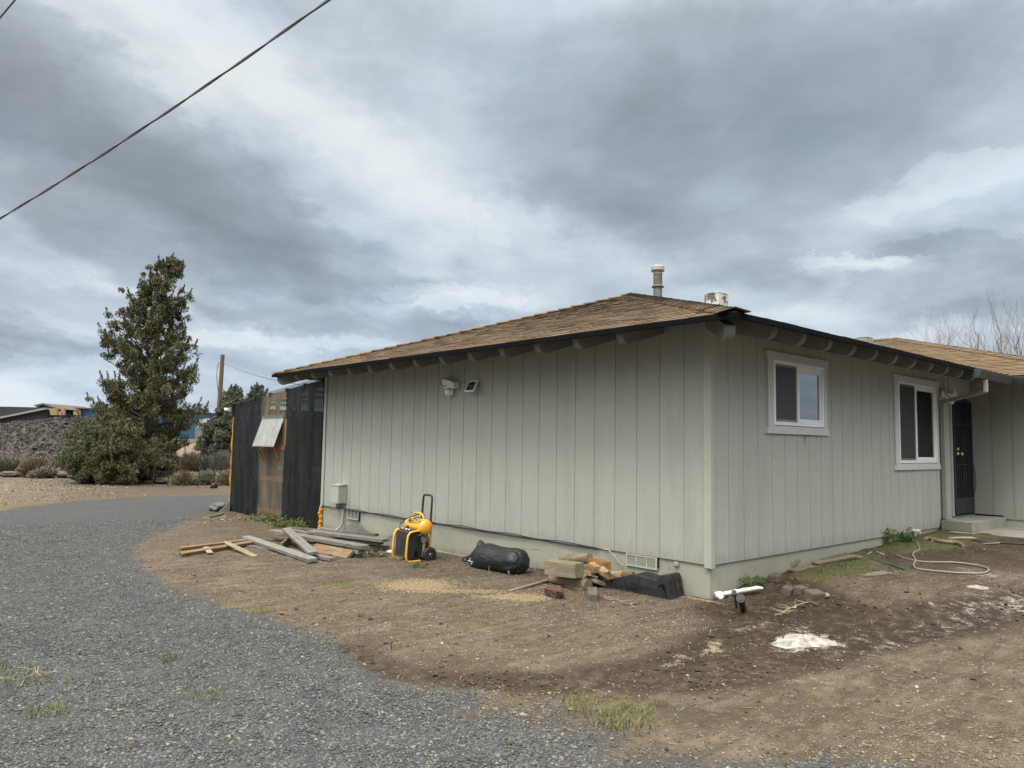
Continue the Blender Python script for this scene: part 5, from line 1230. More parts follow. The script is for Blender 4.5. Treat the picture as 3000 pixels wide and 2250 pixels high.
    for k in range(7): m.add([(-.1462, -.12+.03*k, .12), (-.1462, -.112+.03*k, .12), (-.1462, -.152+.03*k, .30), (-.1462, -.16+.03*k, .30)], [(0, 1, 2, 3)], 0, False, T)
    m.build('cooling_slots', M_DARK, t)
    m = MB(); m.prism([(.02, .05), (.17, .05), (.185, .12), (.185, .30), (.16, .37), (.10, .395), (.04, .37), (.02, .30)], -.165, .13, 1, 0, T); cov = m.build('motor_cover', M_CBLACK, t, .02)
    m = MB(); m.box((.06, -.168, .275), (.15, -.1655, .345), 0, T); m.build('rating_label', M_LABEL, cov)
    text('DEWALT', .052, M_LETTER, (.105, -.1672, .175), (0, 0, 1), (-1, 0, 0), parent=cov)
    m = MB(); m.tube([(.03, -.15, .36), (.07, -.17, .375), (.12, -.175, .36), (.165, -.17, .32), (.17, -.16, .27)], .008, 8, 0, True, True, T); m.build('discharge_tube', M_CHROME, t)
    # tubular frame
    for y in (-.19, .19):
        m = MB(); P = [(.06, y, .43), (.0, y, .425), (-.08, y, .415), (-.135, y, .40), (-.165, y, .365), (-.175, y, .30), (-.178, y, .20), (-.180, y, .09), (-.172, y, .04), (-.14, y, .014), (-.09, y, .008), (.05, y, .02)]
        m.tube(P, .0145, 10, 0, True, True, T); m.build('frame_tube', M_YELLOW, t)
    for y in (-.145, .145):
        m = MB(); m.tube([(.215, y, .50), (.215, y, .10)], .017, 10, 0, True, True, T); m.build('rear_post', M_YELLOW, t)
    m = MB(); m.box((.17, -.14, .15), (.20, .14, .27), 0, T); m.tube([(.17, -.2, .105), (.17, .2, .105)], .01, 8, 0, True, True, T); m.build('axle_bracket', M_YELLOW, t, .004)
    m = MB(); m.tube([(.215, -.12, .10+.38), (.216, -.12, .80), (.216, -.115, .875), (.216, -.09, .90), (.216, .0, .905), (.216, .09, .90), (.216, .115, .875), (.216, .12, .80), (.215, .12, .48)], .0155, 10, 0, True, True, T); m.build('pull_handle', M_CBLACK, t)
    m = MB(); m.tube([(.09, -.13, .56), (.09, -.125, .60), (.09, -.10, .635), (.09, -.06, .648), (.09, .06, .652), (.09, .11, .645), (.09, .135, .61), (.09, .14, .56)], .0125, 10, 0, True, True, T); m.build('carry_handle', M_YELLOW, t)
    m = MB(); m.tube([(-.10, .17, .42), (-.10, .175, .48), (-.05, .14, .545), (.03, .06, .60), (.09, -.02, .645), (.11, -.08, .655), (.10, -.13, .63), (.09, -.11, .60), (.08, -.03, .585), (.05, .06, .575)], .007, 8, 0, True, True, T); m.build('air_hose', M_CBLACK, t)
    m = MB(); m.lathe([(.0, -.02), (.018, -.018), (.02, .02), (0, .022)], 10, 0, T @ Matrix.Translation((.19, -.10, .50))); m.build('valve', M_CBLACK, t)
    for y in (-.225, .225):
        W_ = T @ Matrix.Translation((.17, y, .105)) @ Matrix.Rotation(math.pi/2, 4, 'X'); m = MB()
        m.lathe([(.055, -.026), (.085, -.03), (.102, -.02), (.106, 0), (.102, .02), (.085, .03), (.055, .026)], 28, 0, W_); wh = m.build('wheel', M_BLACK, t)
        m = MB(); m.lathe([(0, -.02), (.058, -.02), (.058, .018), (.045, .016), (.03, .01), (0, .012)], 24, 0, W_); rim = m.build('rim', M_CPANEL, wh)
        m = MB(); m.lathe([(0, .010), (.014, .012), (.013, .028), (0, .03)], 10, 0, W_)
        m.build('hub', M_CHROME, wh)
        for k in range(5):
            m = MB(); a = k*2*math.pi/5+.3; m.lathe([(0, .014), (.006, .014), (.006, .02), (0, .02)], 6, 0, W_ @ Matrix.Translation((.033*math.cos(a), .033*math.sin(a), 0))); m.build('lug_bolt', M_CHROME, wh)
compressor()

# ---- around the front wall
def brick(px, size, rz, label, sink=.3, tilt=0., mat=None, name='brick'):
    p = gp(*px); m = MB(); n = 3; s = size
    m.box((-s[0]/2, -s[1]/2, -s[2]*sink), (s[0]/2, s[1]/2, s[2]*(1-sink))); M = Matrix.Translation((p[0], p[1], float(hz(p[0], p[1])))) @ Matrix.Rotation(rz, 4, 'Z') @ Matrix.Rotation(tilt, 4, 'X')
    o = local_mesh_obj(m, name, mat or M_BRICK, M, .014); return tag(o, label, 'brick', 'rough brown bricks by the front wall')
brick(Z8(1270, 165), (.20, .11, .085), .25, 'loose brown brick lying on top of the soil next to the front foundation', .1)
brick(Z8(1540, 420), (.14, .10, .10), .1, 'sunken brick left of its neighbour at the edge of the dug soil', .35, .2)
brick(Z8(1800, 435), (.13, .10, .11), -.1, 'middle one of the bricks sunk at the edge of the dug soil', .3, .15)
brick(W7(510, 850), (.17, .13, .13), -.35, 'largest sunken brick, rightmost at the edge of the dug soil', .3, .2)
rock(gp(*W7(598, 835)), (.06, .045, .03), M_STONE, 'stone', 'small grey stone beside the largest sunken brick', 'stone', None, 9)
rock(gp(*W7(1715, 360)), (.24, .08, .02), M_STONE, 'flat_stone', 'pale oval flat stone on the grass near the step', 'stone', None, 12, .1, YAW-1.5)
rock(gp(*W7(1725, 322)), (.24, .06, .02), M_STONE, 'flat_stone', 'pale long flat stone behind the oval one near the step', 'stone', None, 13, .1, YAW-1.5)
rock(gp(*Z8(1680, 770)), (.025, .02, .012), M_STONE, 'pebble', 'lone pale pebble under the dead root', 'stone', None, 14)
def lay(pts, r, mat, name, label, cat, lift=0., n=10, extra=None, sm=3):
    P = [Vector(zz(p, r+lift)) if len(p) == 2 else Vector(p) for p in pts]
    # smooth through the points
    Q = []
    for i in range(len(P)-1):
        p0, p1, p2, p3 = P[max(i-1, 0)], P[i], P[i+1], P[min(i+2, len(P)-1)]
        for k in range(sm):
            t = k/sm; Q.append(.5*((2*p1)+(p2-p0)*t+(2*p0-5*p1+4*p2-p3)*t*t+(3*p1-p0-3*p2+p3)*t**3))
    Q.append(P[-1])
    for q in Q:
        h = float(hz(q.x, q.y))+r*.7
        if q.z < h: q.z = h
    m = MB(); m.tube(Q, r, n); o = m.build(name, mat); return tag(o, label, cat)
HS = [(1300, 335), (1345, 385), (1366, 440), (1325, 462), (1312, 492), (1336, 528), (1318, 558), (1325, 585), (1370, 602), (1600, 625), (1760, 635), (1860, 635), (1918, 618), (1920, 598), (1870, 577), (1760, 558), (1640, 546), (1400, 541), (1260, 516), (1180, 488)]
lay([(5.10, -.05, .41), (5.12, -.10, .36)]+[W7(*p) for p in HS], .0105, M_HOSE, 'garden_hose', 'tan garden hose looping from the wall tap across the dirt', 'hose', sm=5)
lay([W7(*p) for p in ((850, 515), (960, 522), (1100, 556), (1245, 602))], .011, M_HOSEGREEN, 'garden_hose', 'short dark green hose end poking out of the weeds', 'hose', sm=4)
lay([W7(*p) for p in ((1790, 365), (1900, 378), (2050, 388), (2212, 397), (2400, 410))], .012, M_BLACKWIRE, 'garden_hose', 'straight black hose on the grass in front of the slab', 'hose')
lay([W7(*p) for p in ((945, 482), (985, 463), (1040, 468), (1080, 482))], .006, M_PVC, 'tubing', 'thin white tubing arched in the grass', 'tubing')
def tap():
    t = empty('garden_tap', (5.10, 0, .41), 'brass garden tap under the siding with the tan hose on it', 'tap')
    m = MB(); m.tube([(5.10, .03, .41), (5.10, -.05, .41), (5.10, -.07, .39)], .013, 8); m.build('spout', M_BRASS, t)
    m = MB(); m.lathe([(0, 0), (.028, 0), (.03, .008), (.01, .012), (0, .012)], 10, 0, Matrix.Translation((5.10, -.045, .435))); m.build('handle', M_GALV, t)
    m = MB(); X = 5.33; m.tube([(X, .03, .375), (X, -.085, .372)], .024, 12, 0, False); m.tube([(X, -.05, .372), (X, -.10, .37)], .031, 14, 0, False); m.tube([(X, -.03, .372), (X, -.03, .18)], .024, 10)
    m.lathe([(.017, -.101), (.031, -.101)], 14, 0, Matrix.Translation((X, 0, .37)) @ Matrix.Rotation(-math.pi/2, 4, 'X')); o = m.build('pipe_outlet', M_PVC, None, recalc=False); tag(o, 'open white plastic pipe outlet beside the wall tap', 'pipe')
    m = MB(); m.lathe([(0, -.09), (.018, -.09)], 12, 0, Matrix.Translation((X, 0, .37)) @ Matrix.Rotation(-math.pi/2, 4, 'X')); c = m.build('bore', M_DARK, o, world=False)
tap()
G3 = 'old boards along the front foundation'
plank(W7(320, 612), .02, W7(432, 594), .02, .09, .02, M_DRIFT, 'short split board nearest the loose brick by the front foundation', G3)
plank(W7(430, 590), .02, W7(880, 497), .03, .09, .022, M_DRIFT, 'longer outer board along the front foundation', G3)
plank(W7(512, 553), .05, W7(850, 492), .05, .08, .02, M_DRIFT, 'board lying on top of the outer one along the front foundation', G3)
plank(W7(590, 535), .02, W7(790, 480), .05, .08, .015, M_GREYWOOD2, 'thin board leaning on the front foundation behind the others', G3, .5)
plank(W7(905, 650), .006, W7(1110, 627), .006, .13, .012, M_DRIFT, 'flat bleached board piece among the grass in front of the hose', None)
plank(W7(870, 675), .006, W7(945, 692), .006, .05, .012, M_DRIFT, 'small bleached splinter in front of the flat board piece', None)
lay([W7(*p) for p in ((1405, 362), (1440, 350), (1500, 368), (1580, 380), (1650, 383), (1720, 405))], .028, M_DRIFT, 'driftwood', 'pale twisted driftwood branch in the grass below the tap', 'branch', n=8)
lay([W7(*p) for p in ((1460, 372), (1530, 378), (1640, 392))], .018, M_DRIFT, 'driftwood', 'thinner bleached branch lying against the twisted one', 'branch', n=7)
lay([W7(*p) for p in ((1880, 397), (1950, 393), (2010, 390))], .012, M_DRIFT, 'stick', 'short dry stick in front of the black hose', 'stick')
def whitepipe():
    P = Vector(zz(Z8(60, 455), .03)); Q = Vector(zz(Z8(890, 312), .03))
    t = empty('drain_pipe', P, 'white plastic pipe with an elbow lying at the house corner', 'pipe')
    m = MB(); m.tube([P, P.lerp(Q, .5), Q, Q+(Q-P).normalized()*.05+Vector((0, 0, -.012))], [.022, .022, .021, .012], 14); m.build('pipe', M_PVC, t)
    m = MB(); d = (Q-P).normalized(); m.tube([P-d*.05, P+d*.02], .033, 14); m.tube([P-d*.02, P-d*.02+Vector((.01, -.05, -.035))], .030, 14); m.build('elbow', M_PVC, t)
    m = MB(); m.tube([P+d*.13, P+d*.19], .0265, 14); m.build('coupling', M_PVC, t)
whitepipe()
def stub():
    b = Vector(gp(*Z8(590, 800))); b.z = float(hz(b.x, b.y))-.02; tp = Vector(zz(Z8(515, 545), .0)); tp = Vector(gp(*Z8(515, 545), float(b.z)+.20))
    t = empty('standpipe', b, 'black capped pipe stub leaning out of the dug soil', 'pipe')
    d = (tp-b).normalized(); m = MB(); m.tube([b, tp], .030, 16); m.build('pipe', M_CBLACK, t)
    m = MB(); m.tube([tp-d*.03, tp+d*.01], .040, 16); m.tube([tp+d*.01, tp+d*.016], .022, 12); m.build('cap', M_BLACK, t)
    b = Vector(gp(*Z8(430, 740))); b.z = float(hz(b.x, b.y)); tp = Vector(gp(*Z8(370, 375), float(b.z)+.24)); m = MB(); m.tube([b, tp], .013, 8); m.tube([tp-Vector((0, 0, .03)), tp+Vector((0, 0, .005))], .022, 8); o = m.build('metal_stake', M_RUSTPIPE); tag(o, 'rusty metal stake holding the white pipe', 'stake')
stub()
def twigs(path, name, label, seed, n=9, r=.004, L=.14, lift=.01):
    rr = random.Random(seed); m = MB(); P = [Vector(zz(p, lift)) for p in path]; m.tube(P, r, 5)
    for k in range(n):
        i = rr.randrange(len(P)-1); a = P[i].lerp(P[i+1], rr.random()); an = rr.uniform(0, 6.28); q = [a]
        for s in range(3): an += rr.uniform(-.5, .5); q.append(q[-1]+Vector((math.cos(an)*L/3, math.sin(an)*L/3, rr.uniform(-.004, .02))))
        m.tube(q, [r*.9, r*.7, r*.5, r*.3], 4)
    o = m.build(name, M_TWIG); tag(o, label, 'twig'); return o
R7 = lambda a, b: (1740+a/7.373, 1640+b/7.373)
twigs([R7(200, 800), R7(320, 860), R7(500, 855), R7(640, 950), R7(760, 940), R7(870, 1030)], 'dead_twig', 'pale branching dead twigs in front of the ramps', 3, 12)
twigs([Z8(1250, 900), Z8(1420, 850), Z8(1500, 780), Z8(1700, 710), Z8(1860, 640), Z8(2030, 610)], 'dead_root', 'pale tangled dead root lying on the dug soil', 5, 14, .005, .12)
twigs([FW(150, 905), FW(300, 900), FW(430, 900)], 'dead_twig', 'pale twigs behind the red lava rock', 7, 5)
twigs([(60, 2010), (90, 1960), (120, 1980), (160, 1965)], 'dead_twig', 'bleached twigs on the weedy patch at the far left of the gravel', 9, 14, .003, .10)
twigs([(1160, 1640), (1190, 1620), (1205, 1600)], 'dead_weed', 'dry brown weed tangled in the compressor frame', 15, 34, .003, .16, .04)
twigs([(840, 1530), (870, 1505), (880, 1490)], 'dead_weed', 'tall dry weed stalks in front of the lean-to', 17, 18, .003, .3, .06)
lay([(600+30/2.5525, 950+1440/2.5525), (640, 1509), (655, 1503)], .02, M_DRIFT, 'stick', 'long stick at the outer foot of the lean-to', 'stick')
rock(gp(643, 1497), (.22, .30, .11), M_TARP, 'dirt_clod', 'dark clod of dirt at the outer foot of the lean-to', 'clod', None, 22, .5)
m = MB(); p = gp(665, 1500); m.add([(p[0]-.18, p[1]-.02, p[2]), (p[0]+.03, p[1]-.02, p[2]), (p[0]+.08, p[1]+.05, p[2]+.24), (p[0]-.16, p[1]+.05, p[2]+.02), (p[0]+.03, p[1]+.1, p[2])], [(0, 1, 2, 3), (1, 4, 2), (0, 3, 4, 1), (2, 4, 3)])
tag(m.build('flashing_scrap', M_GREYMETAL), 'bent pale flashing scrap at the outer foot of the lean-to', 'scrap')
# little mounds
def mound(px, rx, ry, h, mat, name, label, seed, kind=None, rz=None):
    p = gp(*px); n = 46; m = MB(); vs = []; rz = YAW if rz is None else rz
    for i in range(n+1):
        for j in range(n+1):
            u = -1+2*i/n; v = -1+2*j/n; d = math.hypot(u, v); a = rz
            x = p[0]+(u*rx*math.cos(a)-v*ry*math.sin(a)); y = p[1]+(u*rx*math.sin(a)+v*ry*math.cos(a)); vs.append((x, y, d, u, v))
    V = np.array(vs); nz = fbm(V[:, 0]*11, V[:, 1]*11, seed, 5); e = 1-V[:, 2]*(1+.9*(fbm(V[:, 0]*5, V[:, 1]*5, seed+9)-.5)); z = hz(V[:, 0], V[:, 1])+h*np.clip(e-.35*(nz-.4), -.6, 1)*(.35+1.3*nz)-.006
    m.add([(a, b, c) for a, b, c in zip(V[:, 0], V[:, 1], z)], [(i*(n+1)+j, (i+1)*(n+1)+j, (i+1)*(n+1)+j+1, i*(n+1)+j+1) for i in range(n) for j in range(n)], 0, True)
    o = m.build(name, mat, recalc=False); tag(o, label, 'powder pile', None, kind); return o
mound((1735*K, 1388*K), .17, .26, .075, M_POWDER, 'powder_pile', 'heap of coarse white powder on the wet dirt', 3)
mound((2110*K, 1268*K), .10, .20, .022, M_POWDER, 'powder_pile', 'thin white powder spill near the right edge of the yard', 5)

# ------------------------------------------------------------------ loose stones, litter, grass
def stones(name, pts, size, mat, label, seed, flat=.6, smooth=False, sink=.25, kind='stuff'):
    """pts (n,2); size (n,) half sizes: one angular chip per point"""
    r = np.random.RandomState(seed); n = len(pts); base = np.array([(1, 0, 0), (-1, 0, 0), (0, 1, 0), (0, -1, 0), (0, 0, 1), (0, 0, -1)], float)
    F0 = np.array([(0, 2, 4), (2, 1, 4), (1, 3, 4), (3, 0, 4), (2, 0, 5), (1, 2, 5), (3, 1, 5), (0, 3, 5)])
    b = base[None]*(1+r.uniform(-.35, .35, (n, 6, 1)))+r.uniform(-.3, .3, (n, 6, 3)); b[:, :, 2] *= flat
    b[:, :, 0] *= r.uniform(.8, 1.35, (n, 1)); a = r.uniform(0, 6.28, n); t = r.uniform(-.45, .45, n); c, s = np.cos(a)[:, None], np.sin(a)[:, None]
    x = b[:, :, 0]*c-b[:, :, 1]*s; y = b[:, :, 0]*s+b[:, :, 1]*c; z = b[:, :, 2]+x*t[:, None]*.5
    S3 = size[:, None]; zz_ = hz(pts[:, 0], pts[:, 1])
    V = np.stack([pts[:, 0:1]+x*S3, pts[:, 1:2]+y*S3, zz_[:, None]+z*S3+S3*flat*(1-sink*2)], -1).reshape(-1, 3)
    F = (F0[None]+6*np.arange(n)[:, None, None]).reshape(-1, 3)
    o = npmesh(name, V, F, mat, 3, smooth); return tag(o, label, None, None, kind)
def scatter(n, r0, r1, half, seed, power=1.0):
    """points in a fan in front of the viewpoint, denser nearby (they cover the yard from r0 to r1 metres)"""
    r = np.random.RandomState(seed); u = r.random(n); R = (r0**(1-power)+(r1**(1-power)-r0**(1-power))*u)**(1/(1-power)) if power != 1 else r0*(r1/r0)**u
    a = YAW+r.uniform(-half, half, n); return np.stack([CAM[0]+R*np.cos(a), CAM[1]+R*np.sin(a)], 1), R
def clear(P):
    """keep off the house, step, slab"""
    x, y = P[:, 0], P[:, 1]
    return ~(((x > -.03) & (y > -.01)) | ((x > 6.3) & (y > -4) & (y < 0)))
def gravel_stones():
    P, R = scatter(420000, 2.2, 17, .78, 5, 1.0); k = clear(P); P, R = P[k], R[k]
    g = zones(P[:, 0], P[:, 1])[0]; r = np.random.RandomState(3)
    ed = g+1.3*(fbm(P[:, 0]*3.5, P[:, 1]*3.5, 8)-.5)+.5*(fbm(P[:, 0]*12, P[:, 1]*12, 18)-.5)
    k = (ed > .45+.25*r.random(len(P))) | (r.random(len(P)) < .05*ss(-.0, .4, g+.3*(fbm(P[:, 0]*2, P[:, 1]*2, 5)-.2))); P, R = P[k], R[k]
    sz = r.lognormal(0, .30, len(P))*.0062*(1+.05*np.maximum(R-4, 0)); sz = np.clip(sz, .003, .02)
    stones('gravel', P, sz, M_GRAVEL, 'crushed blue grey gravel covering the driveway', 4)
gravel_stones()
def litter():
    P, R = scatter(330000, 2.6, 17, .74, 15, 1.15); k = clear(P); P, R = P[k], R[k]
    Z = zones(P[:, 0], P[:, 1]); r = np.random.RandomState(6)
    d = np.clip(.18+.8*Z[5], 0, 1)*(1-.8*Z[1])*(1-Z[0]*.8)*(.35+1.1*fbm(P[:, 0]*1.7, P[:, 1]*1.7, 4))
    k = r.random(len(P)) < d; P, R = P[k], R[k]
    sz = np.clip(r.lognormal(0, .4, len(P))*.0042, .002, .013)*(1+.045*np.maximum(R-5, 0))
    stones('soil_crumbs', P, sz, M_LITTER, 'pale crumbs and chips strewn over the brown dirt', 7, .5)
    P, R = scatter(26000, 2.8, 14, .7, 45, 1.2); k = clear(P); P, R = P[k], R[k]; Z = zones(P[:, 0], P[:, 1]); k = r.random(len(P)) < (.035+.6*Z[1]*(fbm(P[:, 0]*2.1, P[:, 1]*2.1, 3) > .47))*(1-Z[0]); P, R = P[k], R[k]
    stones('soil_clods', P, np.clip(r.lognormal(0, .5, len(P))*.0085, .004, .03), simple('clod_soil', (.06, .044, .03), (.035, .025, .017), 30, .95), 'dark lumps of damp soil kicked up by tyres', 8, .7)
    P, R = scatter(7000, 2.8, 13, .7, 55, 1.2); k = clear(P); P, R = P[k], R[k]; Z = zones(P[:, 0], P[:, 1]); k = r.random(len(P)) < .08+.5*(1-Z[0]); P = P[k]; a = r.uniform(0, 6.28, len(P)); L = r.lognormal(0, .5, len(P))*.016; w = .0012
    d = np.stack([np.cos(a), np.sin(a)], 1)*L[:, None]; s = np.stack([-np.sin(a), np.cos(a)], 1)*w; z = hz(P[:, 0], P[:, 1])+.004; q = lambda o, dz: np.concatenate([P+o, (z+dz)[:, None]], 1)
    V = np.stack([q(-d-s, 0), q(-d+s, 0), q(d+s, .004), q(d-s, .004), q(-d*0, .006)], 1).reshape(-1, 3); i5 = 5*np.arange(len(P))[:, None]; o = npmesh('straw_bits', V, np.concatenate([i5+np.array([[0, 1, 4]]), i5+np.array([[1, 2, 4]]), i5+np.array([[2, 3, 4]]), i5+np.array([[3, 0, 4]])]), M_DRY, 3); tag(o, 'bits of dry straw and splinters on the ground', kind='stuff')
    P, R = scatter(2600, 2.8, 14, .7, 25, 1.3); k = clear(P); P = P[k]; sz = np.clip(r.lognormal(0, .5, len(P))*.0055, .003, .016)
    stones('pebbles', P, sz, M_PEBBLE, 'scattered pale pebbles on the dirt', 9, .6)
    # tan pellets in two spills
    A0 = gd(900, 1264); B0 = gd(1120, 1292); C0 = gd(1010, 1278)
    q = []
    for c, s1, s2, n in ((A0, .20, .19, 5200), (B0, .17, .09, 2600), (C0, .30, .07, 1100)):
        u = r.normal(size=(n, 2)); a = YAW-math.pi/2; x = u[:, 0]*s1; y = u[:, 1]*s2
        q.append(np.stack([c[0]+x*math.cos(a)-y*math.sin(a), c[1]+x*math.sin(a)+y*math.cos(a)], 1))
    P = np.concatenate(q); P = P[clear(P)]; stones('pellet_spill', P, r.uniform(.006, .0095, len(P)), M_PEA, 'spilled tan wood pellets in front of the black sack', 12, .7)
    c = gd(1500, 1294); u = r.normal(size=(1500, 2)); P = np.stack([-.04-np.abs(u[:, 0])*.035, .1+u[:, 1]*.12], 1); u = np.abs(r.normal(size=(700, 2))); P2 = np.stack([.2+u[:, 1]*.3, -.05-u[:, 0]*.03], 1); stones('sawdust', np.concatenate([P, P2]), r.uniform(.004, .007, 2200), M_PEA, 'pale sawdust along the foot of the house corner', 13, .6)
litter()
def blades(name, P, h, w, mat, label, seed, lean=.6, kind='stuff', cat=None, per=1, curl=.5, base=None):
    r = np.random.RandomState(seed); P = np.repeat(P, per, 0); h = np.repeat(h, per); n = len(P); P = P+r.normal(size=P.shape)*.008
    a = r.uniform(0, 6.28, n); d = np.stack([np.cos(a), np.sin(a)], 1); s = np.stack([-np.sin(a), np.cos(a)], 1); ln = r.uniform(.1, lean, n)*h; hh = h*r.uniform(.5, 1.1, n)
    z0 = hz(P[:, 0], P[:, 1])-.004 if base is None else base(P)
    W = (w*r.uniform(.6, 1.3, n))[:, None]
    def pt(o, z, wd): return np.concatenate([P+d*o[:, None]+s*W*wd, (z0+z)[:, None]], 1)
    V = np.stack([pt(ln*0, hh*0, -1), pt(ln*0, hh*0, 1), pt(ln*.4, hh*.6, .7), pt(ln*.4, hh*.6, -.7), pt(ln, hh, .12), pt(ln, hh, -.12)], 1).reshape(-1, 3)
    i = 6*np.arange(n)[:, None]; F = np.concatenate([i+np.array([[0, 1, 2, 3]]), i+np.array([[3, 2, 4, 5]])], 0)
    o = npmesh(name, V, F, mat, 4); return tag(o, label, cat, None, kind)
def grass():
    P, R = scatter(420000, 3, 15, .74, 35, 1.0); k = clear(P); P, R = P[k], R[k]; Z = zones(P[:, 0], P[:, 1]); r = np.random.RandomState(8)
    d = np.clip(Z[2]*1.35+(fbm(P[:, 0]*5, P[:, 1]*5, 14)-.5)*2.2-.1, 0, 1)*(Z[2] > .08); k = r.random(len(P)) < d; P, R = P[k], R[k]
    blades('grass', P, r.uniform(.014, .05, len(P))*(.6+.8*fbm(P[:, 0]*4, P[:, 1]*4, 44)), .0022+.0002*R, M_GRASS, 'short patchy green weeds and grass', 3, .9)
    P, R = scatter(60000, 5, 16, .7, 36, 1.0); k = clear(P); P, R = P[k], R[k]; d = .012+.8*np.exp(-(segd(P[:, 0], P[:, 1], [(-.15, 8.3), (-.12, 1.5)])/.16)**2)*(fbm(P[:, 0]*3, P[:, 1]*3, 2) > .45)+.25*np.exp(-(segd(P[:, 0], P[:, 1], [(-.1, 8.5), (-.1, 12.5)])/.2)**2)
    d = d+.35*np.exp(-(np.hypot(P[:, 0]+.75, P[:, 1]-1.0)/.35)**2)+.3*np.exp(-(np.hypot(P[:, 0]+.9, P[:, 1]-3.3)/.5)**2)
    k = r.random(len(P)) < d; P, R = P[k], R[k]; blades('dry_grass', P, r.uniform(.015, .055, len(P)), .0022+.00015*R, M_DRY, 'sparse dry grass along the foot of the side wall', 4, 1.1)
grass()
def far_tufts():
    P, R = scatter(26000, 16, 33, .72, 66, 1.6); k = clear(P) & ~((P[:, 0] > -.4) & (P[:, 1] < 14)); P, R = P[k], R[k]; Z = zones(P[:, 0], P[:, 1]); r = np.random.RandomState(12)
    k = (r.random(len(P)) < .9*(fbm(P[:, 0]*.8, P[:, 1]*.8, 7)-.28)*2) & (Z[0] < .12); P, R = P[k], R[k]
    blades('dry_scrub', P, r.uniform(.03, .10, len(P)), .0014+.0004*R, M_DRY, 'thin dry scrub on the bare ground beyond the gravel', 14, 1.3)
    sz = np.clip(r.lognormal(0, .5, len(P))*.02, .01, .07); stones('field_stones', P[:4000]+r.normal(size=(min(4000, len(P)), 2))*.3, sz[:4000], M_PEBBLE, 'scattered small stones beyond the gravel', 19, .6)
far_tufts()
def weed(p, rx, h, n, label, seed, mat=None, leaf=.02, name='weed', cat='weed', dens=5, group=None):
    """bushy low plant: stems with small leaves up them"""
    r = np.random.RandomState(seed); t = empty(name, (p[0], p[1], float(hz(p[0], p[1]))), label, cat, group); z0 = float(hz(p[0], p[1]))
    m = MB(); LV = []; 
    for i in range(n):
        a = r.uniform(0, 6.28); q = rx*math.sqrt(r.random())*.35; b = np.array([p[0]+q*math.cos(a), p[1]+q*math.sin(a), z0]); k = r.uniform(.2, 1.0); hh = h*r.uniform(.55, 1)*(1-.45*k*k); e = b+np.array([math.cos(a)*rx*k, math.sin(a)*rx*k, hh])
        mid = (b+e)/2+np.array([0, 0, hh*.12]); m.tube([b, mid, e], [.0025, .002, .001], 4)
        for j in range(dens*3):
            s = r.uniform(.25, 1.02); c = b*(1-s)+e*s+np.array([0, 0, hh*.2*s*(1-s)])+r.normal(size=3)*leaf*.7; LV.append(c)
    m.build('stems', M_DRY, t, recalc=False)
    leafcloud(np.array(LV), leaf, mat or M_WEED, 'leaves', t, seed)
    return t
def leafcloud(C, size, mat, name, parent, seed, up=None, aspect=.5, sizes=None):
    """one small bent leaf (two triangles forming a rhomb) per centre"""
    r = np.random.RandomState(seed); n = len(C); d = r.normal(size=(n, 3)); 
    if up is not None: d = d*.75+up
    d /= np.linalg.norm(d, axis=1)[:, None]; e = np.cross(d, r.normal(size=(n, 3))); e /= np.linalg.norm(e, axis=1)[:, None]; s = (np.full(n, size) if sizes is None else sizes)*r.uniform(.6, 1.4, n)
    s = s[:, None]; V = np.stack([C-d*s, C+e*s*aspect, C+d*s, C-e*s*aspect], 1).reshape(-1, 3); F = 4*np.arange(n)[:, None]+np.arange(4)[None]
    return npmesh(name, V, F, mat, 4, False, parent)
weed(gp(*W7(1060, 400)), .20, .30, 60, 'larger leafy green weed against the front foundation', 3, leaf=.016)
weed(gp(*W7(1235, 385)), .16, .17, 40, 'smaller leafy green weed left of the wall tap', 4, leaf=.015)
weed(gp(*Z8(820, 270)), .17, .11, 60, 'low bright green weed behind the white pipe', 5, leaf=.010)
weed(gp(790, 1528), .5, .16, 60, 'straggly green weeds in front of the clear lean-to panel', 6, M_GRASS, leaf=.022)
weed(gp(850, 1545), .4, .20, 50, 'yellowish straggly weeds near the foam seam of the lean-to', 7, M_GRASS, leaf=.022)
weed(gp(*W7(345, 600)), .10, .16, 14, 'thin dry seedling by the front foundation boards', 8, M_DRY, leaf=.006)
weed(gp(1225, 1662), .12, .04, 30, 'small green weed under the compressor wheel', 9, M_GRASS, leaf=.014)
weed(gp(*L6(1950, 600)), .16, .09, 40, 'brown green weed at the right foot of the lumber heap', 10, M_DRY, leaf=.016)

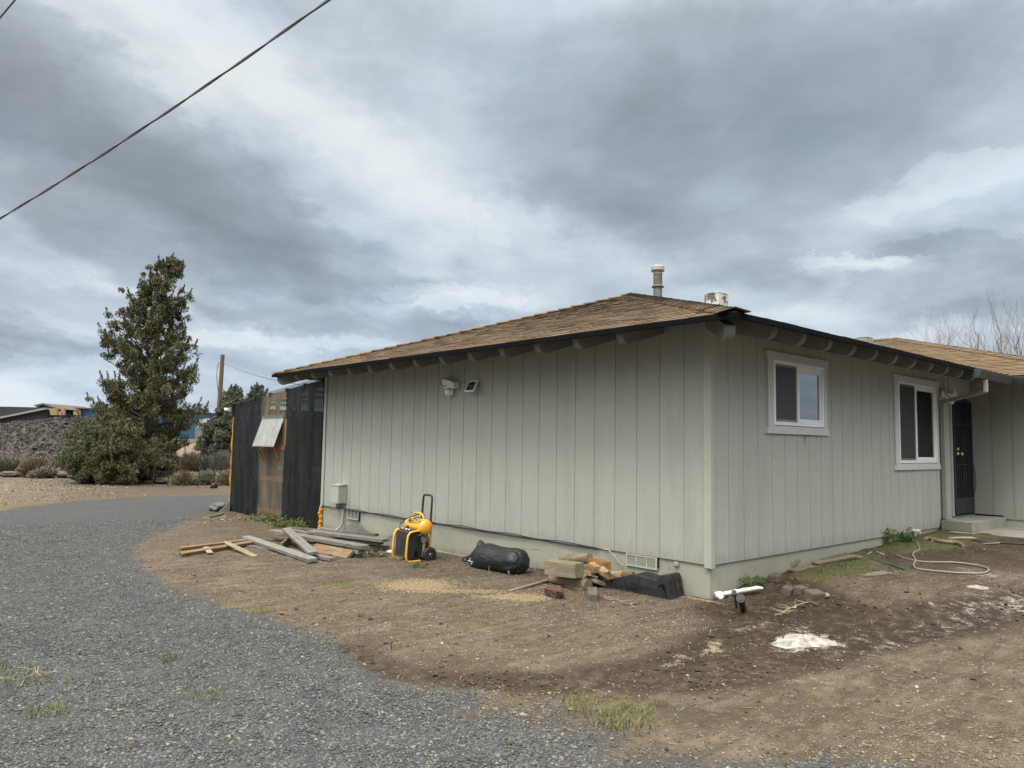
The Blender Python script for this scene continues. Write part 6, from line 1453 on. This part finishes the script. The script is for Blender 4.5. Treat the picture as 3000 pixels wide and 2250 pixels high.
# ------------------------------------------------------------------ background on the left
def grow_tree(name, base, H, prof, label, cat, matL, seed, nb=90, leaf=.10, per=60, trunk_r=.16, lean=(0, 0), updraft=.5, leaf_aspect=.42, gap=0., clump=.28, limbs=True, group=None, trunk_top=.93, start=.05, lowbias=.92):
    """prof(t) -> reach left, reach right (metres, in the plane facing the viewpoint) at relative height t"""
    r = np.random.RandomState(seed); b = np.array([float(base[0]), float(base[1]), float(hz(base[0], base[1]))-.1]); t = empty(name, b, label, cat, group)
    right = np.array([math.sin(YAW), -math.cos(YAW), 0]); away = np.array([math.cos(YAW), math.sin(YAW), 0]); m = MB(); C = []; ln = np.array([right[0]*lean[0], right[1]*lean[0], 0])
    axis = lambda q: b+ln*q**1.3+np.array([0, 0, H*q])+right*.06*H*.1*math.sin(q*9+seed)
    m.tube([axis(q) for q in np.linspace(0, trunk_top, 16)], [trunk_r*(1-.93*q)+.01 for q in np.linspace(0, 1, 16)], 9)
    m.tube([b-np.array([0, 0, .15]), b+np.array([0, 0, .25])], [trunk_r*1.6, trunk_r*1.02], 9)
    tr = m.build('trunk', M_BARK, t, recalc=False); mb = MB()
    for i in range(nb):
        q = start+(1-start)*((i+r.random())/nb)**lowbias; az = r.uniform(0, 6.28); cr, ca = math.cos(az), math.sin(az); l, rt = prof(q); R = (rt if cr > 0 else l); R = math.sqrt((R*cr)**2+((l+rt)/2*.9*ca)**2)
        R *= r.uniform(.68, 1.02) if r.random() < .8 else r.uniform(.9, 1.12)
        s0 = axis(max(.01, q-.10*r.uniform(.5, 1.2))) if q < trunk_top else axis(trunk_top-.02)
        e = axis(min(q, .995))+(right*cr+away*ca)*R; e[2] += updraft*R*.35*r.uniform(.2, 1.3); e[2] = max(e[2], b[2]+.35)
        mid = (s0+e)/2-np.array([0, 0, .06*R]); th = .02+.022*R*(1-q)
        if limbs: mb.tube([s0, mid, e], [th, th*.6, .012], 5)
        nc = max(3, int(2+R*3.2))
        for j in range(nc):
            k = 1-(j/nc)*.72*r.uniform(.6, 1.1) if j else 1.0
            c = s0*(1-k)**2+2*mid*k*(1-k)+e*k*k if False else (s0*(1-k)+e*k)
            c = c+r.normal(size=3)*np.array([1, 1, .7])*clump*.5
            if gap and r.random() < gap: continue
            npt = int(per*r.uniform(.5, 1.3)); cs = clump*r.uniform(.55, 1.15)*(1-.36*q)
            u = r.normal(size=(npt, 3)); u /= np.linalg.norm(u, axis=1)[:, None]; u *= (r.random(npt)**.45)[:, None]*cs; u[:, 2] *= .8
            C.append(c+u)
            if r.random() < .5:   # a tuft tip poking out
                dd = (right*cr+away*ca)*.35+np.array([0, 0, 1.]); dd = dd/np.linalg.norm(dd); kk = r.random(npt//2)[:, None]; C.append(c+dd*kk*cs*1.9+r.normal(size=(npt//2, 3))*cs*.16*(1.1-kk))
    if limbs: mb.build('limbs', M_BARK, tr, recalc=False)
    C = np.concatenate(C); C = C[C[:, 2] > b[2]+.12]
    leafcloud(C, leaf, matL, 'crown', t, seed+1, up=np.array([0, 0, .75]), aspect=leaf_aspect)
    return t
def interp(tab): 
    T = [a for a, *_ in tab]; return lambda q: (float(np.interp(q, T, [a[1] for a in tab])), float(np.interp(q, T, [a[2] for a in tab])))
jp = Dp(306*K, 1039*K, 28.4)
PX = 28.4/1602.
def ext(rows, cx0, cx1, ybase, ytop, s):
    out = []
    for y, l, r in rows:
        q = (ybase-y)/(ybase-ytop); c = cx0+(cx1-cx0)*max(q, 0)**1.3; out.append((q, max(.05, (c-l)*s), max(.05, (r-c)*s)))
    return interp(sorted(out))
rows = [(545, 332, 352), (575, 322, 368), (600, 296, 376), (640, 262, 378), (680, 232, 372), (720, 222, 378), (745, 218, 420), (770, 214, 426), (800, 212, 400), (830, 204, 418), (870, 186, 424), (905, 172, 406), (940, 162, 384), (980, 162, 362), (1010, 170, 340), (1039, 230, 325)]
grow_tree('juniper_tree', jp, 492*PX, ext(rows, 306, 343, 1039, 547, PX), 'tall ragged olive brown juniper tree, its crown see-through near the top', 'tree', M_JUN, 23, nb=215, leaf=.062, per=95, lowbias=1.12, leaf_aspect=.24, trunk_r=.2, lean=(.60, 0), gap=.09, clump=.26)
def shrub(cx, cy, depth, rx, h, label, mat, seed, leaf=.062, n=26, name='juniper_shrub', cat='shrub', per=95):
    p = Dp(cx*K, cy*K, depth); t = depth/1602.
    return grow_tree(name, p, h*t, interp([(0, rx*t*.8, rx*t*.8), (.4, rx*t, rx*t), (.75, rx*t*.7, rx*t*.7), (1, rx*t*.2, rx*t*.2)]), label, cat, mat, seed, nb=n, leaf=leaf, per=per, trunk_r=.06, clump=.26, trunk_top=.8, leaf_aspect=.26)
shrub(196, 1032, 26.5, 60, 128, 'dense grey green juniper bush left in front of the tall juniper', M_JUN2, 31, n=60)
shrub(262, 1036, 26.0, 60, 140, 'darker juniper bush hugging the foot of the tall juniper', M_JUN, 32, n=60)
shrub(340, 1022, 27.5, 34, 95, 'olive juniper bush right of the tall juniper trunk', M_JUN, 33, n=40)
shrub(262, 945, 33., 36, 62, 'blue green young juniper behind, over the rubble', M_EVER, 34, n=24)
ep = Dp(500*K, 1008*K, 36.); EX = 36./1602.
er = [(830, 500, 510), (850, 492, 522), (870, 482, 535), (900, 464, 560), (930, 450, 585), (960, 440, 600), (990, 432, 610), (1008, 440, 600)]
grow_tree('evergreen_tree', ep, 178*EX, ext(er, 500, 505, 1008, 830, EX), 'dense dark green evergreen between the lean-to and the utility pole', 'tree', M_EVER, 41, nb=300, leaf=.085, per=90, trunk_r=.15, clump=.21, updraft=1.2, leaf_aspect=.2)
e2 = Dp(548*K, 1008*K, 36.6)
grow_tree('evergreen_tree', e2, 184*EX, interp([(0, 1.2, 1.6), (.6, .7, .8), (1, .08, .08)]), 'pointed evergreen just right of the dense dark one, half behind the lean-to', 'tree', M_EVER, 42, nb=150, leaf=.085, per=80, trunk_r=.12, clump=.20, updraft=1.2, leaf_aspect=.2)
def fartree():
    p = Dp(434*K, 955*K, 75.); grow_tree('evergreen_tree', (p[0], p[1]), (75*65)/1602., interp([(0, .6, .6), (.5, .9, .9), (1, .3, .3)]), 'small round dark tree over the grey shed roof', 'tree', M_FARTREE, 51, nb=40, leaf=.09, per=70, clump=.35)
fartree()
def sagebrush(cx, cy, depth, w, h, mat, label, seed):
    p = Dp(cx*K, cy*K, depth); s = depth/1602.; W = w*s; Hh = h*s; r = np.random.RandomState(seed); n = 1500; z0 = float(hz(p[0], p[1]))
    a = r.uniform(0, 6.28, n); q = r.random(n)**.5; el = r.uniform(.15, 1, n)
    B0 = np.stack([p[0]+np.cos(a)*W*.18*q, p[1]+np.sin(a)*W*.18*q, np.full(n, z0)], 1); E0 = np.stack([p[0]+np.cos(a)*W*.5*q*1.0, p[1]+np.sin(a)*W*.5*q, z0+Hh*np.sqrt(np.clip(1.02-q*q, .03, 1))*r.uniform(.55, 1.05, n)], 1)
    d = E0-B0; sd_ = np.cross(d, r.normal(size=(n, 3))); sd_ /= np.linalg.norm(sd_, axis=1)[:, None]; wd = .011; k = r.uniform(.35, .6, n)[:, None]; S0 = B0+d*k
    E1 = S0+(E0-S0)*.9+r.normal(size=(n, 3))*.07; E2 = E0+r.normal(size=(n, 3))*.07
    V = np.stack([B0-sd_*wd, B0+sd_*wd, E0+sd_*wd*.8, E0-sd_*wd*.8, S0-sd_*wd, S0+sd_*wd, E1+sd_*wd, E1-sd_*wd, S0+d*.15-sd_*wd, S0+d*.15+sd_*wd, E2+sd_*wd, E2-sd_*wd], 1).reshape(-1, 3)
    i = 12*np.arange(n)[:, None]; F = np.concatenate([i+np.array([[0, 1, 2, 3]]), i+np.array([[4, 5, 6, 7]]), i+np.array([[8, 9, 10, 11]])], 0)
    t = empty('sagebrush', (p[0], p[1], z0), label, 'bush', 'dry sagebrush along the far edge of the yard')
    npmesh('twigs', V, F, mat, 4, False, t); return t
SG = [(18, 1035, 31, 90, 40, M_SAGE, 'grey sagebrush at the left edge of the picture'), (78, 1036, 30, 76, 42, M_SAGEY, 'tan sagebrush between two grey ones below the rubble'), (135, 1033, 30.6, 64, 36, M_SAGE, 'pale grey sagebrush left of the juniper bush'), (168, 1034, 31, 44, 34, M_SAGE, 'pale sagebrush touching the juniper bush'),
 (362, 1022, 30, 56, 66, M_SAGE, 'silvery sagebrush right behind the tall juniper'), (408, 1026, 32, 66, 52, M_SAGEY, 'golden tan sagebrush behind the fence'), (450, 1030, 32, 58, 44, M_SAGE, 'grey brown sagebrush below the dark evergreen'), (480, 1028, 31, 56, 60, M_SAGE, 'grey sagebrush beside the foam edge of the lean-to'), (350, 1045, 27.5, 46, 30, M_SAGE, 'low grey brush at the first fence post'), (400, 1052, 26.5, 60, 26, M_SAGEY, 'low tan brush in front of the fence'), (452, 1052, 27, 66, 28, M_SAGE, 'low grey brush left of the dark hitch'), (490, 1050, 26.8, 44, 30, M_SAGEY, 'low tan brush at the foot of the lean-to edge'),
 (275, 1048, 27.2, 60, 18, M_SAGE, 'low scrub at the foot of the tall juniper'), (100, 1042, 29.5, 70, 20, M_SAGE, 'low grey scrub in front of the tan sagebrush')]
for i, (cx, cy, d_, w_, h_, m_, l_) in enumerate(SG): sagebrush(cx, cy, d_, w_, h_, m_, l_, 60+i)
def rubble():
    """berm of dark lava rock: a mound clothed in individual broken rocks"""
    r = np.random.RandomState(9); right = np.array([math.sin(YAW), -math.cos(YAW)]); away = np.array([math.cos(YAW), math.sin(YAW)]); O = np.array([CAM[0], CAM[1]])
    def H(u, v):   # u metres to the right of the view axis, v metres away
        x = 1106+u/v*1602
        return None
    n = 24000; U = r.uniform(-33, -18.2, n); Vv = r.uniform(32.5, 46, n)
    top = np.interp(U, [-31, -27, -24.5, -22, -20, -17.8], [1.9, 2.1, 2.5, 2.62, 2.3, .0])
    prof = ss(32.3, 39.5, Vv)*(1-ss(41.5, 47, Vv)); zz0 = hz(O[0]+U*right[0]+Vv*away[0], O[1]+U*right[1]+Vv*away[1])*0-.1
    z = zz0+top*prof*(.9+.2*fbm(U*.8, Vv*.8, 4)); k = r.random(n) < .95
    P = np.stack([O[0]+U*right[0]+Vv*away[0], O[1]+U*right[1]+Vv*away[1]], 1)
    nU, nV = 90, 60; us = np.linspace(-34, -14, nU); vs = np.linspace(31.5, 48, nV); UU, VV = np.meshgrid(us, vs); UU = UU.ravel(); VV = VV.ravel()
    tp = np.interp(UU, [-34, -27, -24.5, -22, -20, -17.8], [1.9, 2.1, 2.5, 2.62, 2.3, -.2]); zb = -.14+tp*ss(32.3, 39.5, VV)*(1-ss(41.5, 47, VV))*(.9+.2*fbm(UU*.8, VV*.8, 4))-.08
    m = MB(); m.add([(O[0]+a*right[0]+b_*away[0], O[1]+a*right[1]+b_*away[1], c) for a, b_, c in zip(UU, VV, zb)], [(j*nU+i, j*nU+i+1, (j+1)*nU+i+1, (j+1)*nU+i) for j in range(nV-1) for i in range(nU-1)], 0, True)
    o = m.build('rubble_berm', simple('rubble_soil', (.085, .075, .06), (.055, .05, .045), .8, .95, bmp=.6, bd=.05), recalc=False); tag(o, kind='structure')
    s = np.clip(r.lognormal(0, .5, n)*.042, .018, .22)
    base = np.array([(1, 0, 0), (-1, 0, 0), (0, 1, 0), (0, -1, 0), (0, 0, 1), (0, 0, -1)], float); F0 = np.array([(0, 2, 4), (2, 1, 4), (1, 3, 4), (3, 0, 4), (2, 0, 5), (1, 2, 5), (3, 1, 5), (0, 3, 5)])
    b = base[None]*(1+r.uniform(-.35, .35, (n, 6, 1)))+r.uniform(-.3, .3, (n, 6, 3)); b[:, :, 2] *= .6; Q = r.normal(size=(n, 3, 3)); Q = np.linalg.qr(Q)[0]; b = np.einsum('nij,nkj->nki', Q, b)*s[:, None, None]
    V = (np.concatenate([P, z[:, None]], 1)[:, None, :]+b).reshape(-1, 3); F = (F0[None]+6*np.arange(n)[:, None, None]).reshape(-1, 3)
    o = npmesh('lava_rubble', V, F, M_RUBBLE, 3); tag(o, 'dark grey lava rubble covering the berm', kind='stuff')
rubble()
def low_rocks():
    r = random.Random(5)
    for i, (x, y, s) in enumerate(((20, 1042, .25), (118, 1042, .3), (138, 1045, .26), (360, 1052, .22), (418, 1040, .35), (470, 1036, .3), (320, 1056, .12), (186, 1050, .35), (438, 1060, .2))):
        p = Dp(x*K, y*K, 29.5 if y < 1046 else 27.); lab = ['brown rock at the left end of the brush line', 'dark brown rock below the tan sagebrush', 'rounded brown rock beside the dark one below the sagebrush', 'flat dark rock behind the fence', 'long brown rock under the golden sagebrush', 'brown rock below the dark evergreen', 'small rock at the foot of the juniper trunk', 'low earth clod left of the juniper bush', 'brown rock half hidden by the low grey brush'][i]
        rock(p, (s*1.8, s, s*.5), M_BRICK, 'field_rock', lab, 'rock', 'rocks along the brush line', 70+i, .5, YAW-1.4, .1)
low_rocks()
def fence():
    t0 = Dp(330*K, 1052*K, 25.5); t1 = Dp(530*K, 1060*K, 24.8); n = 7; t = empty('wire_fence', (t0[0], t0[1], -.1), 'low wire fence with thin dark posts behind the gravel', 'fence')
    P = [Vector((*(np.array(t0[:2])*(1-i/(n-1))+np.array(t1[:2])*i/(n-1)), -.15)) for i in range(n)]
    for i, p in enumerate(P):
        m = MB(); m.tube([p, p+Vector((.02*(i % 2), 0, 1.35+.2*(i % 3)))], .014, 6); m.build('post', M_CPANEL, t)
    m = MB()
    for z in (.35, .55, .75, .95, 1.15, 1.35): m.tube([p+Vector((0, 0, z)) for p in P], .002, 3)
    for i in range(0): p = P[0].lerp(P[-1], i/89.); m.tube([p+Vector((0, 0, .2)), p+Vector((0, 0, 1.35))], .0025, 3)
    m.build('wire_mesh', M_GALV, t)
    p = Dp(428*K, 1036*K, 28.); m = MB(); m.tube([Dp(330*K, 1041*K, 28.5), Dp(430*K, 1040*K, 28.3), Dp(560*K, 1041*K, 28.)], .05, 6); tag(m.build('rail', M_GREYWOOD), 'long grey pole laid level behind the fence', 'rail')
    m = MB(); a = Dp(496*K-56, 1052*K, 25.); b = Dp(498*K-56, 1064*K, 25.); m.tube([a, b], .03, 6); m.tube([Dp(619, 1417, 25.), Dp(635, 1417, 25.)], .03, 6); m.lathe([(.03, -.04), (.11, -.04), (.11, .04), (.03, .04)], 16, 0, Matrix.Translation(Vector(Dp(628, 1424, 25.))) @ Matrix.Rotation(math.pi/2, 4, 'X')); tag(m.build('trailer_hitch', M_CBLACK), 'small black wheeled trailer hitch standing behind the fence', 'hitch')
    for (x, y0_, y1_, d_, l_) in ((362, 1000, 975, 33, 'stubby pale wooden stake on the brown bank'), (347, 1020, 988, 31, 'thin pale stake behind the sagebrush'), (130, 1012, 1000, 33.2, 'tiny white stake at the foot of the rubble')):
        m = MB(); a = Vector(Dp(x*K, y0_*K, d_)); b = Vector(Dp(x*K, y1_*K, d_)); m.tube([a-Vector((0, 0, .3)), b], .05 if x == 362 else .025, 5); tag(m.build('stake', M_PALEWOOD), l_, 'stake')
fence()
def bank():
    """bare brown bank behind the fence"""
    right = np.array([math.sin(YAW), -math.cos(YAW)]); away = np.array([math.cos(YAW), math.sin(YAW)]); m = MB(); n = 40; vs = []
    for i in range(n+1):
        for j in range(n+1):
            u = -18.5+8*i/n; v = 33.5+13*j/n; e = ss(0, .25, i/n)*ss(1, .75, i/n)*ss(0, .45, j/n)*ss(1, .8, j/n); z = -.25+1.55*e+.25*(float(fbm(np.array([u*1.3]), np.array([v*1.3]), 6)[0])-.5); vs.append((CAM[0]+u*right[0]+v*away[0], CAM[1]+u*right[1]+v*away[1], z))
    m.add(vs, [(i*(n+1)+j, (i+1)*(n+1)+j, (i+1)*(n+1)+j+1, i*(n+1)+j+1) for i in range(n) for j in range(n)], 0, True); o = m.build('dirt_bank', simple('bank_soil', (.17, .125, .085), (.12, .09, .06), 1.5, .95, bmp=.6, bd=.05, dirt=(.28, .23, .17), dscale=3), recalc=False); tag(o, kind='structure')
bank()
def pole():
    b = Dp(472*K, 905*K, 47.); tp = Dp(481*K, 766*K, 47.); g = Vector((b[0], b[1], float(hz(b[0], b[1])))); T_ = Vector(tp); g = g+(Vector(b)-T_)*.0
    t = empty('utility_pole', g, 'bare brown wooden utility pole behind the dark evergreen', 'pole'); m = MB(); d = Vector(b)-T_; m.tube([T_, T_+d*1.7], [.12, .17], 10); m.build('post', M_POLE, t)
    c = Vector(Dp(480*K, 782*K, 47.)); m = MB(); m.tube([c+Vector(Dp(x*K, y*K, 47.))-Vector(Dp(480*K, 782*K, 47.)) for x, y in ((481, 781), (473, 784), (469, 795), (468, 815), (471, 845), (474, 862))], .02, 5); m.build('drop_cable', M_WIRE, t)
    e = Vector(Dp(700*K, 838*K, 22.)); m = MB(); P = [c.lerp(e, k/12.)-Vector((0, 0, 4*.22*(k/12.)*(1-k/12.))) for k in range(13)]; m.tube(P, .012, 5); tag(m.build('service_wire', M_WIRE), 'thin wire from the utility pole to the house eave', 'wire')
pole()
def overhead():
    a = Vector(Dp(-300, 838, 9.2)); b = Vector(Dp(960, 0, 6.0)); d = b-a; m = MB(); P = [a-d*.4+d*2.1*(k/40.)-Vector((0, 0, .10*math.sin(math.pi*k/40.))) for k in range(41)]
    # pass through the two measured points
    q0 = Vector(Dp(0, 640, 8.4)); q1 = Vector(Dp(962, 0, 6.0)); d = q1-q0; P = [q0+d*(-1.2+k*.085)-Vector((0, 0, .22*(1-((-1.2+k*.085)-.5)**2/.25*.25)*.0)) for k in range(42)]
    P = [p-Vector((0, 0, .05*(1-((( -1.2+k*.085)-.5)/.5)**2))) for k, p in enumerate(P)]
    for s, (nm, lab) in enumerate((('overhead_cable', 'thicker strand of the cable crossing the sky at the upper left'), ('overhead_cable', 'thinner strand twisted with the thick cable in the sky'))):
        m = MB(); Q = []
        for k in range(len(P)-1):
            for j in range(6):
                f = j/6.; c = P[k].lerp(P[k+1], f); an = (k+f)*2.6+s*math.pi; Q.append(c+Vector((0, math.cos(an), math.sin(an)))*.0075)
        m.tube(Q, (.0085, .0068)[s], 6); tag(m.build(nm, M_WIRE), lab, 'cable', 'twisted overhead cable')
    q0 = Vector(Dp(0, 52, 8.)); q1 = Vector(Dp(44, 0, 7.6)); d = q1-q0; m = MB(); m.tube([q0-d*20, q1+d*20], .009, 6); tag(m.build('overhead_wire', M_WIRE), 'thin single wire cutting the top left corner of the sky', 'wire')
overhead()
def houses():
    # long dark metal clad house beyond the rubble
    F3 = lambda px, py, d: Vector(Dp(px, py, d))
    Z1 = lambda a, b: (a*.1085, 1100+b*.1085)
    def wallpoly(pts, depth, back, mat, name, parent, zlow=-2., label=None):
        """outline seen from the yard, given real thickness away from it"""
        P = [Vector(Dp(*p, depth)) for p in pts]; aw = Vector((math.cos(YAW), math.sin(YAW), 0))*back; m = MB(); n = len(P)
        m.add(P+[q+aw for q in P], [tuple(range(n))[::-1], tuple(range(n, 2*n))]+[(i, (i+1) % n, n+(i+1) % n, n+i) for i in range(n)]); return m.build(name, mat, parent, label=label)
    charcoal = simple('charcoal_cladding', (.022, .024, .030), (.032, .034, .040), 2, .6, bmp=.3, bd=.03, stretch=(.3, .3, 12)); pale = simple('pale_roof_edge', (.30, .31, .30), (.24, .25, .24), 3, .6); brown = simple('brown_soffit', (.10, .085, .065), (.07, .06, .05), 3, .8)
    b = F3(60, 1230, 62); t = empty('modern_house', (b.x, b.y, 0), 'long charcoal house with mono pitch roofs beyond the rubble', 'house')
    wallpoly([(-260, 1185), (132, 1194), (132, 1290), (-260, 1290)], 62, 6, charcoal, 'wall', t); wallpoly([(-260, 1255), (0, 1221), (132, 1194), (132, 1199), (0, 1226), (-260, 1262)], 61.6, 7, pale, 'roof_edge', t)
    wallpoly([(107, 1190), (108, 1196), (126, 1184), (160, 1196), (172, 1210), (175, 1290), (107, 1290)], 63, 5, charcoal, 'wall', t)
    wallpoly([(98, 1187), (108, 1193), (124, 1186), (170, 1200), (176, 1198), (125, 1181)], 62.7, 6, brown, 'roof', t)
    wallpoly([(-200, 1185), (0, 1203), (41, 1195), (42, 1197), (0, 1206), (-200, 1240)], 75, 6, pale, 'roof', t)
    wallpoly([(-200, 1215), (30, 1200), (30, 1215), (-200, 1240)], 76, 5, charcoal, 'wall', t)
    m = MB(); a = F3(71, 1205, 62.5); m.tube([a, a+Vector((0, 0, .22))], .04, 6); m.build('roof_pipe', M_CPANEL, t)
    # blue metal building
    blue = simple('blue_metal_cladding', (.030, .085, .165), (.024, .07, .14), 1.2, .5, bmp=.25, bd=.05, stretch=(6, 6, .2)); b = F3(500, 1290, 66); t = empty('metal_building', (b.x, b.y, 0), 'tall blue metal clad building behind the juniper', 'building')
    wallpoly([(186, 1195), (520, 1200), (571, 1206), (571, 1330), (186, 1330)], 66, 10, blue, 'wall', t); wallpoly([(186, 1193.5), (520, 1198), (573, 1204.5), (573, 1207), (520, 1201), (186, 1196)], 65.8, 10.4, M_GREYMETAL, 'roof', t)
    for x0, x1, y0, y1, sl in ((144, 166, 1197, 1216, .1), (178, 187, 1195, 1216, .0), (172, 179, 1205, 1216, 0), (215, 232, 1204, 1216, 0)):
        pts = [(x0, y0), (x1, y0-sl*10), (x1, y1), (x0+4*(sl > 0), y1)]; wallpoly(pts, 58+rnd.random()*3, .25, M_PALEWOOD, 'framing', t)
    grey = simple('grey_shed_cladding', (.19, .20, .18), (.16, .17, .155), 2, .7, stretch=(5, 5, .3)); b = F3(583, 1300, 58); t = empty('shed', (b.x, b.y, 0), 'small grey shed with a light roof beside the blue building', 'shed')
    wallpoly([(572, 1240), (594, 1238), (594, 1330), (571, 1330)], 58, 4, grey, 'wall', t); wallpoly([(594, 1238), (640, 1233), (640, 1330), (594, 1330)], 58.6, 4, grey, 'wall', t)
    wallpoly([(570, 1231), (606, 1226), (640, 1222), (640, 1236), (594, 1240), (570, 1240)], 57.8, 4.6, simple('light_shed_roof', (.48, .5, .48), None, 3, .6), 'roof', t)
    w = wallpoly([(579, 1246), (589, 1246), (589, 1254), (579, 1254)], 57.95, .1, M_VINYL, 'window', t); wallpoly([(581, 1248), (587, 1248), (587, 1252), (581, 1252)], 57.9, .04, M_DARK, 'pane', w)
    # grey scrub at the foot of the blue building
houses()
shrub(386, 972, 40., 30, 40, 'dark grey green bush at the foot of the blue building', M_EVER, 91, n=20, leaf=.07)
shrub(440, 965, 44., 30, 20, 'low dry bush in front of the grey shed', M_SAGE, 92, n=12, leaf=.06)
def willow():
    """leafless curly willow behind the wing roof"""
    r = random.Random(12); b = Vector(Dp(2145*K, 905*K, 26.)); b.z = 0; t = empty('bare_willow', b, 'leafless curly branched tree rising behind the tan roof on the right', 'tree'); bark = simple('willow_bark', (.15, .115, .085), (.11, .085, .06), 5, .9); tr = MB(); br = MB()
    def go(p, d, L, rad, lev):
        n = 7 if lev < 3 else 9; P = [p]; R = [rad]; dd = d.normalized(); side = dd.orthogonal(); side.rotate(Matrix.Rotation(r.uniform(0, 6.28), 3, dd)); ph = r.uniform(0, 6)
        for i in range(n):
            s = (i+1)/n; dd = (dd+side*.26*math.sin(ph+s*9)+Vector((0, 0, .10))+Vector((r.uniform(-.1, .1), r.uniform(-.1, .1), 0))).normalized(); P.append(P[-1]+dd*(L/n)); R.append(rad*(1-.6*s))
        (tr if lev == 0 else br).tube(P, R, 6 if lev < 2 else 4, 0, False)
        if lev < 4:
            for k in range((6, 5, 4, 4)[lev]):
                i = r.randint(2 if lev else 4, n); q = P[i]; a = Vector((r.uniform(-1, 1), r.uniform(-1, 1), r.uniform(.3, 1.1))).normalized(); go(q, (dd*.5+a*.8), L*r.uniform(.5, .72), R[i]*.62, lev+1)
    for k in range(5):
        off = Vector((math.sin(YAW), -math.cos(YAW), 0))*(k-1.8)*.75; go(b+off*.7, Vector((r.uniform(-.1, .1), r.uniform(-.1, .1), 1))+off*.15, 3.5, .085, 0)
    x = tr.build('trunk', bark, t, recalc=False); br.build('branches', bark, x, recalc=False)
willow()
